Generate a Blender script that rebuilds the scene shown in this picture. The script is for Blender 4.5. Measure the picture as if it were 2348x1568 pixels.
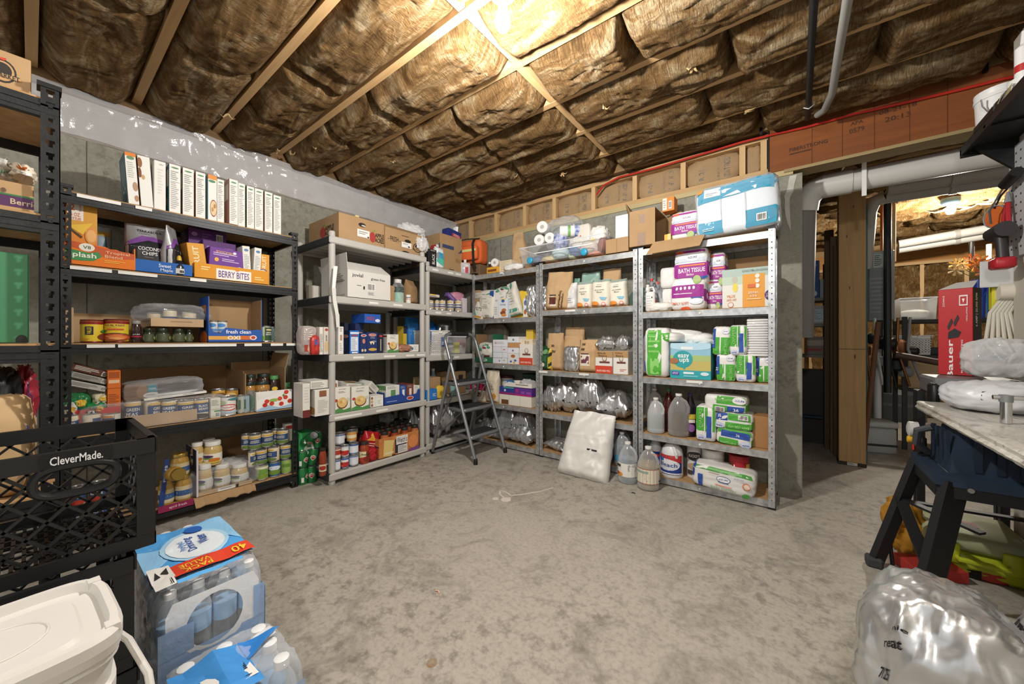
import bpy, bmesh, math, random
from mathutils import Vector, Matrix, noise
S = bpy.context.scene
for o in list(bpy.data.objects): bpy.data.objects.remove(o)
COL = S.collection
PI = math.pi
R = random.Random(7)
# ------------------------------------------------------------------ camera, world, exposure
F, CX, CY, EYE, YAW = 843.0, 1174.0, 780.0, 1.07, math.radians(37.4)
cam_d = bpy.data.cameras.new('camera'); cam = bpy.data.objects.new('camera', cam_d); COL.objects.link(cam)
cam_d.sensor_width = 36; cam_d.lens = F / 2348 * 36; cam_d.shift_y = -4 / 2348; cam_d.clip_start = .02
cam.location = (0, 0, EYE); cam.rotation_euler = (PI / 2, 0, YAW)
S.camera = cam
S.view_settings.view_transform = 'Standard'; S.view_settings.look = 'None'
S.view_settings.gamma = 1; S.view_settings.use_curve_mapping = False
S.view_settings.exposure = 0.38
w = bpy.data.worlds.new('world'); S.world = w; w.use_nodes = True
w.node_tree.nodes['Background'].inputs[0].default_value = (1, .99, .97, 1)
w.node_tree.nodes['Background'].inputs[1].default_value = .56
def lamp(name, loc, e, col=(1, .975, .935), r=.05, parent=None):
    d = bpy.data.lights.new(name, 'POINT'); d.energy = e; d.color = col; d.shadow_soft_size = r
    o = bpy.data.objects.new(name, d); COL.objects.link(o); o.location = loc
    if parent: o.parent = parent
    return o
BULB = (-.95, 1.18, 2.42)
# ------------------------------------------------------------------ pixel <-> place
FW = Vector((-math.sin(YAW), math.cos(YAW), 0)); RT = Vector((math.cos(YAW), math.sin(YAW), 0))
def ray(u, v): return FW + RT * ((u - CX) / F) + Vector((0, 0, (CY - v) / F))
def onX(u, v, X): d = ray(u, v); return d * (X / d.x) + Vector((0, 0, EYE))
def onY(u, v, Y): d = ray(u, v); return d * (Y / d.y) + Vector((0, 0, EYE))
def onZ(u, v, Z): d = ray(u, v); return d * ((Z - EYE) / d.z) + Vector((0, 0, EYE))
class Slot: pass
def SL(u0, u1, vt, z, X):            # a place on the left wall's shelves (front looks to +X)
    a, b = onX(u0, vt, X), onX(u1, vt, X); m = onX((u0 + u1) / 2, vt, X)
    s = Slot(); s.loc = Vector((X, (a.y + b.y) / 2, z)); s.rz = PI / 2; s.w = abs(b.y - a.y); s.h = m.z - z
    s.c = abs(X) / math.hypot(X, s.loc.y); return s
def SB(u0, u1, vt, z, Y):            # a place on the back wall's shelves (front looks to -Y)
    a, b = onY(u0, vt, Y), onY(u1, vt, Y); m = onY((u0 + u1) / 2, vt, Y)
    s = Slot(); s.loc = Vector(((a.x + b.x) / 2, Y, z)); s.rz = 0; s.w = abs(b.x - a.x); s.h = m.z - z
    s.c = abs(Y) / math.hypot(Y, s.loc.x); return s
def SP(x, y, z, w, h, rz=0):
    s = Slot(); s.loc = Vector((x, y, z)); s.rz = rz; s.w = w; s.h = h; s.c = 1; return s
# ------------------------------------------------------------------ materials
def lin(h):
    if isinstance(h, tuple): return h if len(h) == 4 else (*h, 1)
    h = h.lstrip('#'); h = h if len(h) == 6 else ''.join(a * 2 for a in h); r = []
    for i in (0, 2, 4):
        c = int(h[i:i + 2], 16) / 255; r.append(c / 12.92 if c <= .04045 else ((c + .055) / 1.055) ** 2.4)
    return (*r, 1)
MATS = {}
def newmat(name):
    m = bpy.data.materials.new(name); m.use_nodes = True; nt = m.node_tree
    return m, nt, nt.nodes['Principled BSDF'], nt.nodes['Material Output']
def coord(nt, st=(1, 1, 1), sc=1):
    t = nt.nodes.new('ShaderNodeTexCoord'); mp = nt.nodes.new('ShaderNodeMapping')
    mp.inputs['Scale'].default_value = [a * sc for a in st]; nt.links.new(t.outputs['Object'], mp.inputs[0]); return mp.outputs[0]
def nz(nt, vec, scale, det=4, rough=.55, dist=0):
    n = nt.nodes.new('ShaderNodeTexNoise'); n.inputs['Scale'].default_value = scale; n.inputs['Detail'].default_value = det
    n.inputs['Roughness'].default_value = rough; n.inputs['Distortion'].default_value = dist
    nt.links.new(vec, n.inputs['Vector']); return n.outputs['Fac']
def ramp(nt, fac, stops):
    r = nt.nodes.new('ShaderNodeValToRGB'); e = r.color_ramp.elements
    while len(e) < len(stops): e.new(.5)
    for i, (p, c) in enumerate(stops): e[i].position = p; e[i].color = lin(c)
    nt.links.new(fac, r.inputs[0]); return r.outputs[0]
def mixc(nt, fac, a, b, mode='MIX'):
    n = nt.nodes.new('ShaderNodeMix'); n.data_type = 'RGBA'; n.blend_type = mode
    for k, x in ((0, fac), (6, a), (7, b)):
        if hasattr(x, 'is_linked'): nt.links.new(x, n.inputs[k])
        else: n.inputs[k].default_value = x if k == 0 else lin(x)
    return n.outputs[2]
def bump(nt, b, h, st, dist=.01):
    n = nt.nodes.new('ShaderNodeBump'); n.inputs['Strength'].default_value = st; n.inputs['Distance'].default_value = dist
    nt.links.new(h, n.inputs['Height']); nt.links.new(n.outputs[0], b.inputs['Normal'])
def mat(c, r=.6, m=0, c2=None, ns=8, st=(1, 1, 1), bm=0, bs=60, spec=.4, name=None):
    key = (c, r, m, c2, ns, st, bm, bs, spec)
    if key in MATS: return MATS[key]
    M_, nt, b, o = newmat(name or 'surface')
    b.inputs['Base Color'].default_value = lin(c); b.inputs['Roughness'].default_value = r; b.inputs['Metallic'].default_value = m
    b.inputs['Specular IOR Level'].default_value = spec
    if c2 or bm: vec = coord(nt, st)
    if c2: nt.links.new(ramp(nt, nz(nt, vec, ns, 5), [(.32, c), (.68, c2)]), b.inputs['Base Color'])
    if bm: bump(nt, b, nz(nt, vec, bs, 3), bm, .004)
    MATS[key] = M_; return M_
def wood(c1, c2, axis=0, sc=1.0, knots=True):
    key = ('wood', c1, c2, axis, sc)
    if key in MATS: return MATS[key]
    M_, nt, b, o = newmat('wood'); st = [14, 14, 14]; st[axis] = .9
    v = coord(nt, st, sc); n1 = nz(nt, v, 2.2, 5, .6, .6); n2 = nz(nt, coord(nt), 1.3, 2)
    col = mixc(nt, ramp(nt, n2, [(.35, (0, 0, 0)), (.7, (.5, .5, .5))]), ramp(nt, n1, [(.3, c1), (.7, c2)]), c1)
    nt.links.new(col, b.inputs['Base Color']); b.inputs['Roughness'].default_value = .7
    bump(nt, b, n1, .15, .003); MATS[key] = M_; return M_
def clear(tint=(.95, .97, 1), refl=.25, rough=.08, haze=.0, name='clear_plastic'):
    key = ('clear', tint, refl, rough, haze)
    if key in MATS: return MATS[key]
    M_, nt, b, o = newmat(name); nt.nodes.remove(b)
    tr = nt.nodes.new('ShaderNodeBsdfTransparent'); tr.inputs[0].default_value = (*tint, 1)
    gl = nt.nodes.new('ShaderNodeBsdfPrincipled'); gl.inputs['Base Color'].default_value = (*tint, 1) if haze > .2 else (.85, .87, .9, 1); gl.inputs['Roughness'].default_value = rough
    gl.inputs['Specular IOR Level'].default_value = .9
    lw = nt.nodes.new('ShaderNodeLayerWeight'); lw.inputs[0].default_value = .35
    mr = nt.nodes.new('ShaderNodeMapRange'); mr.inputs[3].default_value = haze + .04; mr.inputs[4].default_value = min(1, haze + refl + .3)
    nt.links.new(lw.outputs['Facing'], mr.inputs[0])
    mx = nt.nodes.new('ShaderNodeMixShader'); nt.links.new(mr.outputs[0], mx.inputs[0])
    nt.links.new(tr.outputs[0], mx.inputs[1]); nt.links.new(gl.outputs[0], mx.inputs[2]); nt.links.new(mx.outputs[0], o.inputs[0])
    if rough > .05: bump(nt, gl, nz(nt, coord(nt), 22, 3), .5, .006)
    MATS[key] = M_; return M_
def mylar(c='#c9cbcd', bs=10, r=.33, me=.8):
    key = ('mylar', c, bs, r)
    if key in MATS: return MATS[key]
    M_, nt, b, o = newmat('mylar_foil'); b.inputs['Metallic'].default_value = me; b.inputs['Roughness'].default_value = r
    b.inputs['Base Color'].default_value = lin(c); v = coord(nt)
    vo = nt.nodes.new('ShaderNodeTexVoronoi'); vo.feature = 'DISTANCE_TO_EDGE'; vo.inputs['Scale'].default_value = bs * .5
    dn = nt.nodes.new('ShaderNodeTexNoise'); dn.inputs['Scale'].default_value = 5
    nt.links.new(v, dn.inputs['Vector'])
    nt.links.new(mixc(nt, .12, v, dn.outputs['Color']), vo.inputs['Vector'])
    mm = nt.nodes.new('ShaderNodeMath'); mm.operation = 'ADD'
    nt.links.new(vo.outputs['Distance'], mm.inputs[0]); nt.links.new(nz(nt, v, bs, 3), mm.inputs[1])
    bump(nt, b, mm.outputs[0], .42, .022); MATS[key] = M_; return M_
def emis(c, s):
    M_, nt, b, o = newmat('glowing_bulb'); b.inputs['Emission Color'].default_value = lin(c); b.inputs['Emission Strength'].default_value = s; return M_
WHITE = mat('#e9e7e2', .5); BLACK = mat('#141415', .45); INK = mat('#1b1b1d', .6)
KRAFT = mat('#ae8e68', .8, 0, '#a3835d', 5); KRAFTD = mat('#8c6e4c', .85); TAN = mat('#c0a381', .8, 0, '#b19571', 5)
def conc(c1, c2, c3, sc, dark=.5, r=.75):
    M_, nt, b, o = newmat('concrete'); v = coord(nt)
    a = nz(nt, v, 1.1 * sc, 6, .62, .4); d = nz(nt, v, 16 * sc, 5, .7); e = nz(nt, v, 55 * sc, 3, .6); g = nz(nt, v, 3.2 * sc, 6, .7, 1.2)
    col = mixc(nt, a, c1, c2)
    col = mixc(nt, ramp(nt, g, [(.5, (0, 0, 0)), (.68, (dark, dark, dark))]), col, c3)
    sp = ramp(nt, d, [(.36, (.7, .7, .7)), (.5, (0, 0, 0))])
    reg = ramp(nt, nz(nt, v, .9 * sc, 3), [(.38, (.15, .15, .15)), (.58, (1, 1, 1))])
    mm = mixc(nt, 1.0, sp, reg, 'MULTIPLY'); col = mixc(nt, mm, col, c3)
    col = mixc(nt, ramp(nt, e, [(.3, (.35, .35, .35)), (.55, (0, 0, 0))]), col, c3)
    nt.links.new(col, b.inputs['Base Color']); b.inputs['Roughness'].default_value = r
    nt.links.new(ramp(nt, a, [(.3, (r - .12,) * 3), (.7, (r + .1,) * 3)]), b.inputs['Roughness'])
    bump(nt, b, d, .12, .003); return M_
FLOORM = conc('#b8b2a7', '#a59e92', '#6b655b', 1, .6, .5)
WALLM = conc('#9b998c', '#89877a', '#6d6a5e', 1.3, .5, .85)
def batt_mat(c0, c1, c2, st=(1, 3.2, 1)):
    M_, nt, b, o = newmat('glass_wool'); v = coord(nt, st)
    a = nz(nt, v, 2.6, 8, .68, 1.6); f = nz(nt, coord(nt, (st[1] * 3.2, st[0] * 2.2, 2)), 5.5, 6, .7, 2.2); g = nz(nt, coord(nt), 2.0, 3)
    col = ramp(nt, a, [(.34, c0), (.5, c1), (.66, c2)])
    col = mixc(nt, ramp(nt, f, [(.34, (.8, .8, .8)), (.56, (0, 0, 0))]), col, c0)
    col = mixc(nt, ramp(nt, g, [(.3, (.4, .4, .4)), (.7, (0, 0, 0))]), col, c1)
    nt.links.new(col, b.inputs['Base Color']); b.inputs['Roughness'].default_value = .95; b.inputs['Specular IOR Level'].default_value = .1
    mm = nt.nodes.new('ShaderNodeMath'); mm.operation = 'ADD'; nt.links.new(a, mm.inputs[0]); nt.links.new(f, mm.inputs[1])
    bump(nt, b, mm.outputs[0], 1.0, .075); return M_
BATT = batt_mat('#553b1f', '#a37f53', '#e6d0a8'); BATT2 = batt_mat('#6b4c28', '#b48c58', '#ecd0a0', (2, 2, 2))
PINE = wood('#c9a676', '#b48d5c', 0); PINEY = wood('#c9a676', '#b48d5c', 1); PINEZ = wood('#d2b07f', '#bd9765', 2)
# ------------------------------------------------------------------ mesh building
TXT = {}
def tmesh(s):
    if s not in TXT:
        cu = bpy.data.curves.new('t', 'FONT'); cu.body = s; cu.offset = .014; cu.resolution_u = 2
        ob = bpy.data.objects.new('t', cu); COL.objects.link(ob); me = bpy.data.meshes.new_from_object(ob)
        vs = [(q.co.x, q.co.y) for q in me.vertices]; fs = [tuple(p.vertices) for p in me.polygons]
        bpy.data.objects.remove(ob); bpy.data.curves.remove(cu); bpy.data.meshes.remove(me)
        if not vs: TXT[s] = ([], [])
        else:
            x0 = min(a for a, _ in vs); x1 = max(a for a, _ in vs); y0 = min(b for _, b in vs); y1 = max(b for _, b in vs)
            TXT[s] = ([((a - x0) / (x1 - x0 or 1) - .5, (b - y0) / (y1 - y0 or 1) - .5) for a, b in vs], fs)
    return TXT[s]
class M:
    def __init__(s): s.v = []; s.f = []; s.mi = []; s.ms = []
    def k(s, m):
        if m not in s.ms: s.ms.append(m)
        return s.ms.index(m)
    def add(s, vs, fs, m, mtx=None):
        n = len(s.v); s.v += [tuple(mtx @ Vector(p)) if mtx else tuple(p) for p in vs]; k = s.k(m)
        for f in fs: s.f.append([i + n for i in f]); s.mi.append(k)
        return s
    def quad(s, pts, m): return s.add(pts, [tuple(range(len(pts)))], m)
    def box(s, x0, x1, y0, y1, z0, z1, m, mtx=None):
        vs = [(x, y, z) for z in (z0, z1) for y in (y0, y1) for x in (x0, x1)]
        return s.add(vs, [(0, 2, 3, 1), (4, 5, 7, 6), (0, 1, 5, 4), (2, 6, 7, 3), (0, 4, 6, 2), (1, 3, 7, 5)], m, mtx)
    def rbox(s, x0, x1, y0, y1, z0, z1, r, m, mtx=None):
        L = ((x0, x1), (y0, y1), (z0, z1)); vs = []; idx = {}
        for sx in (0, 1):
            for sy in (0, 1):
                for sz in (0, 1):
                    sg = (sx, sy, sz)
                    for a in range(3):
                        idx[sg, a] = len(vs)
                        vs.append(tuple(L[i][sg[i]] + (0 if i == a else (r if sg[i] == 0 else -r)) for i in range(3)))
        fs = []
        for a in range(3):
            b, c = (a + 1) % 3, (a + 2) % 3
            def sg(va, vb, vc):
                t = [0, 0, 0]; t[a] = va; t[b] = vb; t[c] = vc; return tuple(t)
            for q in (0, 1):
                fs.append([idx[sg(q, i, j), a] for i, j in ((0, 0), (1, 0), (1, 1), (0, 1))])
            for i in (0, 1):
                for j in (0, 1): fs.append([idx[sg(0, i, j), b], idx[sg(0, i, j), c], idx[sg(1, i, j), c], idx[sg(1, i, j), b]])
        for g in {q for q, _ in idx}: fs.append([idx[g, 0], idx[g, 1], idx[g, 2]])
        return s.add(vs, fs, m, mtx)
    def lathe(s, prof, m, seg=20, mtx=None, mats=None):
        vs = []; 
        for r, z in prof: vs += [(max(r, 1e-4) * math.cos(2 * PI * i / seg), max(r, 1e-4) * math.sin(2 * PI * i / seg), z) for i in range(seg)]
        n = len(s.v); s.v += [tuple(mtx @ Vector(p)) if mtx else p for p in vs]
        for j in range(len(prof) - 1):
            k = s.k(mats[j] if mats else m)
            for i in range(seg):
                s.f.append([n + j * seg + i, n + j * seg + (i + 1) % seg, n + (j + 1) * seg + (i + 1) % seg, n + (j + 1) * seg + i]); s.mi.append(k)
        for j in (0, len(prof) - 1):
            if prof[j][0] > 1e-3: s.f.append([n + j * seg + i for i in range(seg)]); s.mi.append(s.k((mats[0] if j == 0 else mats[-1]) if mats else m))
        return s
    def tube(s, path, r, m, seg=8, closed=False, flat=1.0):
        P = [Vector(p) for p in path]; N = len(P); n0 = len(s.v); k = s.k(m); up = None
        for i, p in enumerate(P):
            a = P[(i - 1) % N] if (closed or i > 0) else p; b = P[(i + 1) % N] if (closed or i < N - 1) else p
            t = (b - a).normalized()
            if up is None: up = Vector((0, 0, 1)) if abs(t.z) < .9 else Vector((1, 0, 0))
            x = t.cross(up).normalized(); up = x.cross(t).normalized()
            rr = r[i] if isinstance(r, (list, tuple)) else r
            for j in range(seg):
                an = 2 * PI * (j + .5) / seg; s.v.append(tuple(p + x * (rr * math.cos(an)) + up * (rr * flat * math.sin(an))))
        for i in range(N if closed else N - 1):
            i2 = (i + 1) % N
            for j in range(seg):
                s.f.append([n0 + i * seg + j, n0 + i * seg + (j + 1) % seg, n0 + i2 * seg + (j + 1) % seg, n0 + i2 * seg + j]); s.mi.append(k)
        if not closed:
            for i in (0, N - 1): s.f.append([n0 + i * seg + j for j in range(seg)]); s.mi.append(k)
        return s
    def bar(s, a, b, w, t, m, up=(0, 0, 1)):          # rectangular bar from a to b
        a, b = Vector(a), Vector(b); d = (b - a).normalized(); u = Vector(up)
        if abs(d.dot(u)) > .98: u = Vector((1, 0, 0))
        x = d.cross(u).normalized(); y = x.cross(d)
        vs = [p + x * (i * w / 2) + y * (j * t / 2) for p in (a, b) for i, j in ((-1, -1), (1, -1), (1, 1), (-1, 1))]
        return s.add(vs, [(0, 1, 2, 3), (4, 7, 6, 5), (0, 4, 5, 1), (1, 5, 6, 2), (2, 6, 7, 3), (3, 7, 4, 0)], m)
    def grid(s, fn, nu, nv, m):
        vs = [fn(i / nu, j / nv) for j in range(nv + 1) for i in range(nu + 1)]
        fs = [(j * (nu + 1) + i, j * (nu + 1) + i + 1, (j + 1) * (nu + 1) + i + 1, (j + 1) * (nu + 1) + i) for j in range(nv) for i in range(nu)]
        return s.add(vs, fs, m)
    def prism(s, poly, y0, y1, m, mtx=None):             # polygon in x,z pushed along y
        n = len(poly); vs = [(x, y0, z) for x, z in poly] + [(x, y1, z) for x, z in poly]
        fs = [tuple(range(n)), tuple(range(2 * n - 1, n - 1, -1))] + [(i, (i + 1) % n, n + (i + 1) % n, n + i) for i in range(n)]
        return s.add(vs, fs, m, mtx)
    def mesh(s, name, smooth=38, fix=True):
        me = bpy.data.meshes.new(name); me.from_pydata(s.v, [], s.f)
        for m in s.ms: me.materials.append(m)
        me.polygons.foreach_set('material_index', s.mi)
        if fix:
            bm = bmesh.new(); bm.from_mesh(me); bmesh.ops.recalc_face_normals(bm, faces=bm.faces); bm.to_mesh(me); bm.free()
        if smooth:
            me.polygons.foreach_set('use_smooth', [True] * len(me.polygons)); me.set_sharp_from_angle(angle=math.radians(smooth))
        me.update(); return me
    def build(s, name, parent=None, smooth=38, fix=True): return O(name, s.mesh(name, smooth, fix), parent)
def O(name, me, parent=None, loc=None, rz=0):
    o = bpy.data.objects.new(name, me); COL.objects.link(o)
    if parent: o.parent = parent
    if loc is not None: o.location = loc
    if rz: o.rotation_euler = (0, 0, rz)
    return o
def tag(o, label, cat, group=None, kind=None):
    if label: o['label'] = label
    if cat: o['category'] = cat
    if group: o['group'] = group
    if kind: o['kind'] = kind
    return o
def T(name, label, cat, loc=(0, 0, 0), rz=0, group=None):
    o = bpy.data.objects.new(name, None); COL.objects.link(o); o.empty_display_size = .05; o.location = loc; o.rotation_euler = (0, 0, rz)
    return tag(o, label, cat, group)
def at(o, s, dz=0, tilt=(0, 0, 0)):
    o.location = s.loc + Vector((0, 0, dz + .0012)); o.rotation_euler = (tilt[0], tilt[1], s.rz + tilt[2]); return o
def struct(o): o['kind'] = 'structure'; return o
# printing: rectangles, ellipses, words and fine print laid on a surface map (s,t,e)->point
def prints(specs, mp, parent, n=1, name='printed_label'):
    g = M(); e = .0007; mp0 = mp; mp = lambda s, t, e: mp0(min(max(s, 0), 1), min(max(t, .004), 1), e)
    for q in specs:
        k = q[0]; c = q[-1] if k != 'b' else '#e9e7e2'; cv = n > 1
        if cv: e += .0006
        m = c if hasattr(c, 'node_tree') else mat(c, .55)
        if k == 'r':
            x0, z0, x1, z1 = q[1:5]; a = max(1, round(n * abs(x1 - x0))); b = max(1, round(n * abs(z1 - z0)))
            g.grid(lambda s, t: mp(x0 + (x1 - x0) * s, z0 + (z1 - z0) * t, e), a, b, m)
        elif k == 'e':
            x, z, rx, rz = q[1:5]; N = 18; K = 4 if cv and max(rx, rz) > .06 else 1
            vs = [mp(x, z, e)] + [mp(x + f * rx * math.cos(2 * PI * i / N), z + f * rz * math.sin(2 * PI * i / N), e) for f in [(j + 1) / K for j in range(K)] for i in range(N)]
            g.add(vs, [(0, i + 1, (i + 1) % N + 1) for i in range(N)] + [(1 + j * N + i, 1 + j * N + (i + 1) % N, 1 + (j + 1) * N + (i + 1) % N, 1 + (j + 1) * N + i) for j in range(K - 1) for i in range(N)], m)
        elif k == 'p':
            P = q[1]
            if not cv: g.quad([mp(x, z, e) for x, z in P], m)
            else:
                cx = sum(a for a, _ in P) / len(P); cz = sum(b for _, b in P) / len(P); K = 6
                for (ax, az), (bx, bz) in zip(P, P[1:] + P[:1]):
                    vs = []; id_ = {}
                    for i in range(K + 1):
                        for j in range(i + 1):
                            f = i / K; h_ = j / i if i else 0; x = cx + f * ((ax - cx) + h_ * (bx - ax)); z = cz + f * ((az - cz) + h_ * (bz - az)); id_[i, j] = len(vs); vs.append(mp(x, z, e))
                    fs = [(id_[i, j], id_[i + 1, j], id_[i + 1, j + 1]) for i in range(K) for j in range(i + 1)] + [(id_[i, j], id_[i + 1, j + 1], id_[i, j + 1]) for i in range(1, K) for j in range(i)]
                    g.add(vs, fs, m)
        elif k in 'tT':
            vs, fs = tmesh(q[1]); x, z, ww, hh = q[2:6]; sg = 1 if k == 't' else -1
            g.add([mp(x + a * ww * sg, z + b * hh * sg, e) for a, b in vs], fs, m)
        elif k == 'v':                                   # words running upwards
            vs, fs = tmesh(q[1]); x, z, ww, hh = q[2:6]
            g.add([mp(x - b * ww, z + a * hh, e) for a, b in vs], fs, m)
        elif k == 'l':
            x0, z0, x1, z1, N = q[1:6]; rr = random.Random(int(x0 * 100 + z0 * 77 + N))
            for i in range(N):
                zz = z1 - (z1 - z0) * (i + .5) / N; hh = (z1 - z0) / N * .42; xe = x0 + (x1 - x0) * rr.uniform(.55, 1)
                g.quad([mp(x0, zz, e), mp(xe, zz, e), mp(xe, zz + hh, e), mp(x0, zz + hh, e)], m)
        elif k == 'b':
            x0, z0, x1, z1 = q[1:5]; g.quad([mp(x0, z0, e), mp(x1, z0, e), mp(x1, z1, e), mp(x0, z1, e)], WHITE); e += .0004
            rr = random.Random(5)
            for i in range(11):
                a = x0 + (x1 - x0) * (.08 + .84 * i / 11); bw = (x1 - x0) * rr.uniform(.02, .05); dz = (z1 - z0) * .12
                g.quad([mp(a, z0 + dz, e), mp(a + bw, z0 + dz, e), mp(a + bw, z1 - dz, e), mp(a, z1 - dz, e)], INK)
        e += .0004
    return g.build(name, parent, smooth=0, fix=False)
def fmap(w, h, y=0): return lambda s, t, e: ((s - .5) * w, y - e, t * h)
def lmap(w, h, d): return lambda s, t, e: (-w / 2 - e, d * (1 - s), t * h)
def rmap(w, h, d): return lambda s, t, e: (w / 2 + e, d * s, t * h)
def tmap(w, h, d): return lambda s, t, e: ((s - .5) * w, t * d, h + e)
def cmap(r, z0, z1, arc=PI): return lambda s, t, e: ((r + e) * math.sin((s - .5) * arc), -(r + e) * math.cos((s - .5) * arc), z0 + (z1 - z0) * t)
def vn(x, y, z): return noise.noise(Vector((x, y, z)))
def crum(p, f, seed):                                  # sharp creases, about -1..1
    q = Vector((p[0] * f + seed * 3.1, p[1] * f + seed * 1.7, p[2] * f)); a = 0; g = 1
    for i in range(3): a += g * (1 - 3.2 * abs(noise.noise(q))); q = q * 2.03; g *= .5
    return a * .5
# soft block: superellipsoid of exponent k, creased; returns builder and map of its front
def soft(w, d, h, m, k=6, n=9, amp=0, fr=8, seed=1, flat=True, mt=None):
    g = M()
    def pt(p, e=0):
        L = (abs(p[0]) ** k + abs(p[1]) ** k + abs(p[2]) ** k) ** (1 / k); q = [c / L for c in p]
        a = crum(q, fr * .25, seed) * amp if amp else 0
        o = Vector((q[0] * (w / 2 + e + a), d / 2 + q[1] * (d / 2 + e + a), h / 2 + q[2] * (h / 2 + e + a)))
        if flat and o.z < 0: o.z = 0
        return o
    for ax in range(3):
        for sg in (-1, 1):
            def fn(s, t):
                p = [0, 0, 0]; p[ax] = sg; p[(ax + 1) % 3] = math.tan((2 * s - 1) * PI / 4); p[(ax + 2) % 3] = math.tan((2 * t - 1) * PI / 4); return pt(p)
            g.grid(fn, n, n, (mt or {}).get((ax, sg), m))
    g.pt = pt
    front = lambda s, t, e: pt(((2 * s - 1) * .999, -1, (2 * t - 1) * .999), e)
    me = g; me.front = front; me.left = lambda s, t, e: pt((-1, 1 - 2 * s, 2 * t - 1), e); me.right = lambda s, t, e: pt((1, 2 * s - 1, 2 * t - 1), e)
    me.top = lambda s, t, e: pt((2 * s - 1, 2 * t - 1, 1), e)
    return g
def weld(me, d=1e-5):
    bm = bmesh.new(); bm.from_mesh(me); bmesh.ops.remove_doubles(bm, verts=bm.verts, dist=d); bmesh.ops.recalc_face_normals(bm, faces=bm.faces)
    for f in bm.faces: f.smooth = True
    bm.to_mesh(me); bm.free(); return me
def softbuild(g, name, parent=None): return O(name, weld(g.mesh(name, 0, False), 2e-4), parent)
# standing sack, pinched at the top
def sack(w, h, d, m, seed=1, amp=.006, pinch=.05, top=.72, n=16, topm=None, topat=.86, roll=False, taper=.0):
    g = M()
    def pt(s, t, side, e=0):
        th = d / 2 * (min(1, (t / .08) ** .5) if t < .08 else 1)
        if t > top: th *= 1 - (1 - pinch) * ((t - top) / (1 - top)) ** .8
        ed = (max(0, 1 - abs(2 * s - 1) ** 5)) ** .5
        x = (s - .5) * w * (1 - taper * t) * (1 + .02 * vn(seed, t * 4, 0)); z = t * h
        a = crum((x, side * .3, z), 9, seed) * amp * ed
        return Vector((x + a * .4, d / 2 + side * (th * ed + a + e), z + (vn(s * 3, seed, 0) * .03 * h if t > .97 else 0)))
    for side in (-1, 1):
        if topm:
            j = int(n * 1.3 * topat) / (n * 1.3)
            g.grid(lambda s, t: pt(s, t * topat, side), n, int(n * 1.2), m); g.grid(lambda s, t: pt(s, topat + t * (1 - topat), side), n, max(3, int(n * .3)), topm)
        else: g.grid(lambda s, t: pt(s, t, side), n, int(n * 1.4), m)
    g.front = lambda s, t, e: pt(s, t, -1, e)
    return g
def shrink(w, d, h, seed=1, amp=.006, k=9, n=10, m=None): return soft(w, d, h, m or clear((.97, .98, 1), .2, .12, .06, 'shrink_film'), k, n, amp, 10, seed)
# ================================================================== the room
ZC = 2.58; XL = -3.36; YB = 3.19
g = M().box(-3.6, 5, -1.8, 8.2, -.1, 0, FLOORM); fl = struct(g.build('floor', smooth=0))
g = M().box(-3.6, XL, -1.8, 3.45, 0, 2.27, WALLM); wl = struct(g.build('wall_left', smooth=0))
g = M(); seam = mat('#55524a', .9)
for y in (.2, 1.12, 2.05, 2.9): g.box(XL, XL + .002, y, y + .004, 0, 2.26, seam)
for y in (.2, 1.12, 2.05):
    for z in (.35, .95, 1.6, 2.1): g.lathe([(.012, 0), (.012, .004), (.004, .004)], mat('#7a786c', .9), 8, Matrix.Translation((XL, y + .08, z)) @ Matrix.Rotation(PI / 2, 4, 'Y'))
g.build('form_joint', wl)
g = M().box(XL, .05, YB, YB + .25, 0, 2.214, WALLM); wb = struct(g.build('wall_back', smooth=0))
g = M()
for x in (-2.6, -1.7, -.8, -.35): g.box(x, x + .004, YB - .002, YB, 0, 2.2, seam)
g.build('form_joint', wb)
PATCH = mat('#c9c8c0', .9, 0, '#b3b1a6', 14)                           # pale plaster streak on the wall end
g = M(); pts = []
def pw(v): return .012 + .014 * (1 + vn(v * .06, 3, 0))
for i in range(15):
    v = 402 + i * 9.2; u = 1815 - 10 * math.sin(i / 14 * 3) + (4 if i < 5 else 0); p = onY(u, v, YB - .003); ww = pw(v) * (1.25 if i < 6 else .8) * (1 - (i / 14) ** 6)
    pts.append((p.x - ww / 1.6, p.x + ww / 1.6, p.z))
for a, b in zip(pts, pts[1:]): g.quad([(a[0], YB - .003, a[2]), (a[1], YB - .003, a[2]), (b[1], YB - .003, b[2]), (b[0], YB - .003, b[2])], PATCH)
g.build('plaster_patch', wb)
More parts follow.
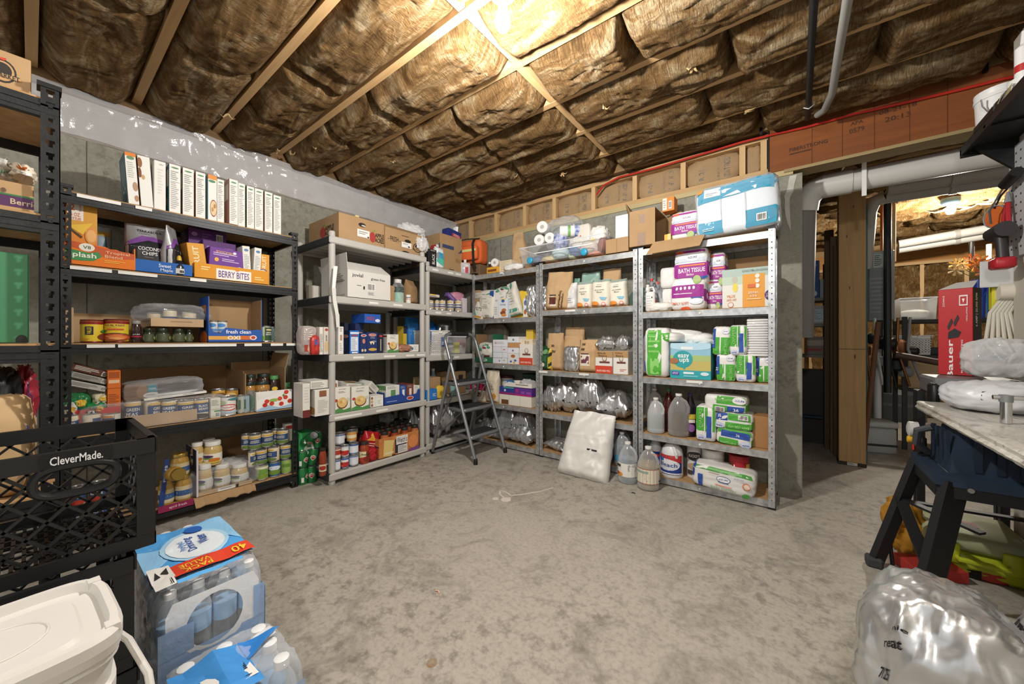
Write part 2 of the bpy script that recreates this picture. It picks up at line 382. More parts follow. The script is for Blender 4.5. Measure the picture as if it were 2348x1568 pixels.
# cripple wall above the back wall
trim = struct(M().box(XL, .0, YB - .01, YB + .14, 2.214, 2.252, wood('#c2b083', '#a99a6b', 0)).build('trim_1', smooth=0))
M().box(XL, -.14, YB, YB + .14, 2.252, 2.29, PINE).build('sill_plate', trim, 0)
M().box(XL, -.14, YB, YB + .14, 2.50, 2.538, PINE).build('top_plate', trim, 0)
KF = mat('#a98d66', .7, 0, '#94795a', 7, bm=.3, bs=12); stud = M().box(-.019, .019, 0, .12, 2.29, 2.5, PINEZ).mesh('stud', 0)
xs = [onY(u, 450, YB).x for u in (1077, 1136, 1202, 1270, 1360, 1455, 1566, 1702, 1751)]
for i, x in enumerate(xs):
    O('stud', stud, trim, (x, YB + .002, 0))
    x0, x1 = (xs[i - 1] if i else XL + .02), x
    if x1 - x0 > .06:
        ww = x1 - x0 - .045; g = soft(ww, .07, .205, KF, 7, 7, .008, 7, i); o = softbuild(g, 'insulation_batt', trim); o.location = ((x0 + x1) / 2, YB + .035, 2.292)
        if ww > .12:
            sp = [('v', 'KRAFT FACED', .78, .5, .12, .7, '#6f6a66'), ('v', 'R-21', .3, .4, .1, .4, '#7d766c'), ('v', 'UNFACED', .62, .5, .05, .8, '#8b7d66')]
            prints(sp, g.front, o, 1)
# engineered beam over the opening
LVL = wood('#8a4c18', '#683610', 0, .6)
bm_ = struct(M().box(-.135, 3.4, YB - .02, YB + .07, 2.252, 2.56, LVL).build('beam', smooth=0))
M().box(-.142, -.135, YB - .03, YB + .1, 2.25, 2.55, BLACK).build('end_gap', bm_, 0)
M().box(-.05, 3.4, YB - .02, YB + .12, 2.232, 2.252, wood('#a08c62', '#86744e', 0)).build('nailer', bm_, 0)
g = M()
for u in (1861, 1930, 2003, 2083, 2169): x = onY(u, 350, YB).x; g.box(x, x + .003, YB - .0215, YB - .02, 2.252, 2.55, mat('#5a2f13', .8))
g.build('panel_joint', bm_, 0)
pm = lambda s, t, e: (-.12 + s * 1.0, YB - .02 - e, 2.25 + t * .3)
prints([('t', '08-21-18', .62, .72, .16, .09, '#4a2a17'), ('t', '20:13', .62, .55, .11, .1, '#43260f'), ('t', '0579', .44, .5, .07, .1, '#4a2a17'), ('t', 'APA', .44, .65, .06, .07, '#4a2a17'), ('t', 'FIBERSTRONG', .2, .42, .2, .08, '#3f210e'), ('l', .1, .28, .3, .34, 1, '#43230f')], pm, bm_, name='stamp')
# ceiling: deck, joists, blocking and glass wool
deck = struct(M().box(-3.6, 3.4, -1.8, YB + .25, 2.80, 2.84, wood('#8a6f4b', '#76603f', 0)).build('ceiling', smooth=0))
JY = [.835 + .4064 * (k - 2) for k in range(-2, 8)]
jm = M().box(XL - .2, 3.2, -.042, 0, ZC, 2.8, PINE).mesh('joist', 0)
for y in JY: O('joist', jm, deck, (0, y, 0))
bl = M().box(-.02, .02, .003, .361, ZC + .002, 2.79, PINEY).mesh('blocking', 0)
for i, y in enumerate(JY[1:]): O('blocking', bl, deck, (-1.207 + .006 * (i % 3) - .003, y - .4064, 0))
M().box(XL - .2, XL + .03, -1.8, YB, 2.5, 2.8, wood('#7e5f3a', '#69502f', 1)).build('rim_board', deck, 0)
M().box(XL - .2, 3.2, YB - .03, YB + .2, 2.56, 2.8, wood('#9c7d54', '#86683f', 0)).build('rim_board', deck, 0)
def batt(x0, x1, y0, y1, zb, sag, seed, mt=BATT, res=.014, amp=1.0):
    nx = max(6, int((x1 - x0) / res)); ny = max(6, int((y1 - y0) / res)); wx = x1 - x0; wy = y1 - y0
    def fn(s, t):
        x = x0 + s * wx; y = y0 + t * wy
        ex = min(1, min(s, 1 - s) * wx / .07); ey = min(1, min(t, 1 - t) * wy / .09)
        ex = (1 - (1 - ex) ** 2.2); ey = 1 - (1 - ey) ** 2
        px, py = x + seed * 5.3, y + seed * 2.9
        big = vn(px * 2.2, py * 3.0, 1); fold = 1 - abs(vn(px * 3.1 + big, py * 6.5 + .8 * big, 7)) * 2.6; fine = 1 - abs(vn(px * 11 + fold, py * 22, 3)) * 2.4; fib = vn(px * 42, py * 30 + fine, 5)
        z = zb - ex * ey * (sag + .030 * amp * big + .016 * amp * fold + .0085 * amp * fine + .003 * fib) + (1 - ex) * .045
        return (x + .012 * vn(px * 5, py * 5, 11) * ex, y + .010 * vn(px * 6, py * 6, 17) * ey, z)
    g = M().grid(fn, nx, ny, mt); me = g.mesh('insulation_batt', 0, False)
    me.polygons.foreach_set('use_smooth', [True] * len(me.polygons)); return O('insulation_batt', me, deck)
rb = random.Random(3)
for k in range(len(JY)):
    y0 = JY[k] + .002; y1 = (JY[k + 1] - .044) if k + 1 < len(JY) else YB - .03
    for a, b in ((XL + .02, -1.23), (-1.185, 1.95)):
        x = a
        while x < b - .02:
            l = rb.uniform(.5, 1.05); e = x + l
            if b - e < .3: e = b
            if y1 > -.3: batt(x - .006, e + .006, y0, y1, 2.612, rb.uniform(.055, .085) + (.012 if k > 4 else 0), rb.random() * 40, res=.013 if x < .7 else .03)
            x = e
# torn tufts hanging below the batts
TUFT = mat('#d3b98c', .95, 0, '#b2915f', 20)
for i, (u, v) in enumerate(((523, 262), (640, 345), (668, 352), (760, 366), (730, 335), (900, 365), (1180, 404), (1290, 395), (1385, 245), (1712, 250), (1590, 150), (1310, 480 - 30), (845, 470), (1080, 505))):
    p = onZ(u, v, 2.535); g = M()
    for j in range(3):
        a = rb.uniform(0, 6.3); L = rb.uniform(.03, .07); q = [p + Vector((math.cos(a) * L * t, math.sin(a) * L * t, -.018 * math.sin(t * 3) + .012 * vn(t * 3, i, j))) for t in (0, .25, .5, .75, 1)]
        g.tube(q, [.009, .008, .006, .004, .001], TUFT, 6, flat=.5)
    g.build('wool_tuft', deck)
# vapour barrier: crinkled poly sheet over the rim on the left wall
POLY = clear((.9, .91, .94), .35, .16, .26, 'poly_sheet')
def pf(s, t):
    y = -.4 + s * (YB + .4); z = 2.262 + t * .26 + .012 * vn(y * 3, 0, 0) * (1 - t)
    c = 1 - abs(vn(y * 4.2 + z * 2, z * 9 - y, 2)) * 2.5; c2 = 1 - abs(vn(y * 11, z * 6 + y * 4, 4)) * 2.5
    return (XL + .035 + .02 * vn(y * 1.7, z * 2, 5) + .010 * c + .006 * c2 + .02 * t, y, z)
tag(O('plastic_sheet', M().grid(pf, 260, 20, POLY).mesh('plastic_sheet', 60, False)), 'crinkled clear plastic vapour sheet hung along the top of the left wall', 'plastic sheet')
M().box(XL - .02, XL + .004, -1.8, YB, 2.265, 2.52, mat('#b9b1a7', .9, 0, '#a39a8f', 6)).build('rim_foam', wl, 0)
# right partition behind the pegboard
wr = struct(M().box(.84, .94, -1.8, 2.86, 0, 2.5, mat('#b8b2a6', .85)).build('wall_right', smooth=0))
# pipes and cables under the ceiling
g = M().tube([(.07, -.6, 2.5), (.07, 2.2, 2.5), (.075, 3.02, 2.49)], .016, mat('#1a1a1b', .5), 12); t = tag(g.build('gas_pipe'), 'black iron pipe running under the ceiling insulation toward the beam', 'pipe')
M().tube([(.05, 2.86, 2.487), (.075, 2.86, 2.471), (.1, 2.86, 2.487), (.1, 2.87, 2.51)], .003, mat('#cfcfca', .4), 6).build('pipe_hook', t)
g = M().tube([(.175 + .008 * vn(y, 0, 1), y, 2.445 + .008 * vn(y * 2, 3, 0)) for y in [x * .1 for x in range(-6, 28)]] + [(.15, 2.9, 2.455), (.12, 2.97, 2.47)], .018, mat('#8d8b86', .6), 10)
tag(g.build('cable_sleeve'), 'grey corrugated cable sleeve hanging beside the black ceiling pipe', 'cable')
pth = [onY(u, v, YB - .03) for u, v in ((1368, 447), (1385, 425), (1420, 407), (1500, 387), (1600, 357), (1700, 327), (1765, 311), (1850, 292), (1960, 262), (2080, 235), (2200, 207), (2300, 182), (2360, 170))]
g = M().tube([Vector((p.x, YB - .035, min(p.z, 2.575))) for p in pth], .008, mat('#b5281b', .5), 8); rc = tag(g.build('red_tubing'), 'thin red tubing stapled along the top of the back wall and beam', 'cable')
for u in (1452, 1745, 2260):
    p = onY(u, 330, YB - .035); z = 2.55
    M().box(p.x - .008, p.x + .008, YB - .045, YB - .02, z - .02, z + .03, BLACK).build('staple_clip', rc, 0)
# bare bulb over the room
b = T('ceiling_bulb', 'bare glowing bulb among the ceiling insulation over the pantry floor', 'light bulb', (BULB[0], BULB[1], BULB[2] - .03))
M().lathe([(.02, .06), (.03, .1), (.055, .105), (.055, .125), (.01, .125)], WHITE, 16).build('socket', b)
M().lathe([(.0, -.045), (.02, -.042), (.032, -.02), (.032, 0), (.022, .03), (.015, .06)], emis('#fff3dd', 40), 16).build('bulb', b)
lamp('bulb_light', (0, 0, -.09), 100, r=.04, parent=b)
lamp('fill_light', (.15, -.9, 2.35), 66, (1, .985, .95), .08)  # unseen fill lamp added behind the camera to lift the shadows
# floor marks
g = M(); ch = mat('#c9c3b6', .9)
pts = [(1268, 1118), (1240, 1126), (1200, 1133), (1172, 1136), (1160, 1128), (1147, 1124), (1146, 1133), (1158, 1143), (1170, 1140)]
q = [onZ(u, v, .0005) for u, v in pts]
for a, c in zip(q, q[1:]): g.bar(a, c, .012, .001, ch)
for u, v, r in ((1160, 1145, .035), (1136, 1143, .022)):
    p = onZ(u, v, 0); g.lathe([(r, 0), (r * .9, .0012), (0, .0012)], ch, 12, Matrix.Translation(p))
g.build('chalky_drip_mark', fl, 0)
p = onZ(990, 1520, 0); M().lathe([(.018, 0), (.018, .0006), (0, .0006)], mat('#8a6a48', .9, 0, '#9b8f7e', 40), 14, Matrix.Translation(p)).build('rust_stain', fl, 0)
for nm, u, v, c, lb in (('paper_scrap', 1003, 1358, '#e2b3a0', 'tiny pinkish paper scrap lying on the open concrete floor'), ('paper_scrap', 1916, 1097, '#b9b6cc', 'small white and purple scrap on the floor near the opening'), ('twig', 1452, 1131, '#1d1a17', 'short dark twig on the floor in front of the jugs')):
    p = onZ(u, v, .001); g = M(); g.tube([p + Vector((-.012, 0, .003)), p + Vector((0, .006, .004)), p + Vector((.014, -.003, .003))], .003, mat(c, .8), 6); tag(g.build(nm), lb, 'scrap')
# ================================================================== shelving
BSTEEL = mat('#2b2c2e', .42, .35, '#232425', 30, bm=.15, bs=160); BDARK = mat('#0d0d0e', .8)
GALV = mat('#cfd1d2', .34, .65, '#9a9ea0', 22, bm=.05, bs=40); GALVD = mat('#4a4c4e', .6, .5)
BOARD = mat('#b89468', .85, 0, '#a07c52', 30); PAPERL = mat('#e4e3df', .6)
def post_mesh(h, sx, sy, key, mt, wd=.038, pitch=.038, hw=.017, hn=.009, hh=.021, thick=.0022):
    g = M()
    def flange(mk):
        z = .004; n = int((h - .01) / pitch); p = (h - .008) / n
        for i in range(n):
            a = z + i * p; b = a + p; c = a + (p - hh) / 2; d = c + hh; e = c + hh * .55
            mk(0, (wd - hw) / 2, a, b); mk((wd + hw) / 2, wd, a, b); mk((wd - hw) / 2, (wd + hw) / 2, a, c); mk((wd - hw) / 2, (wd + hw) / 2, d, b)
            if hn < hw:
                mk((wd - hw) / 2, (wd - hn) / 2, c, e); mk((wd + hn) / 2, (wd + hw) / 2, c, e)
    flange(lambda a, b, z0, z1: g.box(min(sx * a, sx * b), max(sx * a, sx * b), min(0, sy * thick), max(0, sy * thick), z0, z1, mt))
    flange(lambda a, b, z0, z1: g.box(min(0, sx * thick), max(0, sx * thick), min(sy * a, sy * b), max(sy * a, sy * b), z0, z1, mt))
    g.box(min(0, sx * (wd + .004)) - .003, max(0, sx * (wd + .004)) + .003, min(0, sy * (wd + .004)) - .003, max(0, sy * (wd + .004)) + .003, h - .008, h + .006, BLACK)
    g.box(min(0, sx * (wd + .002)) - .002, max(0, sx * (wd + .002)) + .002, min(0, sy * (wd + .002)) - .002, max(0, sy * (wd + .002)) + .002, 0, .012, BLACK)
    return g.mesh('post', 0, False)
PMC = {}
def steel_unit(name, label, loc, rz, W, D, Ht, levels, mt, ridges, labels={}, pk={}, bh=.046, group=None, skipback=False):
    t = T(name, label, 'shelving unit', loc, rz, group)
    for sx in (1, -1):
        for sy in (1, -1):
            k = (Ht, sx, sy, id(mt))
            if k not in PMC: PMC[k] = post_mesh(Ht, sx, sy, k, mt, **pk)
            O('post', PMC[k], t, (-sx * W / 2, 0 if sy == 1 else D, 0))
    for i, z in enumerate(levels):
        zt = z; sh = O('shelf', M().box(-W / 2 + .004, W / 2 - .004, .006, D - .006, zt - .013, zt, BOARD).mesh('shelf', 0), t)
        g = M()
        def beam(x0, x1, y0, y1):
            g.box(x0, x1, y0, y1, zt - bh, zt - .006, mt)
            if ridges and y0 < .01 and x1 - x0 > .2:
                g.box(x0, x1, y0 - .004, y0, zt - bh, zt - bh + .013, mt); g.box(x0, x1, y0 - .003, y0, zt - bh + .02, zt - bh + .026, mt)
                g.box(x0, x1, y0 - .002, y0 + .02, zt - bh - .012, zt - bh, mt)
            elif y0 < .01 and x1 - x0 > .2:
                g.box(x0, x1, y0 - .0015, y0, zt - .010, zt - .004, mt); g.box(x0, x1, y0 - .0015, y0, zt - bh - .003, zt - bh + .003, mt)
        e = .0025
        beam(-W / 2 + e, W / 2 - e, .003, .016); g.build('front_beam', sh, 0, False)
        g = M(); beam(-W / 2 + e, W / 2 - e, D - .016, D - .003); g.build('back_beam', sh, 0, False)
        for sx in (-1, 1):
            g = M(); g.box(min(sx * (W / 2 - e), sx * (W / 2 - .015)), max(sx * (W / 2 - e), sx * (W / 2 - .015)), .016, D - .016, zt - bh, zt - .006, mt); g.build('side_beam', sh, 0, False)
        if not ridges:
            g = M(); g.box(-.012, .012, .016, D - .016, zt - .035, zt - .014, mt); g.build('centre_rail', sh, 0, False)
            M().lathe([(.007, 0), (.006, .003), (0, .004)], WHITE, 10, Matrix.Translation((0, .0012, zt - .026)) @ Matrix.Rotation(PI / 2, 4, 'X')).build('rivet', sh)
        for a, b in labels.get(i, ()):
            M().box((a - .5) * W, (b - .5) * W, -.0045, -.003, zt - .024, zt - .007, PAPERL).build('price_strip', sh, 0)
    return t
BL = (1.82, 1.4515, 1.055, .58, .105)
steel_unit('steel_shelving', 'tall black boltless steel shelving unit of canned food on the left wall', (-2.88, .635, 0), PI / 2, 1.10, .455, 1.845, BL, BSTEEL, True,
           {0: ((.05, .19), (.24, .30)), 1: ((.03, .16), (.18, .32), (.45, .52)), 2: ((.08, .17), (.18, .66), (.7, .79), (.84, .91), (.93, .985)), 3: (), 4: ()}, group=None)
steel_unit('steel_shelving', 'nearest black keyhole-post shelving unit cut by the left picture edge', (-1.80, -.515, 0), PI / 2, 1.14, .455, 1.845, (1.805, 1.452, 1.06, .60, .105), BSTEEL, True, {})
gp = dict(wd=.037, pitch=.036, hw=.006, hn=.006, hh=.008)
steel_unit('galvanised_shelving', 'galvanised shelving unit of foil bags nearest the room corner', (-2.287, 2.85, 0), 0, .85, .335, 1.775, (1.756, 1.292, .835, .432, .06), GALV, False, {0: ((.45, .5),)}, gp)
steel_unit('galvanised_shelving', 'middle galvanised shelving unit behind the white floor sack', (-1.406, 2.845, 0), 0, .906, .335, 1.785, (1.766, 1.342, .797, .412, .06), GALV, False, {1: ((.30, .41),), 2: ((.0, .1), (.45, .55))}, gp)
steel_unit('galvanised_shelving', 'galvanised shelving unit of diapers beside the opening', (-.518, 2.84, 0), 0, .86, .335, 1.785, (1.768, 1.286, .792, .366, .058), GALV, False, {2: ((.4, .52),)}, dict(wd=.037, pitch=.036, hw=.02, hn=.02, hh=.003))
# grey plastic shelving
GP = mat('#b9b6b0', .55, 0, '#b1aea8', 4); GE = mat('#2f3236', .6)
def plastic_unit(label, loc, W, D, levels, foot=.1, ends=GE, labels={}):
    t = T('plastic_shelving', label, 'shelving unit', loc, PI / 2); hs = .055; R_ = .024
    for i, z in enumerate(levels):
        g = M(); g.rbox(-W / 2, W / 2, 0, .03, z - hs, z, .008, GP); g.rbox(-W / 2, W / 2, D - .03, D, z - hs, z, .008, GP)
        g.box(-W / 2 + .02, W / 2 - .02, .02, D - .02, z - .012, z - .004, GP)
        for k in range(1, 6): y = D * k / 6; g.box(-W / 2 + .02, W / 2 - .02, y - .006, y + .006, z - .04, z - .01, GP)
        sh = g.build('shelf', t, 0)
        for sx in (-1, 1): M().rbox(min(sx * W / 2, sx * (W / 2 - .025)) - .001, max(sx * W / 2, sx * (W / 2 - .025)) + .001, .004, D - .004, z - hs - .001, z + .001, .008, ends).build('end_cap', sh, 0)
        for a, b in labels.get(i, ()): M().box((a - .5) * W, (b - .5) * W, -.0015, 0, z - .036, z - .02, PAPERL).build('price_strip', sh, 0)
        z0 = levels[i + 1] if i + 1 < len(levels) else 0
        for sx in (-1, 1):
            for y in (.032, D - .032):
                g = M().lathe([(R_ * .9, z0 - .01 if i + 1 < len(levels) else 0), (R_, z0 + .01), (R_, z - hs + .004)], GP, 16, Matrix.Translation((sx * (W / 2 - .032), y, 0))); g.build('post', t)
                if i == 0: M().lathe([(R_ * .95, z), (R_ * .95, z + .035), (R_ * .8, z + .04)], GP, 16, Matrix.Translation((sx * (W / 2 - .032), y, 0))).build('post_cap', t)
    return t
plastic_unit('grey plastic shelving unit with dark end caps holding pasta boxes', (-2.69, 1.775, 0), .90, .60, (1.84, 1.399, .964, .522, .085), labels={2: ((.2, .3), (.5, .62), (.74, .84), (.87, .97)), 3: ((.04, .28), (.42, .54)), 1: ((.35, .44), (.6, .7))})
plastic_unit('grey plastic shelving unit in the room corner behind the step stool', (-2.72, 2.69, 0), .89, .56, (1.772, 1.363, .926, .498, .09), labels={0: ((.08, .16), (.3, .38), (.42, .5)), 1: ((.12, .2), (.28, .35)), 2: ((.4, .47),)})
# ================================================================== builders of goods
def inward(s, d): return s.loc + Vector((-math.sin(s.rz) * d, math.cos(s.rz) * d, .0012))
def carton(s, d, c, label, name='carton', cat='box', pr=(), lp=(), rp=(), tp=(), tilt=(0, 0, 0), dz=0, group=None, r=.0022, side=None):
    m = c if hasattr(c, 'node_tree') else mat(c, .6)
    g = M().rbox(-s.w / 2, s.w / 2, 0, d, 0, s.h, min(r, s.w / 5, s.h / 5), m); o = tag(g.build(name, smooth=0), label, cat, group); at(o, s, dz, tilt)
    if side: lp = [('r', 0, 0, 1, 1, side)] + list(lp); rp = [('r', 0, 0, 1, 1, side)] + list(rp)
    if pr: prints(pr, fmap(s.w, s.h), o)
    if lp: prints(lp, lmap(s.w, s.h, d), o)
    if rp: prints(rp, rmap(s.w, s.h, d), o)
    if tp: prints(tp, tmap(s.w, s.h, d), o)
    return o
def opencarton(s, d, c, label, name='open_carton', cat='box', flaps=(), pr=(), lp=(), rp=(), low=1.0, inner=None, tilt=(0, 0, 0), dz=0, left=1.0, right=1.0, cut=None, back=1.0):
    m = c if hasattr(c, 'node_tree') else mat(c, .75); mi = inner or m; w, h, t = s.w, s.h, .004; g = M()
    g.box(-w / 2, w / 2, 0, d, 0, t, m)
    if cut: g.prism([(x * w - w / 2, z * h) for x, z in cut], 0, t, m)
    elif low > 0: g.box(-w / 2, w / 2, 0, t, 0, h * low, m)
    g.box(-w / 2, w / 2, d - t, d, 0, h * back, m)
    for sx, k in ((-1, left), (1, right)):
        if k > 0: g.box(min(sx * w / 2, sx * (w / 2 - t)), max(sx * w / 2, sx * (w / 2 - t)), t, d - t, 0, h * k, m)
    if inner:
        g.box(-w / 2 + t, w / 2 - t, d - t - .001, d - t, t, h * back - .001, mi); g.box(w / 2 - t - .001, w / 2 - t, t, d - t, t, h * right - .001, mi); g.box(-w / 2 + t, -w / 2 + t + .001, t, d - t, t, h * left - .001, mi)
    o = tag(g.build(name, smooth=0), label, cat); at(o, s, dz, tilt)
    for q in flaps:
        sd, L, a = q[:3]; a = math.radians(a); g = M(); hh = h * (low if sd == 'f' else left if sd == 'l' else right if sd == 'r' else back)
        dz_, do = math.cos(a) * L, math.sin(a) * L
        if sd in 'fb':
            y = 0 if sd == 'f' else d; k = -1 if sd == 'f' else 1
            P = [(-w / 2, y, hh), (w / 2, y, hh), (w / 2 - .004, y + k * do, hh + dz_), (-w / 2 + .004, y + k * do, hh + dz_)]
        else:
            x = -w / 2 if sd == 'l' else w / 2; k = -1 if sd == 'l' else 1
            P = [(x, 0, hh), (x, d, hh), (x + k * do, d - .004, hh + dz_), (x + k * do, .004, hh + dz_)]
        P = [Vector(p) for p in P]; n = (P[1] - P[0]).cross(P[2] - P[0]).normalized() * .003
        g.add(P + [p + n for p in P], [(0, 1, 2, 3), (7, 6, 5, 4), (0, 4, 5, 1), (1, 5, 6, 2), (2, 6, 7, 3), (3, 7, 4, 0)], q[3] if len(q) > 3 else mi); g.build('flap', o, 0)
    if pr: prints(pr, fmap(w, h), o)
    if lp: prints(lp, lmap(w, h, d), o)
    if rp: prints(rp, rmap(w, h, d), o)
    return o
TIN = mat('#b9babb', .28, .9); TIND = mat('#8f7f58', .35, .7); CHROME = mat('#d6d8da', .12, 1)
CANC = {}
def can(pos, r, h, base, label, pr=(), rz=0, cat='can', name='food_can', group=None, rim=TIN, key=None, lid=None, tilt=None):
    k = key and (key, round(r, 4), round(h, 4))
    if k and k in CANC: mb, ml, mp_ = CANC[k]
    else:
        mb = M().lathe([(0, 0), (r * .93, .0), (r, .002), (r, .006), (r * .97, .008), (r * .97, h - .008), (r, h - .006), (r, h - .001), (r * .95, h), (r * .93, h - .004), (0, h - .004)], rim, 22, mats=[rim] * 9 + [lid or rim] * 1).mesh('food_can')
        ml = M().lathe([(r * .975, .009), (r * .98, .01), (r * .98, h - .010), (r * .975, h - .009)], base if hasattr(base, 'node_tree') else mat(base, .5), 22).mesh('paper_label'); mp_ = None
        if k: CANC[k] = [mb, ml, None]
    o = tag(O(name, mb, None, pos, rz), label, cat, group)
    if tilt: o.rotation_euler = tilt
    O('paper_label', ml, o)
    if pr:
        if k and CANC[k][2]: O('printed_label', CANC[k][2], o)
        else:
            q = prints(pr, cmap(r * .98, .01, h - .01), o, 9)
            if k: CANC[k][2] = q.data
    return o
def canS(s, base, label, pr=(), back=0, h=None, turn=0, dz=0, **kw):
    r = s.w * s.c / 2; p = inward(s, r + back) + Vector((0, 0, dz)); view = math.atan2(p.y, p.x) - PI / 2
    return can(p, r, h or s.h, base, label, pr, view + turn, **kw)
GLASS = clear((.96, .97, .96), .3, .03, .02, 'jar_glass')
def jar(p, r, h, content, lid, label, pr=(), turn=0, cat='jar', name='glass_jar', group=None, lidh=.17, fill=.94, paper=None, pz=(.14, .62), key=None, tilt=None):
    rz = math.atan2(p.y, p.x) - PI / 2 + turn; hb = h * (1 - lidh); k = key and (key, round(r, 3), round(h, 3))
    if k and k in CANC: mb, ml, mp_, mq = CANC[k]
    else:
        mb = M().lathe([(0, 0), (r * .9, 0), (r, .01 + h * .03), (r, hb * .78), (r * .92, hb * .88), (r * .78, hb * .97), (r * .78, hb)], mat(content, .18, 0, spec=.8) if not hasattr(content, 'node_tree') else content, 20).mesh('glass_jar', 60)
        ml = M().lathe([(r * .8, hb - .002), (r * .86, hb), (r * .86, h - .003), (r * .82, h), (0, h)], lid if hasattr(lid, 'node_tree') else mat(lid, .35), 20).mesh('lid')
        mp_ = M().lathe([(r * 1.004, hb * pz[0]), (r * 1.006, hb * pz[0] + .001), (r * 1.006, hb * pz[1]), (r * 1.004, hb * pz[1] + .001)], mat(paper, .5), 20).mesh('paper_label') if paper else None
        mq = None
        if k: CANC[k] = [mb, ml, mp_, None]
    o = tag(O(name, mb, None, p, rz), label, cat, group)
    if tilt: o.rotation_euler = tilt
    O('lid', ml, o)
    if mp_: O('paper_label', mp_, o)
    if pr:
        if k and CANC[k][3]: O('printed_label', CANC[k][3], o)
        else:
            q = prints(pr, cmap(r * 1.008, hb * pz[0], hb * pz[1]), o, 9)
            if k: CANC[k][3] = q.data
    return o
def jarS(s, content, lid, label, pr=(), back=0, dz=0, **kw):
    r = s.w * s.c / 2; return jar(inward(s, r + back) + Vector((0, 0, dz)), r, s.h, content, lid, label, pr, **kw)
def bag(s, d, m, label, name='bag', cat='bag', pr=(), seed=1, amp=.006, tilt=(0, 0, 0), dz=0, group=None, **kw):
    m = m if hasattr(m, 'node_tree') else mat(m, .5)
    g = sack(s.w, s.h, d, m, seed, amp, **kw); o = tag(softbuild(g, name), label, cat, group); at(o, s, dz, tilt)
    if pr: prints(pr, g.front, o, 8)
    return o
def block(s, d, m, label, name='pack', cat='pack', pr=(), lp=(), rp=(), tp=(), k=8, amp=.004, seed=1, tilt=(0, 0, 0), dz=0, n=9, fr=8, group=None):
    m = m if hasattr(m, 'node_tree') else mat(m, .55)
    g = soft(s.w, d, s.h, m, k, n, amp, fr, seed); o = tag(softbuild(g, name), label, cat, group); at(o, s, dz, tilt)
    if pr: prints(pr, g.front, o, 7)
    if lp: prints(lp, g.left, o, 7, 'side_label')
    if rp: prints(rp, g.right, o, 7, 'side_label')
    if tp: prints(tp, g.top, o, 7, 'top_label')
    return o
FOIL = mylar()
def foil(s, d, label, seed, amp=.03, k=3.2, n=22, fr=9, tilt=(0, 0, 0), dz=0, name='foil_bag', group=None, m=None):
    if k > 3.9: g = soft(s.w, d, s.h, m or FOIL, k, n, amp, fr, seed)
    else:                                                  # filled pillow pouch: flat seams, pointed corners, creases running in from the seams
        g = M(); n = 26
        for sd in (1, -1):
            def fn(a, b):
                x, y = 2 * a - 1, 2 * b - 1; e = max(0, (1 - abs(x) ** 2.6) * (1 - abs(y) ** 2.6)) ** .55
                px = x * (1 - .13 * (1 - y * y) * abs(x) ** 3); py = y * (1 - .13 * (1 - x * x) * abs(y) ** 3)
                big = crum((x, y, sd), .75, seed) * .5; ed = (abs(x) ** 4 * vn(y * 7, seed, sd) + abs(y) ** 4 * vn(x * 7, seed, sd + 5))
                z = .42 + sd * e * (.5 if sd > 0 else .42) + e * (.20 * big + .26 * crum((x, y, sd), 2.1, seed + 3) + .08 * crum((y, x, sd), 5, seed)) + .11 * ed + .1 * vn(x * 1.3, y * 1.3, seed)
                return Vector((px * s.w / 2 * (1.0 + .04 * vn(y * 3, seed, 1)), d / 2 + py * d / 2, max(0, z * s.h)))
            g.grid(fn, n, n, m or FOIL)
        tilt = (tilt[0] + .10 * vn(seed * 1.3, 1, 1), tilt[1] + .25 * vn(seed * 2.1, 3, 1), tilt[2] + .3 * vn(seed * 1.7, 5, 1))
    o = tag(softbuild(g, name), label, 'bag', group); return at(o, s, dz, tilt)
def zX(u, v, X): return onX(u, v, X).z
def zY(u, v, Y): return onY(u, v, Y).z
CREAM = '#e8dcc3'; NAVY = '#34507c'
NUT = [('l', .12, .08, .88, .74, 16, '#7d7f7c')]
# ================================================================== black unit: top shelf, cereal
XF = -2.89; Z1, Z2, Z3, Z4, Z5 = BL
cer = [(295, 320, 353), (324, 352, 361), (353.5, 380, 370), (388, 414, 378), (419, 444.5, 387), (449, 471, 396), (477, 497, 402), (498, 514, 412), (526, 545.5, 412), (546, 562, 421), (566, 583, 428), (584.5, 603.5, 434), (607, 625, 441), (627, 644.5, 449)]
cn = ['dusty blue sided cereal box with leaning orange-capped spine, first on the top shelf', 'second cereal box from the left, spine showing a brown splash of granola', 'third cereal box from the left, bare white spine on the top shelf', 'fourth cereal box from the left, teal and red front beside a white spine', 'fifth cereal box from the left, brown and teal front beside a white spine', 'sixth cereal box from the left, slim with a glossy white spine', 'cereal box showing a bowl of cereal on its spine, top shelf', 'white-spined cereal box touching the right of the bowl-picture box', 'cereal box with a pinkish front sticking out past its neighbours', 'white-spined cereal box right behind the protruding pinkish one', 'fourth cereal box from the right end of the top shelf', 'third cereal box from the right end of the top shelf', 'second to last cereal box, red-edged, at the right end', 'last cereal box at the right end of the top shelf']
cside = ['#56727a', '#7a4a2a', '#e6e4de', '#3f6f7b', '#5a5347', '#86563a', '#5d8d99', '#d8d5cc', '#b98a78', '#d8d5cc', '#4f6f57', '#d8d5cc', '#8a4a35', '#6b3f33']
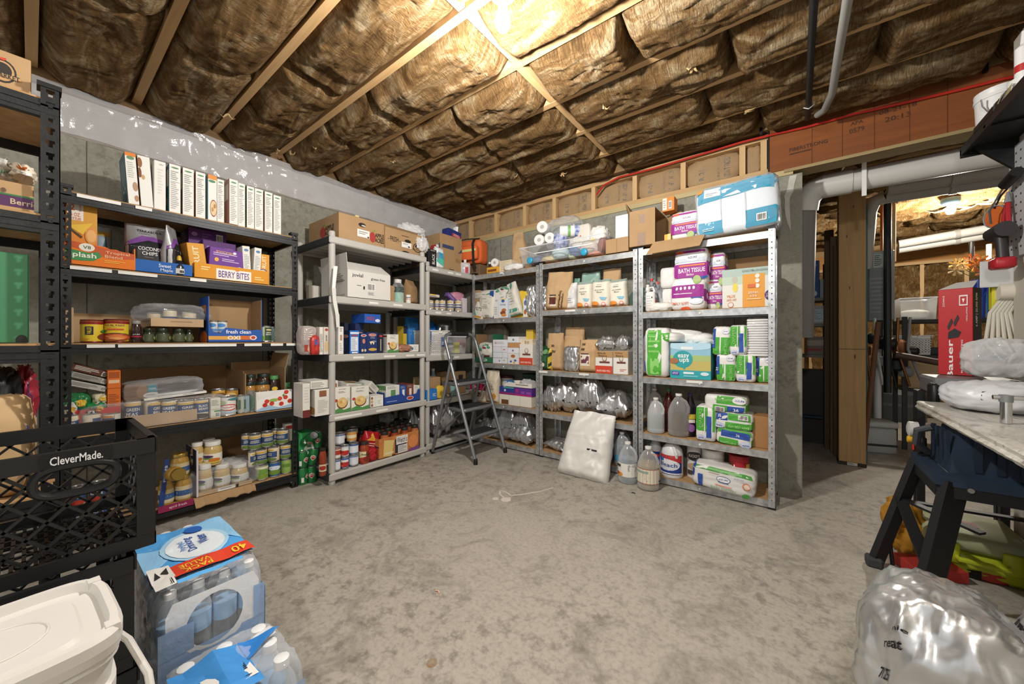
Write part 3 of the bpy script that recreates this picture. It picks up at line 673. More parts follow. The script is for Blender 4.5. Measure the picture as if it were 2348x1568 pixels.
for i, (u0, u1, v) in enumerate(cer):
    s = SL(u0, u1, v, Z1, XF + (.012 if i == 8 else 0)); pr = [('e', .5, .93, .34, .018, '#5d8a63'), ('l', .14, .06, .86, .62, 14, '#9fa09b'), ('l', .14, .66, .9, .86, 5, '#8f918c'), ('r', .1, .635, .92, .64, '#55575a')]
    if i == 0: pr = [('r', 0, .93, 1, 1, '#d97b28'), ('e', .5, .9, .36, .035, '#5f8a66'), ('l', .15, .5, .85, .82, 8, '#b5b3aa'), ('e', .75, .35, .24, .09, '#b08a6b'), ('e', .8, .12, .2, .06, '#a98160')]
    if i == 1: pr = [('e', .15, .86, .2, .1, '#8d5b32'), ('e', .1, .66, .14, .1, '#75451f'), ('e', .35, .58, .14, .05, '#c29a6b')]
    if i == 2: pr = [('e', .6, .93, .2, .015, '#b8b6ae'), ('l', .3, .3, .8, .84, 9, '#d2d0c9')]
    if i == 6: pr = [('r', 0, .9, 1, 1, '#d98a3b'), ('e', .45, .86, .4, .03, '#4f8258'), ('e', .62, .27, .4, .19, '#8d3b22'), ('e', .62, .27, .36, .165, '#d9bf93'), ('e', .5, .24, .14, .05, '#b98a52'), ('e', .75, .32, .14, .05, '#a8783f')]
    lp = [('r', .1, .55, .9, .9, '#c9c2b2' if i == 0 else '#e3dccb'), ('e', .5, .25, .3, .12, '#b99061')] if i in (0, 3, 4, 8) else ()
    if i == 0: lp = [('e', .55, .64, .35, .25, '#6d8489'), ('e', .4, .3, .06, .03, '#c9c0a8'), ('e', .7, .33, .06, .03, '#c9c0a8'), ('e', .5, .16, .3, .1, '#3f5158')]
    carton(s, .19, '#e4e2dc', cn[i], 'cereal_box', 'cereal box', pr, [('r', 0, 0, 1, 1, cside[i])] + list(lp), tilt=((.0, -.06, 0) if i < 2 else (0, 0, 0)), group=None, r=.001)
# ---- second shelf
s = SL(154, 223, 468, Z2 + .006, -2.95)
carton(s, .13, '#e58a2e', 'orange juice twin-pack box picturing pineapple, behind the open orange tray', 'juice_box', 'box', [('r', 0, .52, 1, 1, '#dfa23c'), ('r', .0, .72, .53, .99, '#efe7dc'), ('t', '2', .17, .92, .14, .1, '#d5622a'), ('t', '96 OZ.', .24, .81, .4, .06, '#d5622a'), ('t', 'BOTTLES', .24, .745, .42, .04, '#d5622a'), ('v', 'PACK', .42, .92, .06, .1, '#d5622a'),
    ('p', [(.02, .62), (.85, .71), (.5, .5)], '#eec23e'), ('p', [(.06, .6), (.5, .47), (.46, .44), (.1, .55)], '#4a3a16'), ('e', .8, .5, .22, .14, '#e79b4c'), ('e', .8, .5, .16, .1, '#f1b873')], r=.002)
s = SL(149, 310.5, 560, Z2, -2.892)
o = opencarton(s, .25, '#e57a28', 'torn-open orange juice tray with green logo at the left end of second shelf', 'juice_tray', 'box', pr=[('p', [(0, 1), (.98, .74), (.98, .5), (.6, .42), (0, .78)], '#c4521f'),
    ('e', .29, .78, .11, .17, '#e6e2d4'), ('t', 'V8', .29, .78, .11, .14, '#2e5a35'), ('p', [(0, .66), (.32, .56), (.45, .64), (.5, .45), (.38, .24), (.2, .2), (0, .22)], '#3d8a4c'), ('t', 'Splash', .22, .42, .4, .27, '#f2ede2'),
    ('t', 'Tropical', .73, .66, .36, .15, '#eebd8e'), ('t', 'Blend', .67, .5, .26, .13, '#eebd8e'), ('l', .53, .2, .86, .33, 2, '#f3c24c')],
    cut=[(0, 0), (1, 0), (1, .70), (.93, .74), (.9, .78), (.8, .74), (.72, .84), (.62, .83), (.55, .9), (.3, .95), (.22, .9), (0, .99)], inner=KRAFT)
bag(SL(218, 258, 519, Z2, -3.16), .08, '#9fb0b8', 'pale blue and white snack bag behind the orange juice boxes', 'snack_bag', 'bag', [('p', [(.2, .2), (.9, .1), (.6, .8)], '#3c5f7a'), ('r', .1, .8, .9, .9, '#c9a24a')], 3)
SIL = mat('#b9b9bb', .35, .55)
def terra(s, d, label, seed, tilt, full=True):
    pr = [('p', [(0, 0), (1, 0), (1, .62), (.62, .72), (.38, .72), (0, .5)], '#232328'), ('p', [(0, .5), (.38, .72), (.62, .72), (1, .62), (1, .67), (.62, .76), (.36, .76), (0, .57)], '#7d4a9a')]
    if full: pr += [('t', 'TERRASOUL', .53, .865, .56, .05, '#1f1f22'), ('l', .3, .79, .75, .82, 1, '#8a8a8c'), ('t', 'COCONUT', .54, .47, .56, .075, '#e9e9ea'), ('t', 'CHIPS', .52, .37, .34, .075, '#e9e9ea'), ('e', .5, .06, .35, .05, '#c9b39a'), ('l', .4, .27, .66, .29, 1, '#9a9a9c')]
    return bag(s, d, SIL, label, 'snack_pouch', 'bag', pr, seed, .005, tilt, top=.5, pinch=.06)
terra(SL(287, 392, 513, Z2 + .015, -2.95), .09, 'silver and black pouch of coconut chips standing on a low blue tray', 4, (-.06, 0, -.05))
terra(SL(383, 432, 523, Z2 + .01, -2.93), .07, 'silver pouch turned edge-on to the right of the coconut chips', 5, (0, 0, .95), False)
s = SL(310, 441, 601, Z2, -2.893)
opencarton(s, .2, '#2c66b4', 'low blue cardboard tray under the coconut chips pouch', 'tray', 'box', pr=[('t', 'Sweet', .5, .68, .22, .3, '#d5dff0'), ('t', 'Maple', .53, .3, .22, .3, '#d5dff0')])
def squeeze(s, label):
    t = T('squeeze_bottle', label, 'bottle', inward(s, s.w / 2), s.rz); r = s.w / 2; h = s.h
    M().lathe([(0, 0), (r * .9, 0), (r, .01), (r, h * .42), (r * .93, h * .5), (r * .8, h * .62), (r * .3, h * .78)], mat('#20242c', .2, spec=.8), 18).build('bottle_body', t)
    M().lathe([(r * .38, h * .76), (r * .36, h * .9), (r * .2, h), (0, h)], mat('#d9b23a', .4), 14).build('cap', t)
    prints([('r', .3, .15, .75, .75, '#dad6cc'), ('b', .45, .2, .68, .6, 0), ('l', .05, .2, .28, .8, 5, '#9a9da5')], cmap(r, .005, h * .45), t, 6)
squeeze(SL(397, 430, 585, Z2, -2.888), 'dark squeeze bottle with yellow cap in front of the blue tray')
PU = '#54296b'
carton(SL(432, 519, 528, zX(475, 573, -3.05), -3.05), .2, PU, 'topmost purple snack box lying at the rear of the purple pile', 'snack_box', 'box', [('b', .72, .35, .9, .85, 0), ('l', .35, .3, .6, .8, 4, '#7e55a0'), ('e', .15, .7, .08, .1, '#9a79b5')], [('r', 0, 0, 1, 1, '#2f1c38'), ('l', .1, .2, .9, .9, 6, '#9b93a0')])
carton(SL(465, 541, 555, Z2, -3.0), .1, PU, 'middle purple snack box standing upside down behind the front one', 'snack_box', 'box', [('T', 'DELICIOUS', .5, .68, .5, .1, '#c9a24a'), ('T', 'Shells & White Cheddar', .5, .83, .8, .06, '#b496cc'), ('e', .93, .6, .05, .06, '#d8cce2')])
carton(SL(478, 558, 571, Z2 + .045, -2.915), .1, '#6a3690', 'front purple snack box printed upside down, leaning in the orange tray', 'snack_box', 'box', [('T', 'DELICIOUS', .42, .84, .5, .08, '#d9b04a'), ('e', .2, .52, .06, .08, '#e0a83a'), ('l', .1, .66, .8, .8, 2, '#cdb6dd'), ('l', .35, .46, .95, .6, 2, '#cdb6dd'), ('e', .87, .25, .08, .11, '#cfc0d8'), ('l', .1, .1, .6, .26, 2, '#cdb6dd'), ('e', .7, .87, .05, .05, '#e8dff0')], tilt=(0, .05, 0))
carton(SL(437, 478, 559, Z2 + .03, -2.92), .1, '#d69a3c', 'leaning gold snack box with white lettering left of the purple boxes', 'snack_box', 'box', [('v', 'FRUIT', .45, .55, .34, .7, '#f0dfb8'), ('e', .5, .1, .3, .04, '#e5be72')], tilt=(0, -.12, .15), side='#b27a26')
s = SL(446, 614, 612, Z2, -2.891)
opencarton(s, .2, '#d99530', 'low gold display tray with white lettering panel holding snack boxes', 'display_tray', 'box', pr=[('r', .27, .06, .75, .78, '#ece6dc'), ('t', 'BERRY BITES', .51, .42, .42, .46, '#5b3a86'), ('e', .55, .8, .03, .1, '#d8862b'), ('l', .08, .5, .22, .8, 2, '#f3d995'), ('l', .8, .2, .95, .5, 2, '#f3d995')], tilt=(0, 0, 0), inner=KRAFT)
for a, b, v, l in ((560, 577, 565, 'narrow white box with blue print standing left in the gold tray'), (579.5, 596, 568, 'narrow white box with fine print standing right in the gold tray')):
    carton(SL(a, b, v, Z2 + .02, -2.91), .12, '#e3e0d8', l, 'carton', 'box', [('l', .15, .1, .85, .75, 14, '#9aa0a8'), ('e', .5, .88, .3, .04, '#5a7fb0')], tilt=(0, -.05 if a < 570 else .05, 0))
carton(SL(590, 618, 583, Z2 + .006, -2.93), .1, '#d69532', 'gold snack box with purple seal at the right end of second shelf', 'snack_box', 'box', [('v', 'FRUIT', .55, .7, .34, .5, '#f0dfb8'), ('e', .45, .38, .4, .13, '#5b3a86'), ('e', .45, .38, .3, .1, '#e7d9b0'), ('l', .15, .06, .8, .2, 2, '#f2e2b6')])
# ---- third shelf
carton(SL(150, 169, 705, Z3, -2.93), .006, TAN, 'upright tan cardboard flap at the left end of the third shelf', 'cardboard_flap', 'cardboard')
opencarton(SL(160, 470, 722, Z3, -3.2), .08, KRAFT, 'long low cardboard tray with tall back behind the yellow cans', 'cardboard_tray', 'box', low=.0, left=.15, right=.7)
ENC = [('r', 0, .86, 1, 1, '#8a1f1c'), ('e', .42, .78, .34, .09, '#d9b843'), ('t', 'OLD EL PASO', .42, .78, .56, .07, '#5a1a14'), ('r', .25, .55, .68, .62, '#c9542a'), ('e', .15, .5, .08, .06, '#3f7a3a'), ('e', .48, .2, .42, .2, '#4a1d12'), ('e', .48, .19, .38, .17, '#b4502a'), ('p', [(.2, .22), (.5, .33), (.78, .2), (.6, .08)], '#d97a3a'), ('p', [(.3, .14), (.52, .2), (.7, .12), (.5, .06)], '#e5a05a')]
canS(SL(239, 300, 732, Z3, -2.895), '#dfc232', 'large yellow can picturing enchiladas with dark red rim on the third shelf', ENC, rim=mat('#7a2b26', .4, .4))
canS(SL(184, 240, 733, Z3, -2.90), '#dfc232', 'large yellow can with dark blue value flag at the left', [('r', 0, .86, 1, 1, '#8a1f1c'), ('r', .32, .32, .54, .74, '#26263a'), ('v', 'VALUE', .43, .53, .12, .34, '#e8d23a'), ('e', .85, .5, .1, .07, '#3f7a3a'), ('e', .9, .22, .25, .18, '#7a2f1c'), ('e', .3, .1, .15, .03, '#c78a2a')], rim=mat('#7a2b26', .4, .4))
jarS(SL(301, 326, 736, Z3, -2.90), '#33181a', '#9b9a98', 'dark red glass jar with silver lid right of the yellow cans', [('r', .0, .3, 1, .45, '#a3273a'), ('t', 'JAM', .5, .6, .4, .14, '#dcd7d0')], lidh=.12, paper='#2b1517')
gl = '#1d2a1b'
for i, (a, b, v, l) in enumerate(((327, 356, 754, 'short dark-lidded jar nearest the dark red jar, under the wrapped can tray'), (356, 394, 753, 'short dark-lidded jar with label in the middle of the tray shelter'), (398, 430, 754, 'third short dark-lidded jar under the shrink-wrapped tray'), (429, 447, 756, 'last short jar tucked at the right under the wrapped tray'))):
    jarS(SL(a, b, v, Z3, -2.905), '#2b3320', gl, l, [('l', .25, .2, .75, .85, 5, '#9aa08c'), ('e', .15, .5, .1, .25, '#8a8f55'), ('e', .88, .5, .1, .25, '#8a8f55')], lidh=.2, paper='#4e553c', pz=(.1, .75), back=.01 * i)
zt = zX(405, 751, -2.915)
tr = opencarton(SL(346, 467, 731, zt, -2.915), .28, TAN, 'shrink-wrapped cardboard tray of cans resting on the dark-lidded jars', 'can_tray', 'box', pr=[('l', .35, .5, .8, .7, 1, '#8d744f')])
for i, (u, l) in enumerate(((360, 'left can inside the shrink-wrapped tray on shelf three'), (395, 'middle can with blue band inside the shrink-wrapped tray'), (437, 'right can with blue patch inside the shrink-wrapped tray'))):
    canS(SL(u - 17, u + 17, 715 - (6 if i == 1 else 0), zt + .006, -2.94), '#d8c9a8', l, [('r', 0, .1, 1, .6, NAVY if i else '#8a93a8'), ('t', 'WHOLE', .5, .42, .45, .12, '#e8e4da'), ('t', 'BEETS', .5, .26, .45, .12, '#e8e4da')], back=.03 * (2 - i))
g = soft(.35, .28, .11, clear((.97, .98, 1), .25, .14, .07, 'shrink_film'), 3.2, 14, .012, 8, 6); o = softbuild(g, 'shrink_wrap', tr); o.location = (-.0, .0, .03)
s = SL(455.0, 602, 678, Z3, -2.889)
ox = opencarton(SL(478, 601, 684, Z3, -2.889), .2, mat('#2353a6', .5), 'bright blue laundry carton with cut-out front holding small cans', 'detergent_carton', 'box', cut=[(0, 0), (1, 0), (1, .27), (.93, .3), (.8, .28), (.3, .33), (.2, .2), (.05, .25), (.0, .5)], inner=KRAFT,
    pr=[('r', 0, .06, .7, .14, '#d8a04a'), ('t', 'fresh clean', .54, .24, .47, .085, '#eef0f4'), ('t', 'OXI', .45, .105, .23, .09, '#f4f2ec'), ('r', .58, .06, .78, .15, '#cf6a2a'), ('e', .82, .11, .07, .055, '#e8e2d6'), ('e', .82, .11, .045, .035, '#c33a2a')])
prints([('r', .15, .6, .75, .82, '#cf8a3a'), ('e', .5, .45, .3, .25, '#1b2c58'), ('e', .5, .1, .4, .16, '#c96a2a')], lmap(ox.dimensions.x if False else SL(478, 601, 684, Z3, -2.889).w, SL(478, 601, 684, Z3, -2.889).h, .2), ox, name='side_label')
for i, (a, b, v, l) in enumerate(((484, 504, 716, 'white and blue can standing left inside the blue laundry carton'), (503, 527, 717, 'white can with silver top standing right inside the blue carton'))):
    canS(SL(a, b, v, Z3 + .055, -2.91), '#dcdcd6', l, [('e', .4, .7, .3, .2, '#4f8ccf'), ('r', .2, .1, .8, .35, '#5b92cc'), ('l', .2, .4, .8, .6, 3, '#9aa')], back=.02, h=.085)
for i in range(5):
    s = SL(488 + i * 23, 508 + i * 23, 755, Z3 + .005, -2.905); canS(s, '#d4d7da', ['first', 'second', 'third', 'fourth', 'fifth'][i] + ' low can along the front row inside the blue carton', (), back=.008, h=.062 + .0 * i)
canS(SL(602, 625, 747, Z3, -2.892), '#cfd6b6', 'green bean can with white left half at the right end of shelf three', [('r', .42, .02, .98, .98, '#2f4c30'), ('e', .15, .2, .3, .2, '#7faa3f'), ('t', 'GREEN', .7, .6, .4, .1, '#e6e6da'), ('t', 'BEANS', .7, .46, .4, .1, '#e6e6da'), ('e', .7, .8, .2, .06, '#d8c890')])
canS(SL(622, 637, 749, Z3, -2.91), '#4d6660', 'dark striped can hidden behind the green bean can', [('l', .2, .1, .9, .9, 7, '#c5cac2')], back=.03)
# ---- fourth shelf
BRN = mat('#5a2f22', .5); PKG = mat('#8d8a83', .5)
for i, (u0, u1, v, x, h, ty, c, l) in enumerate(((158, 246, 846, -2.96, .035, .42, '#5d3527', 'dark brown snack box slanting down at the top of the heaped packets'), (156, 246, 862, -2.95, .03, .40, '#9a978e', 'grey printed packet box slanting under the brown one'), (152, 244, 880, -2.945, .03, .36, '#b9b6ae', 'pale grey packet box slanting lowest in the heap'))):
    s = SL(u0, u1, v, zX(200, v + 12, x), x); s.h = h
    carton(s, .15, c, l, 'snack_box', 'box', [('l', .06, .2, .8, .8, 3, '#d8d5cc' if i == 0 else '#6b6963'), ('b', .83, .15, .97, .85, 0)], tilt=(0, ty, 0), tp=[('l', .05, .1, .9, .9, 8, '#77746c')])
for i, (u0, u1, v0, v1, x, c, l, sd) in enumerate(((152, 208, 905, 962, -2.93, '#2f7a45', 'crumpled green snack packet at the left of the heap', 3), (196, 248, 925, 962, -2.92, '#2b8a4c', 'bright green candy bag bottom right of the heap', 6), (214, 250, 905, 935, -2.935, '#cfc7a8', 'pale packet with green edge lying across the heap', 8), (153, 176, 925, 965, -2.915, '#d9d5cc', 'white and orange packet by the near post in the heap', 9), (196, 226, 935, 960, -2.912, '#4a2a20', 'dark brown packet with white label in the front of the heap', 12))):
    z = zX((u0 + u1) / 2, v1, x); s = SL(u0, u1, v0, z, x); block(s, .09, mat(c, .3), l, 'snack_packet', 'packet', [('r', .2, .3, .7, .7, '#e6e2d8'), ('b', .3, .35, .6, .6, 0)] if i == 4 else [('p', [(.1, .2), (.5, .5), (.9, .1)], '#1d3f6b'), ('e', .6, .65, .2, .15, '#e9c24a')], k=3, amp=.012, seed=sd, n=12)
s = SL(153, 276, 938, Z4, -2.915)
opencarton(s, .22, '#c0382c', 'low red cardboard tray behind the three beet cans', 'cardboard_tray', 'box', pr=[('t', 'PASTA SAUCE', .6, .62, .5, .26, '#e7d5c8')], inner=mat('#9c3026', .7))
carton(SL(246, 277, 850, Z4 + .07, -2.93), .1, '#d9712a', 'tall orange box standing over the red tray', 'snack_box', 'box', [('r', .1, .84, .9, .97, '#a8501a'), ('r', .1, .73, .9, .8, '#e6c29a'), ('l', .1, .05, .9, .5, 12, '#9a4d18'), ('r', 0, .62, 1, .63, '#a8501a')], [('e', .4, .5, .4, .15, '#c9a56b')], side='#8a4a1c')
BEET = [('r', 0, .3, 1, .78, NAVY), ('e', .45, .84, .4, .1, '#d9cfb6'), ('e', .4, .16, .45, .16, '#b53a2a'), ('t', 'SLICED', .42, .64, .4, .1, '#eee8da'), ('t', 'BEETS', .42, .48, .4, .13, '#eee8da')]
for i, (a, b, v, pr, l) in enumerate(((150, 182, 951, BEET, 'left can with navy band in front of the red tray'), (187, 233, 948, [('r', .55, .3, 1, .8, NAVY), ('l', .05, .2, .3, .9, 8, '#a09a8a'), ('b', .34, .15, .48, .5, 0)], 'cream can turned to show its barcode in front of the red tray'), (235, 277, 947, BEET[:1] + [('e', .3, .16, .35, .16, '#c0442c'), ('r', .62, 0, 1, 1, '#dcd8cf'), ('e', .3, .87, .3, .08, '#cf8a3a')], 'can with navy band and red fruit right of the barcode can'))):
    canS(SL(a, b, v, Z4, -2.889), CREAM, l, pr)
opencarton(SL(283, 560, 848, Z4, -2.965), .38, KRAFTD, 'big brown cardboard carton with cut-away front at the back of shelf four', 'open_carton', 'box', low=.0, left=.3, right=.9)
# lower shrink tray of green peas
zt = Z4
tr = opencarton(SL(288, 452, 947, zt, -2.887), .07, TAN, 'shrink-wrapped cardboard tray of green pea cans along the front of shelf four', 'can_tray', 'box', back=.2)
PEA = [('r', 0, .28, 1, .82, NAVY), ('t', 'GREEN', .5, .68, .56, .13, '#eee8da'), ('t', 'PEAS', .45, .48, .46, .15, '#eee8da'), ('e', .75, .2, .3, .14, '#8fa84a'), ('e', .45, .9, .4, .07, '#d8b56a')]
for i, (a, b, l) in enumerate(((288, 326, 'first green pea can in the wrapped tray'), (331, 369, 'second can turned sideways in the wrapped pea tray'), (371, 407, 'third green pea can in the wrapped tray'), (409, 448, 'fourth green pea can, partly turned, in the wrapped tray'))):
    canS(SL(a, b, 918, zt + .004, -2.895), CREAM, l, PEA, key='pea', turn=(0, 1.1, .1, .5)[i])
g = soft(.62, .1, .145, clear((.97, .98, 1), .22, .12, .05, 'shrink_film'), 7, 12, .006, 8, 3); o = softbuild(g, 'shrink_wrap', tr); o.location = (-.004, -.012, .0)
zt2 = zX(330, 918, -2.90)
W2 = mat('#d9d6d0', .5, bm=.2, bs=30)
tr = opencarton(SL(331, 474, 905, zt2, -2.892), .16, mat('#e2e0db', .5), 'white-fronted wrapped tray resting on the green pea cans', 'can_tray', 'box', pr=[('l', .15, .25, .55, .8, 2, '#b9b6b0'), ('l', .6, .4, .92, .75, 1, '#8f8d88')], tilt=(0, -.055, 0))
s = SL(284, 362, 882, zt2, -2.94)
carton(s, .14, '#8b6440', 'brown picture panel with teal square at the left of the wrapped upper tray', 'soup_case', 'box', [('e', .25, .55, .28, .38, '#7c532f'), ('e', .55, .5, .2, .4, '#9a7148'), ('r', .68, .45, .98, .96, '#3b8a9a'), ('t', 'FARM', .83, .68, .2, .12, '#dfe9ea'), ('e', .83, .25, .28, .2, '#d9d6cf'), ('l', .65, .2, .98, .3, 1, '#7c8f92')])
g = soft(SL(284, 472, 880, zt2, -2.9).w, .24, .105, clear((.9, .92, .95), .3, .16, .07, 'shrink_film'), 5, 14, .008, 8, 13); o = softbuild(g, 'shrink_wrap', tr); o.location = (-(SL(284, 331, 880, zt2, -2.9).w) / 2, .006, .0)
BB = [('r', 0, .32, 1, .86, NAVY), ('t', 'BLACK', .62, .7, .42, .13, '#eee8da'), ('t', 'BEANS', .62, .53, .42, .13, '#eee8da'), ('e', .45, .12, .45, .16, '#2d2118'), ('e', .2, .3, .1, .1, '#e7e3da'), ('e', .45, .92, .35, .06, '#d8b56a')]
canS(SL(447, 482, 915, Z4, -2.889), CREAM, 'black bean can with navy band right of the wrapped pea tray', BB)
carton(SL(483, 506, 913, Z4, -2.89), .07, '#dedac9', 'slim cream carton with green stripe right of the black beans', 'soup_carton', 'carton', [('r', .35, .3, 1, .38, '#3f8a4a'), ('b', .45, .05, .9, .28, 0), ('l', .1, .6, .9, .9, 4, '#8f9a80'), ('r', .1, .42, .9, .46, '#bfbca8')])
canS(SL(507, 547, 909, Z4, -2.889), '#dcd9d2', 'white soup can with red oval emblem on shelf four', [('e', .52, .42, .40, .2, '#c33a34'), ('e', .52, .42, .33, .14, '#e8e2da'), ('t', 'Campfire', .52, .43, .5, .1, '#c33a34'), ('e', .2, .72, .25, .15, '#a9b98a'), ('r', .1, .1, .95, .2, '#a9c4d8'), ('e', .8, .92, .3, .07, '#3d7f8f')])
for i, (a, b, v, c, l) in enumerate(((548, 566, 907, '#a9b0a8', 'striped grey-green can behind the red emblem soup can'), (560, 578, 906, '#8fa3ad', 'pale blue striped can left of the tomato tray'), (576, 590, 905, '#5d6f62', 'dark green can half hidden by the tomato tray'))):
    canS(SL(a, b, v, Z4, -2.895), c, l, [('l', .05, .05, .95, .95, 8, '#e0ddd0'), ('r', .3, .2, .5, .8, '#4f6b58')], back=.02)
canS(SL(488, 521, 893, Z4 + .08, -3.0), '#d2a24a', 'small golden can raised behind the slim cream carton', [('e', .6, .5, .3, .3, '#7d5a22'), ('e', .2, .6, .15, .3, '#e5c27a')])
canS(SL(520, 552, 893, Z4 + .08, -3.01), '#b98a3c', 'second small golden can raised behind the red emblem can', [('e', .4, .5, .3, .3, '#e5c27a')])
oc = opencarton(SL(563, 655, 833, Z4 + .002, -2.93), .3, KRAFT, 'tall torn cardboard carton of dark-lidded jars at the right of shelf four', 'open_carton', 'box', low=.3, left=.8, right=.9, flaps=(('r', .1, 12),))
for i, (a, b, v, zz, x, l) in enumerate(((562, 590, 877, .1, -2.945, 'lower left mustard-gold jar in the torn carton'), (588, 626, 875, .1, -2.94, 'lower middle gold jar with white label in the torn carton'), (563, 593, 860, .155, -2.99, 'rear left jar with dark lid in the torn carton'), (593, 627, 858, .155, -2.985, 'rear middle jar with dark lid in the torn carton'))):
    jarS(SL(a, b, v, Z4 + zz, x), '#a87a3a' if i < 2 else '#3a2418', '#23302a', l, [('b', .4, .2, .75, .8, 0)] if i == 1 else [('l', .2, .2, .8, .8, 4, '#e0dacb')], lidh=.22, paper='#8f6f4a' if i else '#7d7a72', pz=(.1, .55))
jarS(SL(621, 643, 862, Z4 + .09, -2.935), '#2a1714', '#4f8f52', 'dark jam jar with green lid at the right of the torn carton', [('r', .25, .1, .85, .9, '#22202a'), ('e', .55, .65, .2, .25, '#d9b53a'), ('l', .35, .15, .8, .45, 2, '#dcd7cc')], lidh=.17)
jarS(SL(650, 671, 878, Z4 + .03, -2.96), '#3b4a22', '#4f8f62', 'green lidded jar peeking over the white tomato tray', (), lidh=.2)
opencarton(SL(588, 672, 897, Z4, -2.889), .038, '#e6e4e0', 'white tray printed with tomatoes over blue splash at the right end of shelf four', 'tomato_tray', 'box', low=1, pr=[('p', [(0, .1), (.3, .3), (.6, .12), (1, .25), (1, .05), (0, .02)], '#9db7d2')] + [('e', x, z, .065, .11, c) for x, z, c in ((.27, .5, '#c43a2c'), (.22, .32, '#b5301f'), (.4, .36, '#c43a2c'), (.62, .58, '#c9472f'), (.78, .62, '#c43a2c'), (.9, .4, '#b5301f'), (.66, .3, '#c43a2c'), (.8, .9, '#c43a2c'))] + [('e', .45, .54, .12, .08, '#8fb04a'), ('e', .72, .74, .03, .06, '#4f8a3a')], cut=[(0, 0), (1, 0), (1, .85), (.8, 1), (.6, .96), (.35, .75), (0, .62)])
# ---- bottom shelf
opencarton(SL(458, 585, 1012, Z5 + .0, -3.17), .14, KRAFTD, 'brown cardboard carton backing the applesauce jars on the bottom shelf', 'open_carton', 'box', low=0, left=.6, right=.5)
carton(SL(451, 455, 1034, Z5 + .005, -2.887), .25, '#d5cfd8', 'dark printed side panel of a cut-open carton beside the applesauce', 'cardboard_sheet', 'cardboard', lp=[('r', 0, 0, .95, 1, '#28203c'), ('l', .1, .5, .6, .8, 5, '#3d3452')], r=.001)
JW = mat('#dcdad4', .4); SAUCE = '#c3a76a'
def app(s, l, back=0, **k): return jarS(s, SAUCE, JW, l, [('r', .0, .0, .72, 1, '#e9e4d4'), ('e', .3, .72, .22, .16, '#4a2f5a'), ('r', .08, .42, .5, .56, '#5f9a3a'), ('e', .55, .3, .2, .22, '#c9742a'), ('r', .0, .0, .72, .12, '#d9c24a')], paper='#e6e3da', pz=(.16, .6), back=back, key='app', **k)
for a, b, v, v1, x, l in ((440, 470, 1016, 1066, -2.96, 'applesauce jar at upper left against the dark carton panel'), (466, 500, 1008, 1060, -3.0, 'rear upper applesauce jar with white lid'), (471, 515, 1014, 1067, -2.93, 'front upper applesauce jar with colourful label and white lid')):
    app(SL(a, b, v, zX((a + b) / 2, v1, x), x), l)
zj = Z5 + .012
row = [(455, 492), (494, 533), (533, 576)]
wr_ = opencarton(SL(455, 578, 1115, Z5, -2.893), .26, TAN, 'shrink-wrapped tray of applesauce jars on the bottom shelf', 'jar_tray', 'box', pr=[('r', .34, .15, .66, .95, '#dfdcd6'), ('l', .38, .4, .62, .7, 1, '#77746f'), ('r', .68, .2, .73, 1, '#24242a')])
nm = ['left', 'middle', 'right']
for r_ in range(3):
    for i, (a, b) in enumerate(row):
        app(SL(a, b, 1064, zj, -2.905), 'white-lidded applesauce jar in the wrapped tray, %s one of the %s row' % (nm[i], ('front', 'middle', 'back')[r_]), back=.084 * r_, h=None) if False else jarS(SL(a + 1, b - 1, 1066, zj, -2.915), SAUCE, JW, 'white-lidded applesauce jar in the wrapped tray, %s one of the %s row' % (nm[i], ('front', 'middle', 'back')[r_]), [('e', .3, .72, .22, .16, '#4a2f5a'), ('r', .08, .42, .5, .56, '#5f9a3a'), ('r', .55, .1, 1, .9, '#d8d6cf')], paper='#e6e3da', pz=(.16, .6), back=.098 * r_, key='appl%d' % i)
g = soft(.40, .27, .15, clear((.97, .98, 1), .25, .12, .06, 'shrink_film'), 6, 12, .008, 8, 5); o = softbuild(g, 'shrink_wrap', wr_); o.location = (0, -.004, 0)
# torn kraft base and purple carton edge
g = M(); rr = random.Random(4); pts = [(-.32, 0), (.3, 0)]
a = onX(445, 1110, -2.88); b = onX(585, 1110, -2.88); n = 14; top = []; bot = []
for i in range(n + 1):
    t = i / n; y = a.y + (b.y - a.y) * t; top.append((-2.89, y, Z5 + .003)); bot.append((-2.83 + rr.uniform(-.012, .012) - .03 * t, y, Z5 - .035 + rr.uniform(-.006, .006)))
for i in range(n): g.quad([top[i], top[i + 1], bot[i + 1], bot[i]], KRAFT); g.quad([tuple(Vector(p) + Vector((0, 0, -.004))) for p in (top[i], bot[i], bot[i + 1], top[i + 1])], KRAFT)
tag(g.build('torn_cardboard', smooth=0), 'torn kraft cardboard flap hanging over the bottom shelf edge', 'cardboard')
g = M(); p = onX(362, 1130, -2.875); q = onX(444, 1130, -2.875)
g.box(-2.877, -2.873, p.y, q.y, Z5 - .025, Z5 + .012, mat('#8e2350', .55)); o = tag(g.build('carton_edge', smooth=0), 'magenta carton edge with white script under the mustard-lidded jars', 'cardboard')
prints([('t', 'april fresh', .55, .5, .5, .5, '#e0c2cc')], lambda s, t, e: (-2.873 + e, p.y + (q.y - p.y) * s, Z5 - .025 + .037 * t), o)
GOLD = mat('#b79a4f', .3, .8); MUS = '#b08a3c'; ML = [('r', 0, .1, 1, .8, '#d5c7a2'), ('r', 0, .3, 1, .7, '#3f5f93'), ('l', .25, .4, .8, .6, 2, '#d8d2c0')]
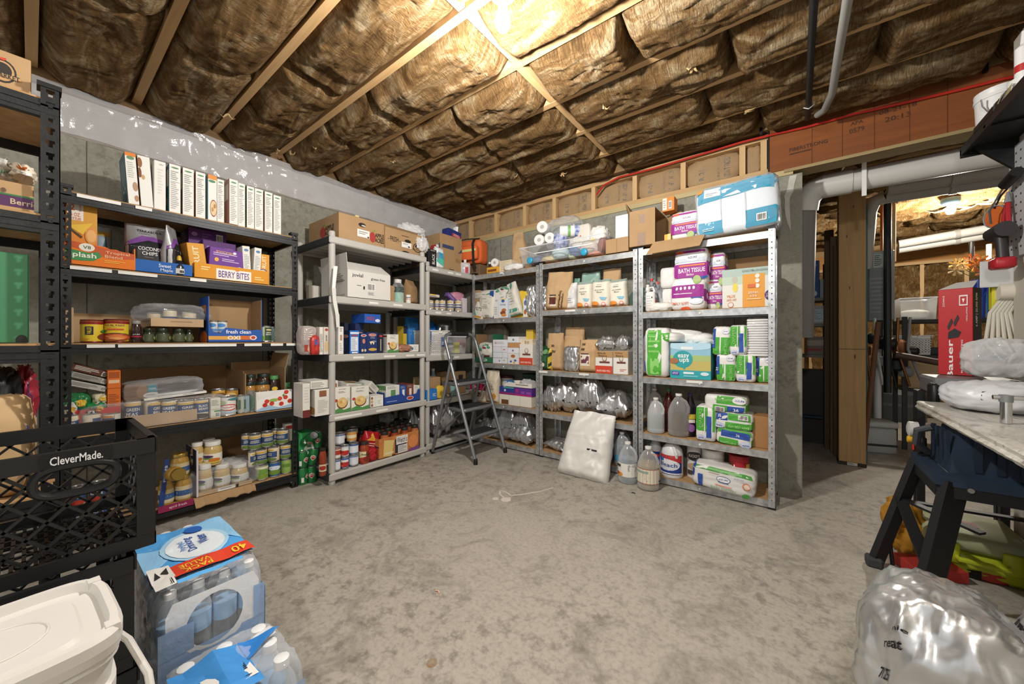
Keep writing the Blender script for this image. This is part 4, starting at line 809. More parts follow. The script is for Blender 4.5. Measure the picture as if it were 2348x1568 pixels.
for a, b, v, v1, x, l in ((365, 402, 1101, 1150, -2.9, 'gold-lidded jar at bottom left of the jar pile'), (404, 445, 1092, 1147, -2.9, 'gold-lidded jar at bottom right of the jar pile'), (394, 438, 1042, 1093, -2.905, 'gold-lidded jar stacked on top of the jar pile')):
    z = Z5 if v1 > 1100 else zX(416, 1093, -2.9) - .008; s = SL(a, b, v, z, x)
    jarS(s, MUS, GOLD, l, ML, lidh=.14, paper='#cdbf9a', pz=(.1, .7))
s = SL(372, 407, 1060, zX(390, 1101, -2.92), -2.92); jar(s.loc + Vector((-.0, 0, .042)), .04, .11, MUS, GOLD, 'gold-lidded jar lying on its side in the jar pile', tilt=(0, PI / 2 - .1, .2))
carton(SL(363, 375, 1056, Z5 + .004, -2.885), .006, '#243f7a', 'dark blue cardboard flap standing left of the gold-lidded jars', 'cardboard_sheet', 'cardboard', [('v', 'PLUS', .5, .7, .5, .35, '#d5d9e4')], tilt=(0, .1, 0))
# cans behind the black crate
for i, (a, b, v, z, c) in enumerate(((160, 197, 1068, .105, '#d8cdb4'), (204, 252, 1060, .105, '#d8cdb4'), (160, 197, 1068, .21, '#c9c4bb'), (206, 250, 1065, .21, '#d8cdb4'))):
    s = SL(a, b, 1066, Z5, -2.9); canS(s, c, ['lower left', 'lower right', 'upper left', 'upper right'][i] + ' beet can of the stack seen through the black crate', BEET, dz=.11 * (i // 2), h=.105)
carton(SL(140, 182, 1090, Z5, -2.86 + .0), .05, '#cfc4dd', 'pale lilac box behind the black crate', 'small_box', 'box', [('e', .3, .2, .2, .06, '#8a4a9a')]) if False else None
# right can stack
GC = '#dccfb2'; GB = [('r', 0, .28, 1, .75, NAVY), ('e', .5, .88, .35, .07, '#caa54a'), ('t', 'GREEN', .5, .6, .44, .09, '#e8e2d2'), ('t', 'BEANS', .5, .48, .44, .09, '#e8e2d2'), ('e', .55, .13, .42, .14, '#5f7a3a')]
rows = [(1018, 1090, -2.895, [(590, 620, '#a8b77f', 0), (620, 648, '#2f5f97', 0), (648, 675, '#8fae5a', 0)], Z5), (1013, 1058, -2.90, [(571, 588, GC, 1.2), (588, 617, GC, .2), (618, 646, GC, -1.0), (646, 673, GC, .1)], None), (975, 1012, -2.92, [(574, 603, GC, 0), (603, 631, GC, .3), (638, 666, GC, -.4)], None), (968, 1008, -2.97, [(556, 578, GC, .3), (625, 645, GC, .5)], None)]
z = Z5; hh = .106
for r_, (v0, v1, x, cs, _) in enumerate(rows):
    for i, (a, b, c, tn) in enumerate(cs):
        zz = Z5 + hh * min(r_, 2) * 1.002; s = SL(a, b, 1000, zz, x)
        pr = GB if r_ else [[('e', .5, .55, .42, .2, '#6f9a44'), ('e', .5, .2, .4, .16, '#7f9a3a'), ('r', .1, .8, .9, .95, '#e6e0cc')], [('e', .5, .62, .4, .18, '#d8e0ea'), ('e', .5, .28, .42, .2, '#6f8f3a'), ('l', .3, .58, .7, .66, 1, '#4f6f9a')], [('l', .1, .1, .8, .9, 8, '#dfe5c4'), ('r', .3, .5, .7, .75, '#5f8a34')]][i]
        canS(s, c, '%s row of the tall can stack by the far black post, %s can' % (('bottom', 'second', 'third', 'rear top')[r_], ('first', 'second', 'third', 'fourth')[i]), pr, h=hh, turn=tn, key=('gb' if r_ else None))
carton(SL(655, 672, 972, Z5 + hh * 2 + .001, -2.98), .06, '#dcd6cf', 'white and red carton behind the top of the can stack', 'small_carton', 'carton', [('r', 0, .7, 1, .9, '#b5362c')])
# ================================================================== nearest black unit, contents at the picture edge
XN = -1.815; N1, N2, N3, N4 = 1.805, 1.452, 1.06, .60
def onN(u, v): return onX(u, v, XN)
yR = onN(78, 200).y
s = SL(-190, 72, 92, N1, XN - .01); carton(s, .36, KRAFT, 'kraft carton with round black stamp on the topmost shelf at the picture edge', 'carton', 'box', [('e', .72, .44, .135, .32, '#2a2420'), ('e', .72, .44, .115, .27, '#b08a5e'), ('e', .72, .46, .09, .2, '#2a2420'), ('r', .56, .28, .9, .37, '#b08a5e'), ('t', 'MARKET', .76, .32, .25, .13, '#2a2420'), ('p', [(.70, .78), (.755, .80), (.74, .72), (.70, .72)], '#c0392b')], rp=[('r', 0, 0, .04, 1, '#8f6c46')])
s = SL(-180, 78, 402, N2, XN - .01); carton(s, .34, KRAFT, 'kraft fruit carton with purple band on the second shelf at the picture edge', 'fruit_carton', 'box', [('r', 0, .12, 1, .5, '#4b2150'), ('r', 0, .5, 1, .56, '#2f6b3a'), ('t', 'Berries', .925, .31, .32, .2, '#b9a58a'), ('e', .7, .66, .025, .08, '#5c4630')])
block(SL(-60, 22, 352, zX(-5, 400, XN - .08), XN - .08), .16, mat('#dcdad4', .35), 'white plastic bag on the fruit carton at the picture edge', 'plastic_bag', 'bag', [('e', .8, .2, .12, .12, '#3a9a6a')], k=3, amp=.02, seed=4)
block(SL(22, 76, 374, zX(50, 403, XN - .08), XN - .08), .16, mat('#cfc3ae', .4), 'crumpled bread bag with orange print on the fruit carton', 'bread_bag', 'bag', [('e', .5, .6, .2, .2, '#c96a2a'), ('r', .1, .2, .9, .4, '#dcd8cf')], k=3, amp=.015, seed=9)
carton(SL(-200, 66, 570, N3 + .001, XN - .03), .34, mat('#3e7a55', .6, bm=.1, bs=200), 'large plain green box on the third shelf at the picture edge', 'green_box', 'box', [('e', .93, .03, .06, .06, '#1a1a1a')])
# fourth shelf: bag, bucket
block(SL(-120, 79, 912, N4 + .002, XN - .01), .2, mat('#b99a70', .7, bm=.15, bs=20), 'crumpled brown paper grocery bag above the black crate', 'paper_bag', 'bag', [('r', .93, .62, .965, .72, '#3d3f8f')], k=4, amp=.008, seed=5, n=14)
pb = onX(40, 940, -2.0); t = T('lidded_bucket', 'round white lidded bucket behind the brown paper bag on the near unit', 'bucket', (-2.13, -.12, N4 + .001), 0)
M().lathe([(0, 0), (.11, 0), (.125, .18)], WHITE, 24).build('bucket_body', t); M().lathe([(.132, .17), (.132, .195), (.11, .2), (0, .197)], WHITE, 24).build('lid', t)
for i, (a, b, v, z, c, l) in enumerate(((-40, 40, 850, .71, '#1c1c1f', 'black drawstring pouch on the near unit under the green box shelf'), (34, 76, 845, .74, '#8c2230', 'red and blue packet under the green box shelf'), (-30, 60, 893, .69, '#9fb3c2', 'pale blue clear bag under the green box shelf'))):
    block(SL(a, b, v, N4 + .2 - i * .02, XN - .06 - .05 * i), .12, mat(c, .4), l, 'packet', 'bag', [('p', [(.3, .2), (.7, .8), (.9, .3)], '#27408f')] if i == 1 else (), k=3, amp=.02, seed=20 + i)
# ================================================================== soda on the floor between the units
SODA = mat('#2e7d46', .3, .5, '#3c9154', 6)
def soda(p, l, pr, turn=0, tilt=None, rz=None):
    r, h = .033, .122; k = 'soda'
    if k not in CANC:
        CANC[k] = (M().lathe([(0, .004), (.022, .004), (.025, 0), (r, .012), (r, h - .018), (.027, h - .004), (.027, h), (.025, h - .003), (0, h - .005)], SODA, 20, mats=[TIN, TIN, SODA, SODA, SODA, TIN, TIN, TIN]).mesh('soda_can'), prints(pr, cmap(r, .012, h - .02), None, 9).data)
        bpy.data.objects.remove(bpy.data.objects['printed_label'] if False else [o for o in bpy.data.objects if o.data == CANC[k][1]][0])
    o = tag(O('soda_can', CANC[k][0], None, p, (math.atan2(p[1], p[0]) - PI / 2 + turn)), l, 'soda can')
    if tilt: o.rotation_euler = tilt
    O('printed_label', CANC[k][1], o); return o
GA = [('p', [(.3, .5), (.36, .68), (.5, .74), (.64, .68), (.7, .5), (.5, .28)], '#dcd8cc'), ('p', [(.34, .52), (.4, .66), (.6, .66), (.66, .52), (.5, .34)], '#a5302f'), ('t', 'GINGER', .5, .57, .26, .08, '#ece8dc'), ('r', .05, .1, .2, .5, '#dcdcd4')]
def fl_(u, v): p = onZ(u, v, 0); return (p.x, p.y, .001)
p = Vector(fl_(716, 1108)); p += Vector((-.03, .01, 0)); q = Vector(fl_(698, 1112)) + Vector((-.03, .0, 0))
soda(p, 'green soda can standing on the floor, right one of the two at the bottom', GA); soda(q, 'green soda can standing on the floor beside the black post', GA, 1.2)
soda(q + Vector((0, 0, .123)), 'green soda can stacked on the can beside the black post', GA, .8)
soda(p + Vector((-.03, .005, .124)), 'green soda can leaning on the stack with its emblem facing out', GA, 0, (0, .22, PI / 2 - .3))
for i, (u, v, l) in enumerate(((728, 1010, 'dark green soda can upright behind the leaning one'), (704, 1000, 'soda can end resting on top of the green carton'), (693, 1002, 'second soda can end beside the black post above the green carton'))):
    P = onX(u, v, -2.93); P.z -= .05; soda(P, l, GA, 0, None if i == 0 else (.9, .3, .4 + i))
P = onX(742, 1014, -2.98); soda(P + Vector((0, -.06, -.01)), 'green soda can lying on its side under the grey shelf', GA, 0, (PI / 2, .3, 0))
s = SL(683, 722, 992, .12, -2.93); gx = carton(s, .13, '#2f9350', 'green soda multipack carton with a big white letter e beside the black unit', 'soda_carton', 'box', [('t', 'e', .62, .5, .62, .36, '#e9eee6'), ('p', [(.0, .72), (1, .72), (1, 1), (.2, 1)], '#46a868'), ('r', .8, .1, .9, .3, '#cfd63f')], tilt=(.0, .03, 0))
carton(SP(-2.96, 1.255, .0, .09, .117, PI / 2), .12, '#2a8448', 'lower green soda carton on the floor behind the front cans', 'soda_carton', 'box', [('r', .1, .2, .5, .6, '#46a868')])
# ================================================================== grey unit one (top shelf)
GX = -2.70; Y1, Y2, Y3, Y4, Y5 = 1.84, 1.399, .964, .522, .085
AP = lambda x, z, k: [('e', x - .1 * k, z - .05, .085 * k, .2, '#a83a35'), ('p', [(x - .1 * k, z + .16), (x - .04 * k, z + .28), (x - .03 * k, z + .2)], '#6f9a3a'), ('t', 'APPLE', x + .1 * k, z + .06, .26 * k, .17, '#1f1a17'), ('t', 'ACRES', x + .1 * k, z - .13, .26 * k, .17, '#1f1a17')]
s = SL(777, 881, 500, Y1 + .001, GX - .06); s.h = zX(777, 486, GX - .06) - Y1
ap = carton(s, .50, KRAFT, 'big kraft apple carton at the left end of the grey top shelf', 'fruit_carton', 'box', [('e', .49, .74, .085, .08, '#2a211a'), ('e', .52, .72, .05, .03, '#c9c3b8'), ('r', .38, .28, .65, .56, '#e5e3df'), ('l', .41, .36, .62, .5, 2, '#8a8a88'), ('r', .6, .29, .64, .34, '#222')] + AP(.80, .42, .8), AP(.60, .5, 1.1))
M().box(-s.w * .16, -s.w * .08, .0, .02, s.h, s.h + .012, mat('#d8c08a', .5)).build('tab', ap, 0)
s = SL(883, 972, 530, Y1 + .001, GX - .05); s.h = zX(930, 533, GX - .05) - Y1
fc = opencarton(s, .42, KRAFT, 'kraft produce carton printed with a round stamp, second on the grey top shelf', 'fruit_carton', 'box', flaps=(('f', .10, -60), ('b', .12, 30)), pr=[('t', '- FRESH -', .22, .55, .3, .22, '#1e1a17'), ('e', .82, .40, .12, .22, '#1e1a17'), ('e', .82, .40, .1, .185, '#b08a5e'), ('e', .82, .46, .07, .1, '#1e1a17'), ('t', 'SUNRISE', .82, .3, .26, .08, '#1e1a17'), ('e', .56, .6, .08, .07, '#231d18'), ('r', .4, .28, .65, .52, '#e8e6e2'), ('l', .43, .4, .6, .48, 2, '#777777'), ('r', .56, .31, .61, .37, '#222'), ('e', .5, .07, .09, .05, '#231d18'), ('l', .4, .76, .65, .82, 1, '#6b5238')])
for i, (u0, u1, v0, v1, x, l) in enumerate(((925, 978, 514, 545, -2.85, 'crumpled white plastic bag on top of the produce carton'), (955, 985, 540, 578, -2.74, 'white plastic bag hanging beside the produce carton'))):
    z = zX((u0 + u1) / 2, v1, x); block(SL(u0, u1, v0, z, x), .13, clear((.95, .95, .96), .4, .2, .5, 'thin_bag'), l, 'plastic_bag', 'bag', k=2.6, amp=.03, seed=30 + i, n=14)
# second shelf
s = SL(797, 895, 636, Y2 + .001, GX - .012); s.h = zX(797, 617, GX) - Y2
JV = mat('#d4d1cb', .6)
oc = opencarton(s, .42, JV, 'open white pasta shipping carton with raised flaps on the second grey shelf', 'open_carton', 'box', flaps=(('l', .13, 4), ('f', .16, -58), ('b', .1, 40)), pr=[('t', 'jovial', .22, .82, .24, .17, '#2a2725'), ('t', 'gluten free', .69, .76, .34, .12, '#4a4744'), ('b', .43, .32, .62, .6, 0), ('l', .2, .44, .3, .48, 1, '#555'), ('e', .36, .4, .02, .07, '#333'), ('l', .45, .14, .62, .26, 3, '#999')], lp=[('l', .55, .55, .9, .9, 5, '#8f8a82'), ('t', 'gluten free', .7, .62, .4, .09, '#77716a'), ('r', .55, .12, .8, .5, '#e3e1dc'), ('t', '8 OZ', .85, .1, .12, .06, '#666')])
g = M(); pts = [(768, 610), (764, 660), (766, 690), (772, 720), (774, 750)]
for i, (u, v) in enumerate(pts): p = onX(u, v, GX + .035 + .006 * (i % 2)); pts[i] = p
for a, b in zip(pts, pts[1:]): g.add([a + Vector((0, -.010, 0)), a + Vector((.012, .014, 0)), b + Vector((.008, .012, 0)), b + Vector((0, -.009, 0))], [(0, 1, 2, 3)], mat('#d9d7d2', .4))
tag(g.build('torn_wrapper', smooth=0), 'torn white paper wrapper hanging down the front post of the grey shelving', 'wrapper')
b1 = SL(903, 938, 640, Y2, GX - .06); t = T('filled_jar', 'clear bottle of pale green granules with white cap on the second grey shelf', 'jar', inward(b1, .055), PI / 2 - .4); r = .052; h = b1.h
M().lathe([(0, .002), (r, .004), (r, h * .52), (0, h * .52)], mat('#7fa896', .6, 0, '#a5c4b3', 30), 18).build('green_granules', t); M().lathe([(0, 0), (r * 1.04, .002), (r * 1.04, h * .7), (r * .6, h * .86)], GLASS, 18).build('bottle_body', t); M().lathe([(r * .6, h * .85), (r * .62, h), (0, h)], mat('#d8d4d0', .4), 16).build('cap', t)
prints([('r', .2, .6, .8, .9, '#3d4b48'), ('l', .25, .65, .7, .85, 3, '#c9c4bb')], cmap(r * 1.05, 0, h * .75), t, 6)
canS(SL(934, 946, 676, Y2, GX - .03), '#dedbd4', 'small white spice bottle with red lettering on the second grey shelf', [('t', 'SPICE', .5, .5, .6, .2, '#b5302c'), ('r', .2, .7, .8, .8, '#3a3a3c')], rim=mat('#d9d5cc', .4), cat='bottle', name='spice_bottle')
bag(SL(938, 966, 642, Y2, GX - .04), .1, KRAFTD, 'folded brown paper bag leaning at the right end of the second grey shelf', 'paper_bag', seed=7, tilt=(-.05, 0, .35), amp=.006)
carton(SL(892, 905, 655, Y2, GX - .06), .2, KRAFT, 'tan cardboard flap standing behind the bottle of green granules', 'cardboard_sheet', 'cardboard', tilt=(0, 0, .15))
carton(SL(708, 735, 655, Y2, -3.2), .05, '#c9c5bb', 'pale box at the far back of the second grey shelf', 'small_box', 'box')
# third shelf: pasta boxes
BAR = '#1d3f86'; LOGO = lambda x, z, k=1: [('e', x, z, .28 * k, .07, '#e6e2da'), ('e', x, z, .25 * k, .055, '#b5302c'), ('t', 'Pasta', x, z, .34 * k, .045, '#f0ece4')]
block(SL(695, 728, 748, Y3, GX - .05), .12, clear((.8, .72, .7), .3, .15, .35, 'film'), 'clear and red printed noodle bag at the left end of the third grey shelf', 'noodle_bag', 'bag', [('r', .1, .1, .6, .35, '#a53a2c'), ('l', .05, .5, .9, .95, 6, '#d8d4cc'), ('e', .6, .2, .3, .15, '#c9a58a')], k=5, amp=.008, seed=3)
block(SL(715, 734, 770, Y3, GX - .02), .06, mat('#b8352c', .35), 'red and blue candy packet beside the noodle bag', 'snack_packet', 'packet', [('r', .3, .5, .8, .8, '#2f5fa8')], k=3.4, amp=.01, seed=4)
for i, (a, b, v, x, d, c, pr, l) in enumerate((
    (733, 741, 750, GX - .03, .12, '#dcd9d2', NUT, 'slim white pasta box left of the front post'), (742, 755, 750, GX - .03, .12, '#cfc9be', [('e', .5, .9, .3, .05, '#a5433a'), ('e', .5, .3, .4, .2, '#c9b28a'), ('v', 'jovial', .5, .6, .4, .2, '#3a3632')], 'pasta box with a red seal half behind the front post'),
    (790, 799, 740, GX - .2, .1, '#22283c', (), 'dark navy box standing at the back of the pasta row'))):
    carton(SL(a, b, v, Y3, x), d, c, l, 'pasta_box', 'box', pr)
carton(SL(776, 788, 749, Y3, GX + .005), .14, '#e3e1dc', 'white pasta box standing at the very front right of the post', 'pasta_box', 'box', [('r', .3, .5, .7, .7, '#b08a6b'), ('l', .2, .1, .8, .4, 5, '#aaa'), ('l', .3, .8, .8, .95, 3, '#777')], lp=[('l', .1, .1, .9, .9, 9, '#bbb7ae')])
carton(SL(802, 824, 758, Y3, GX - .015), .16, '#2a6ec4', 'bright blue pasta box with white nutrition panel on its spine', 'pasta_box', 'box', [('r', .12, .12, .85, .72, '#dfe4ea'), ('l', .18, .16, .8, .68, 12, '#8fa0b5'), ('r', .05, .85, .95, .93, '#dfe4ea'), ('r', .2, .76, .8, .81, '#b5402c'), ('r', .2, .02, .8, .08, '#e0e4ea')], lp=[('r', 0, 0, 1, 1, '#14244e'), ('l', .3, .1, .9, .6, 7, '#3f5288')] + LOGO(.6, .75))
carton(SL(826, 842, 764, Y3, GX - .02), .15, '#1b2f66', 'dark blue pasta box turned spine-out between the two larger blue ones', 'pasta_box', 'box', [('e', .5, .88, .4, .06, '#dfe4ea'), ('e', .5, .88, .3, .04, '#b5302c'), ('e', .5, .6, .2, .12, '#c9836b'), ('e', .3, .15, .15, .07, '#d5c29a'), ('e', .7, .15, .15, .07, '#d5c29a')])
carton(SL(842, 866, 762, Y3, GX - .012), .06, '#1b2f66', 'dark blue pasta box showing curly pasta and a red oval emblem', 'pasta_box', 'box', LOGO(.5, .87, 1.3) + [('t', 'ROTINI', .5, .73, .4, .04, '#d8dce6'), ('p', [(.2, .55), (.35, .4), (.45, .52), (.6, .4), (.68, .5), (.5, .58)], '#e0d7a8'), ('l', .55, .52, .9, .6, 2, '#cfd6e6'), ('e', .5, .18, .4, .07, '#c9a24a')])
carton(SL(867, 879, 764, Y3, GX - .012), .15, '#131c38', 'almost black pasta box spine right of the curly pasta box', 'pasta_box', 'box', [('r', .4, .1, .6, .7, '#a9a27a'), ('e', .5, .85, .3, .06, '#b5402c')])
s = SL(836, 873, 742, Y3 + .245, GX - .05); s.h = .075; carton(s, .2, '#2458b0', 'blue pasta box lying flat on top of the standing pasta boxes', 'pasta_box', 'box', [('t', 'PASTA', .38, .5, .5, .4, '#b5402c'), ('e', .8, .3, .15, .18, '#d6dce8')], rp=[('e', .5, .6, .3, .2, '#dfe4ea'), ('e', .5, .6, .24, .14, '#b5402c'), ('r', .15, .1, .7, .4, '#66b5de')])
carton(SL(815, 834, 742, Y3 + .13, GX - .14), .12, '#1d2c58', 'dark blue box raised behind the bright blue pasta box', 'pasta_box', 'box', LOGO(.5, .3, 1.2))
JO = [('t', 'jovial', .5, .92, .42, .05, '#4a4642'), ('l', .25, .76, .8, .84, 2, '#8a867e'), ('e', .5, .36, .34, .21, '#6b3f28'), ('e', .5, .4, .3, .2, '#d9b877'), ('e', .42, .42, .1, .06, '#c99a52'), ('e', .58, .44, .1, .06, '#e3c98f'), ('p', [(0, 0), (1, 0), (1, .17), (.6, .1), (.3, .2), (0, .12)], '#4f8a4a'), ('e', .12, .5, .09, .06, '#b5402c'), ('e', .85, .5, .1, .07, '#c9c4ba')]
carton(SL(888, 914, 767, Y3, GX - .012), .07, '#dedbd2', 'white gluten-free pasta box with pasta bowl right of the blue boxes', 'pasta_box', 'box', JO, [('l', .2, .1, .8, .8, 8, '#a9a59c'), ('r', .1, .85, .9, .95, '#8a3a30')])
block(SL(914, 950, 791, Y3, GX - .02), .1, mat('#8f5a48', .25, 0, '#b58a70', 20), 'flat film pack of brown dried food right of the white pasta box', 'food_pack', 'packet', k=2.6, amp=.012, seed=8, n=12)
carton(SL(939, 960, 790, Y3, GX - .03), .12, '#e2e0db', 'small white tub at the right end of the third grey shelf', 'food_tub', 'tub', [('e', .3, .45, .12, .2, '#3b6f9a'), ('l', .5, .2, .9, .8, 4, '#bbb')])
carton(SL(925, 933, 748, Y3, -2.98), .1, '#d9b73a', 'slim yellow and dark box at the back of the third grey shelf', 'snack_box', 'box', [('r', 0, .7, 1, 1, '#2a2f4a')])
# fourth shelf
for i, (a, b, v, z, x, d, l, pr, lp) in enumerate((
    (694, 711, 880, Y4, GX - .03, .15, 'white box with dark red foot at the left end of the fourth grey shelf', [('r', 0, 0, 1, .22, '#6b2a26'), ('l', .2, .4, .9, .9, 6, '#c9c5bc')], ()),
    (722, 755, 893, Y4, GX - .012, .2, 'white box with a picture of pasta standing left of the front post', [('r', .3, .72, .8, .95, '#8a5a3a'), ('l', .2, .1, .9, .6, 9, '#b5b1a8')], [('e', .7, .2, .4, .15, '#b58a52')]),
    (712, 752, 873, zX(730, 892, GX - .03), GX - .03, .2, 'white pasta box lying flat across the standing boxes', [('l', .05, .1, .8, .8, 5, '#8f8b84'), ('r', .92, 0, 1, 1, '#c9c5bc')], ()),
    (757, 775, 873, Y4 + .17, GX - .05, .16, 'white box end with a tiny red picture right of the front post', [('r', .55, .3, .85, .7, '#a5583a'), ('l', .1, .2, .5, .9, 4, '#aaa')], ()),
    (850, 879, 907, Y4, GX - .012, .12, 'short white box with three pictures and a barcode, right of two pasta boxes', [('e', .1, .8, .08, .12, '#8a5a34'), ('e', .1, .5, .08, .12, '#c29a5a'), ('e', .1, .2, .08, .12, '#8a5a34'), ('r', .45, .1, .95, .7, '#e8ebe4'), ('l', .5, .2, .9, .6, 4, '#a5b59a')], ()))):
    carton(SL(a, b, v, z + (.002 if i == 2 else 0), x), d, '#dcd9d2', l, 'pasta_box', 'box', pr, lp)
for a, b, v, l in ((766, 803, 888, 'left one of two gluten-free pasta boxes facing out on the fourth grey shelf'), (806, 846, 886, 'right one of two gluten-free pasta boxes facing out on the fourth grey shelf')):
    carton(SL(a, b, v, Y4, GX - .008), .07, '#dedbd2', l, 'pasta_box', 'box', JO, side='#d2cec5')
for i, (a, b, v, dz, ty, l) in enumerate(((790, 838, 882, .15, .12, 'open white pasta box lying with green edge above the facing pair'), (838, 872, 880, .12, .75, 'white pasta box tipped on its corner in the loose pile'), (842, 862, 893, .10, .5, 'white box slipping under the tipped pasta box'))):
    s = SL(a, b, v, Y4 + dz, GX - .1 - .02 * i); s.h = .05; carton(s, .15, '#d6d3cc', l, 'pasta_box', 'box', [('l', .1, .2, .7, .8, 4, '#9b978f'), ('r', .8, .1, .95, .9, '#5f8a55')], tilt=(.1, ty, .2), tp=[('e', .5, .5, .3, .3, '#a5704a'), ('r', 0, 0, 1, .2, '#5a8a52')])
s = SL(882, 963, 905, Y4 + .001, GX - .008); s.h = .105
opencarton(s, .25, '#24418c', 'low dark blue display tray of small boxes on the fourth grey shelf', 'display_tray', 'box', pr=[('e', .7, .32, .1, .16, '#d8dce6'), ('e', .7, .32, .085, .12, '#b5402c'), ('l', .05, .15, .4, .3, 1, '#8fa0cc')], cut=[(0, 0), (1, 0), (1, .95), (.94, .98), (.9, .62), (.55, .5), (.48, .75), (.0, .62)], inner=mat('#d2d2d0', .7))
for i, (a, b, c, l, lc) in enumerate(((885, 916, '#d8dad2', 'white and green box in the blue display tray', '#5f8a5a'), (917, 932, '#2c4f9a', 'blue box with white label in the display tray', '#dfe4ea'), (933, 948, '#7a3a30', 'dark red box in the display tray', '#e2ddd4'), (949, 962, '#dedbd4', 'white box at the right of the display tray', '#c9c5bc'))):
    carton(SL(a, b, (884, 884, 881, 884)[i], Y4 + .006, GX - .03), .16, c, l, 'small_box', 'box', [('r', .35, .35, .7, .75, lc), ('l', .1, .8, .9, .95, 2, '#999')], lp=[('l', .1, .2, .9, .8, 5, '#a9a59c'), ('r', 0, .75, 1, 1, lc)] if i == 0 else ())
# bottom shelf
RC = [('r', .0, .0, 1, .32, '#e2dfd6'), ('e', .5, .55, .4, .22, '#b5352c'), ('r', .1, .82, .9, .95, '#dcd4c4')]; BC = [('r', .12, .08, .88, .9, '#dfe3ea'), ('l', .2, .15, .8, .8, 8, '#9aa3b5'), ('r', 0, .9, 1, 1, '#2f58a5')]; CT = [('e', .5, .35, .42, .3, '#b5302c'), ('r', .2, .6, .8, .85, '#e5e2da'), ('e', .3, .2, .15, .12, '#d8503a')]
for i, (a, b, lay) in enumerate(((767, 785, [('#d8d4ca', BC), ('#b5402c', RC)]), (785, 805, [('#3a62ae', CT), ('#cdd5e2', CT)]), (805, 828, [('#d5d8de', BC), ('#3a62ae', BC)]))):
    s = SL(a, b, 1054, Y5, GX - .02)
    for j, (c, pr) in enumerate(lay):
        canS(s, c, '%s can in the front row under the pasta shelf, %s of its pair' % (('first', 'second', 'third')[i], ('lower', 'upper')[j]), pr, dz=.088 * j + .001, h=.087)
for i, (a, b, l) in enumerate(((772, 796, 'white-labelled can at the top of the pile behind the front row'), (800, 824, 'can with orange label at the top of the pile behind the front row'))):
    canS(SL(a, b, 1000, Y5 + .178, GX - .07), '#d5d8de' if i == 0 else '#c9924a', l, BC if i == 0 else [('r', .1, .3, .9, .7, '#e5d9b5')], h=.085)
sauce = '#8f3416'
jarS(SL(735, 752, 1028, Y5, GX + .0), sauce, '#26221f', 'sauce jar standing left of the front post on the lowest grey shelf', [('r', .1, .1, .9, .9, '#d8c9a2'), ('e', .5, .5, .3, .25, '#a5302c')], lidh=.1, paper='#6b2a18', pz=(.15, .5))
PR = [('r', .0, .0, .62, 1, '#dccfa8'), ('p', [(.0, .3), (.62, .5), (.62, .0), (0, 0)], '#a53a24'), ('t', 'PreGo', .6, .7, .5, .2, '#1f3a2c'), ('e', .75, .25, .3, .25, '#7a2a1a'), ('r', .05, .55, .3, .7, '#c9a24a')]
jarS(SL(829, 853, 1014, Y5, GX + .0), '#9a3a1a', '#2c2a24', 'large sauce jar with cream label at the front of the lowest grey shelf', PR, lidh=.12, paper='#8a3018', pz=(.14, .66))
bag(SL(828, 868, 992, Y5 + .05, GX - .06), .08, mat('#a81f2a', .3), 'shiny red chip bag squeezed between the sauce jar and grape carton', 'chip_bag', 'bag', [('p', [(.1, .6), (.5, .95), (.6, .6)], '#d9a23a'), ('l', .3, .3, .9, .5, 2, '#e2b5a8')], seed=9, amp=.014, tilt=(0, .3, .1))
block(SL(846, 866, 1030, Y5 + .0, GX - .01), .06, mat('#a81f2a', .3), 'crumpled red foil packet at the foot of the grape carton', 'chip_packet', 'packet', k=3, amp=.016, seed=19)
s = SL(869, 960, 1022, Y5 + .001, GX - .005); s.h = .165
WC = mat('#c98a4a', .5, 0, '#b8683a', 9)
opencarton(s, .40, WC, 'fruit juice carton cut down as a tray of sauce jars on the lowest grey shelf', 'juice_tray', 'box', left=1, pr=[('p', [(.1, .1), (.3, .0), (.36, .8), (.12, .9)], '#d9c27a'), ('r', .14, .16, .34, .24, '#e0d8b8'), ('p', [(.38, .1), (.66, .06), (.66, .95), (.38, .8)], '#2d2c44'), ('r', .41, .52, .70, .94, '#e8e4de'), ('t', "Welch's", .555, .74, .26, .3, '#2a2850'), ('r', .45, .05, .69, .46, '#d8d5d0'), ('l', .47, .1, .67, .42, 5, '#8a8790'), ('e', .84, .5, .13, .35, '#d98a52'), ('r', .3, 0, .38, .08, '#3a2a1c'), ('p', [(.72, 0), (1, 0), (1, .2), (.72, .12)], '#7a4a8a')], lp=[('r', 0, .1, 1, .5, '#b56a3a'), ('r', 0, .55, 1, .62, '#3a2a5a')], flaps=(('f', .04, -150),))
for r_ in range(3):
    for i in range(4):
        a = 880 + i * 23; s = SL(a, a + 19, 1000, Y5 + .006, GX - .02)
        jar(inward(s, .05 + .095 * r_) + Vector((0, 0, .0)), .036, .2 + .0 * r_, '#9a3f1f' if (i + r_) % 3 else '#b5683a', '#2a2622' if i < 3 or r_ else TIN, 'sauce jar in the cut-down juice carton, %s row, %s' % (('front', 'middle', 'back')[r_], ('first', 'second', 'third', 'fourth')[i]), key='sauce%d' % ((i + r_) % 3 > 0), lidh=.12)
for i in range(6):
    a = 826 + (i % 3) * 17; s = SL(a, a + 17, 1000, Y5 + .001, GX - .20 - .09 * (i // 3))
    jar(inward(s, .03), .035, .21, '#8a3216', '#221e1a', 'sauce jar at the back of the lowest grey shelf, %s row, %s' % (('nearer', 'rear')[i // 3], ('left', 'middle', 'right')[i % 3]), key='saucel', lidh=.12)
jarS(SL(787, 803, 978, Y5 + .0, GX - .3), '#243a2c', '#3a5a3f', 'dark green tall jar behind the can pile', (), lidh=.1)
canS(SL(806, 826, 985, Y5 + .13, GX - .25), '#d5d2cc', 'tomato can raised behind the front can row', CT, h=.11)
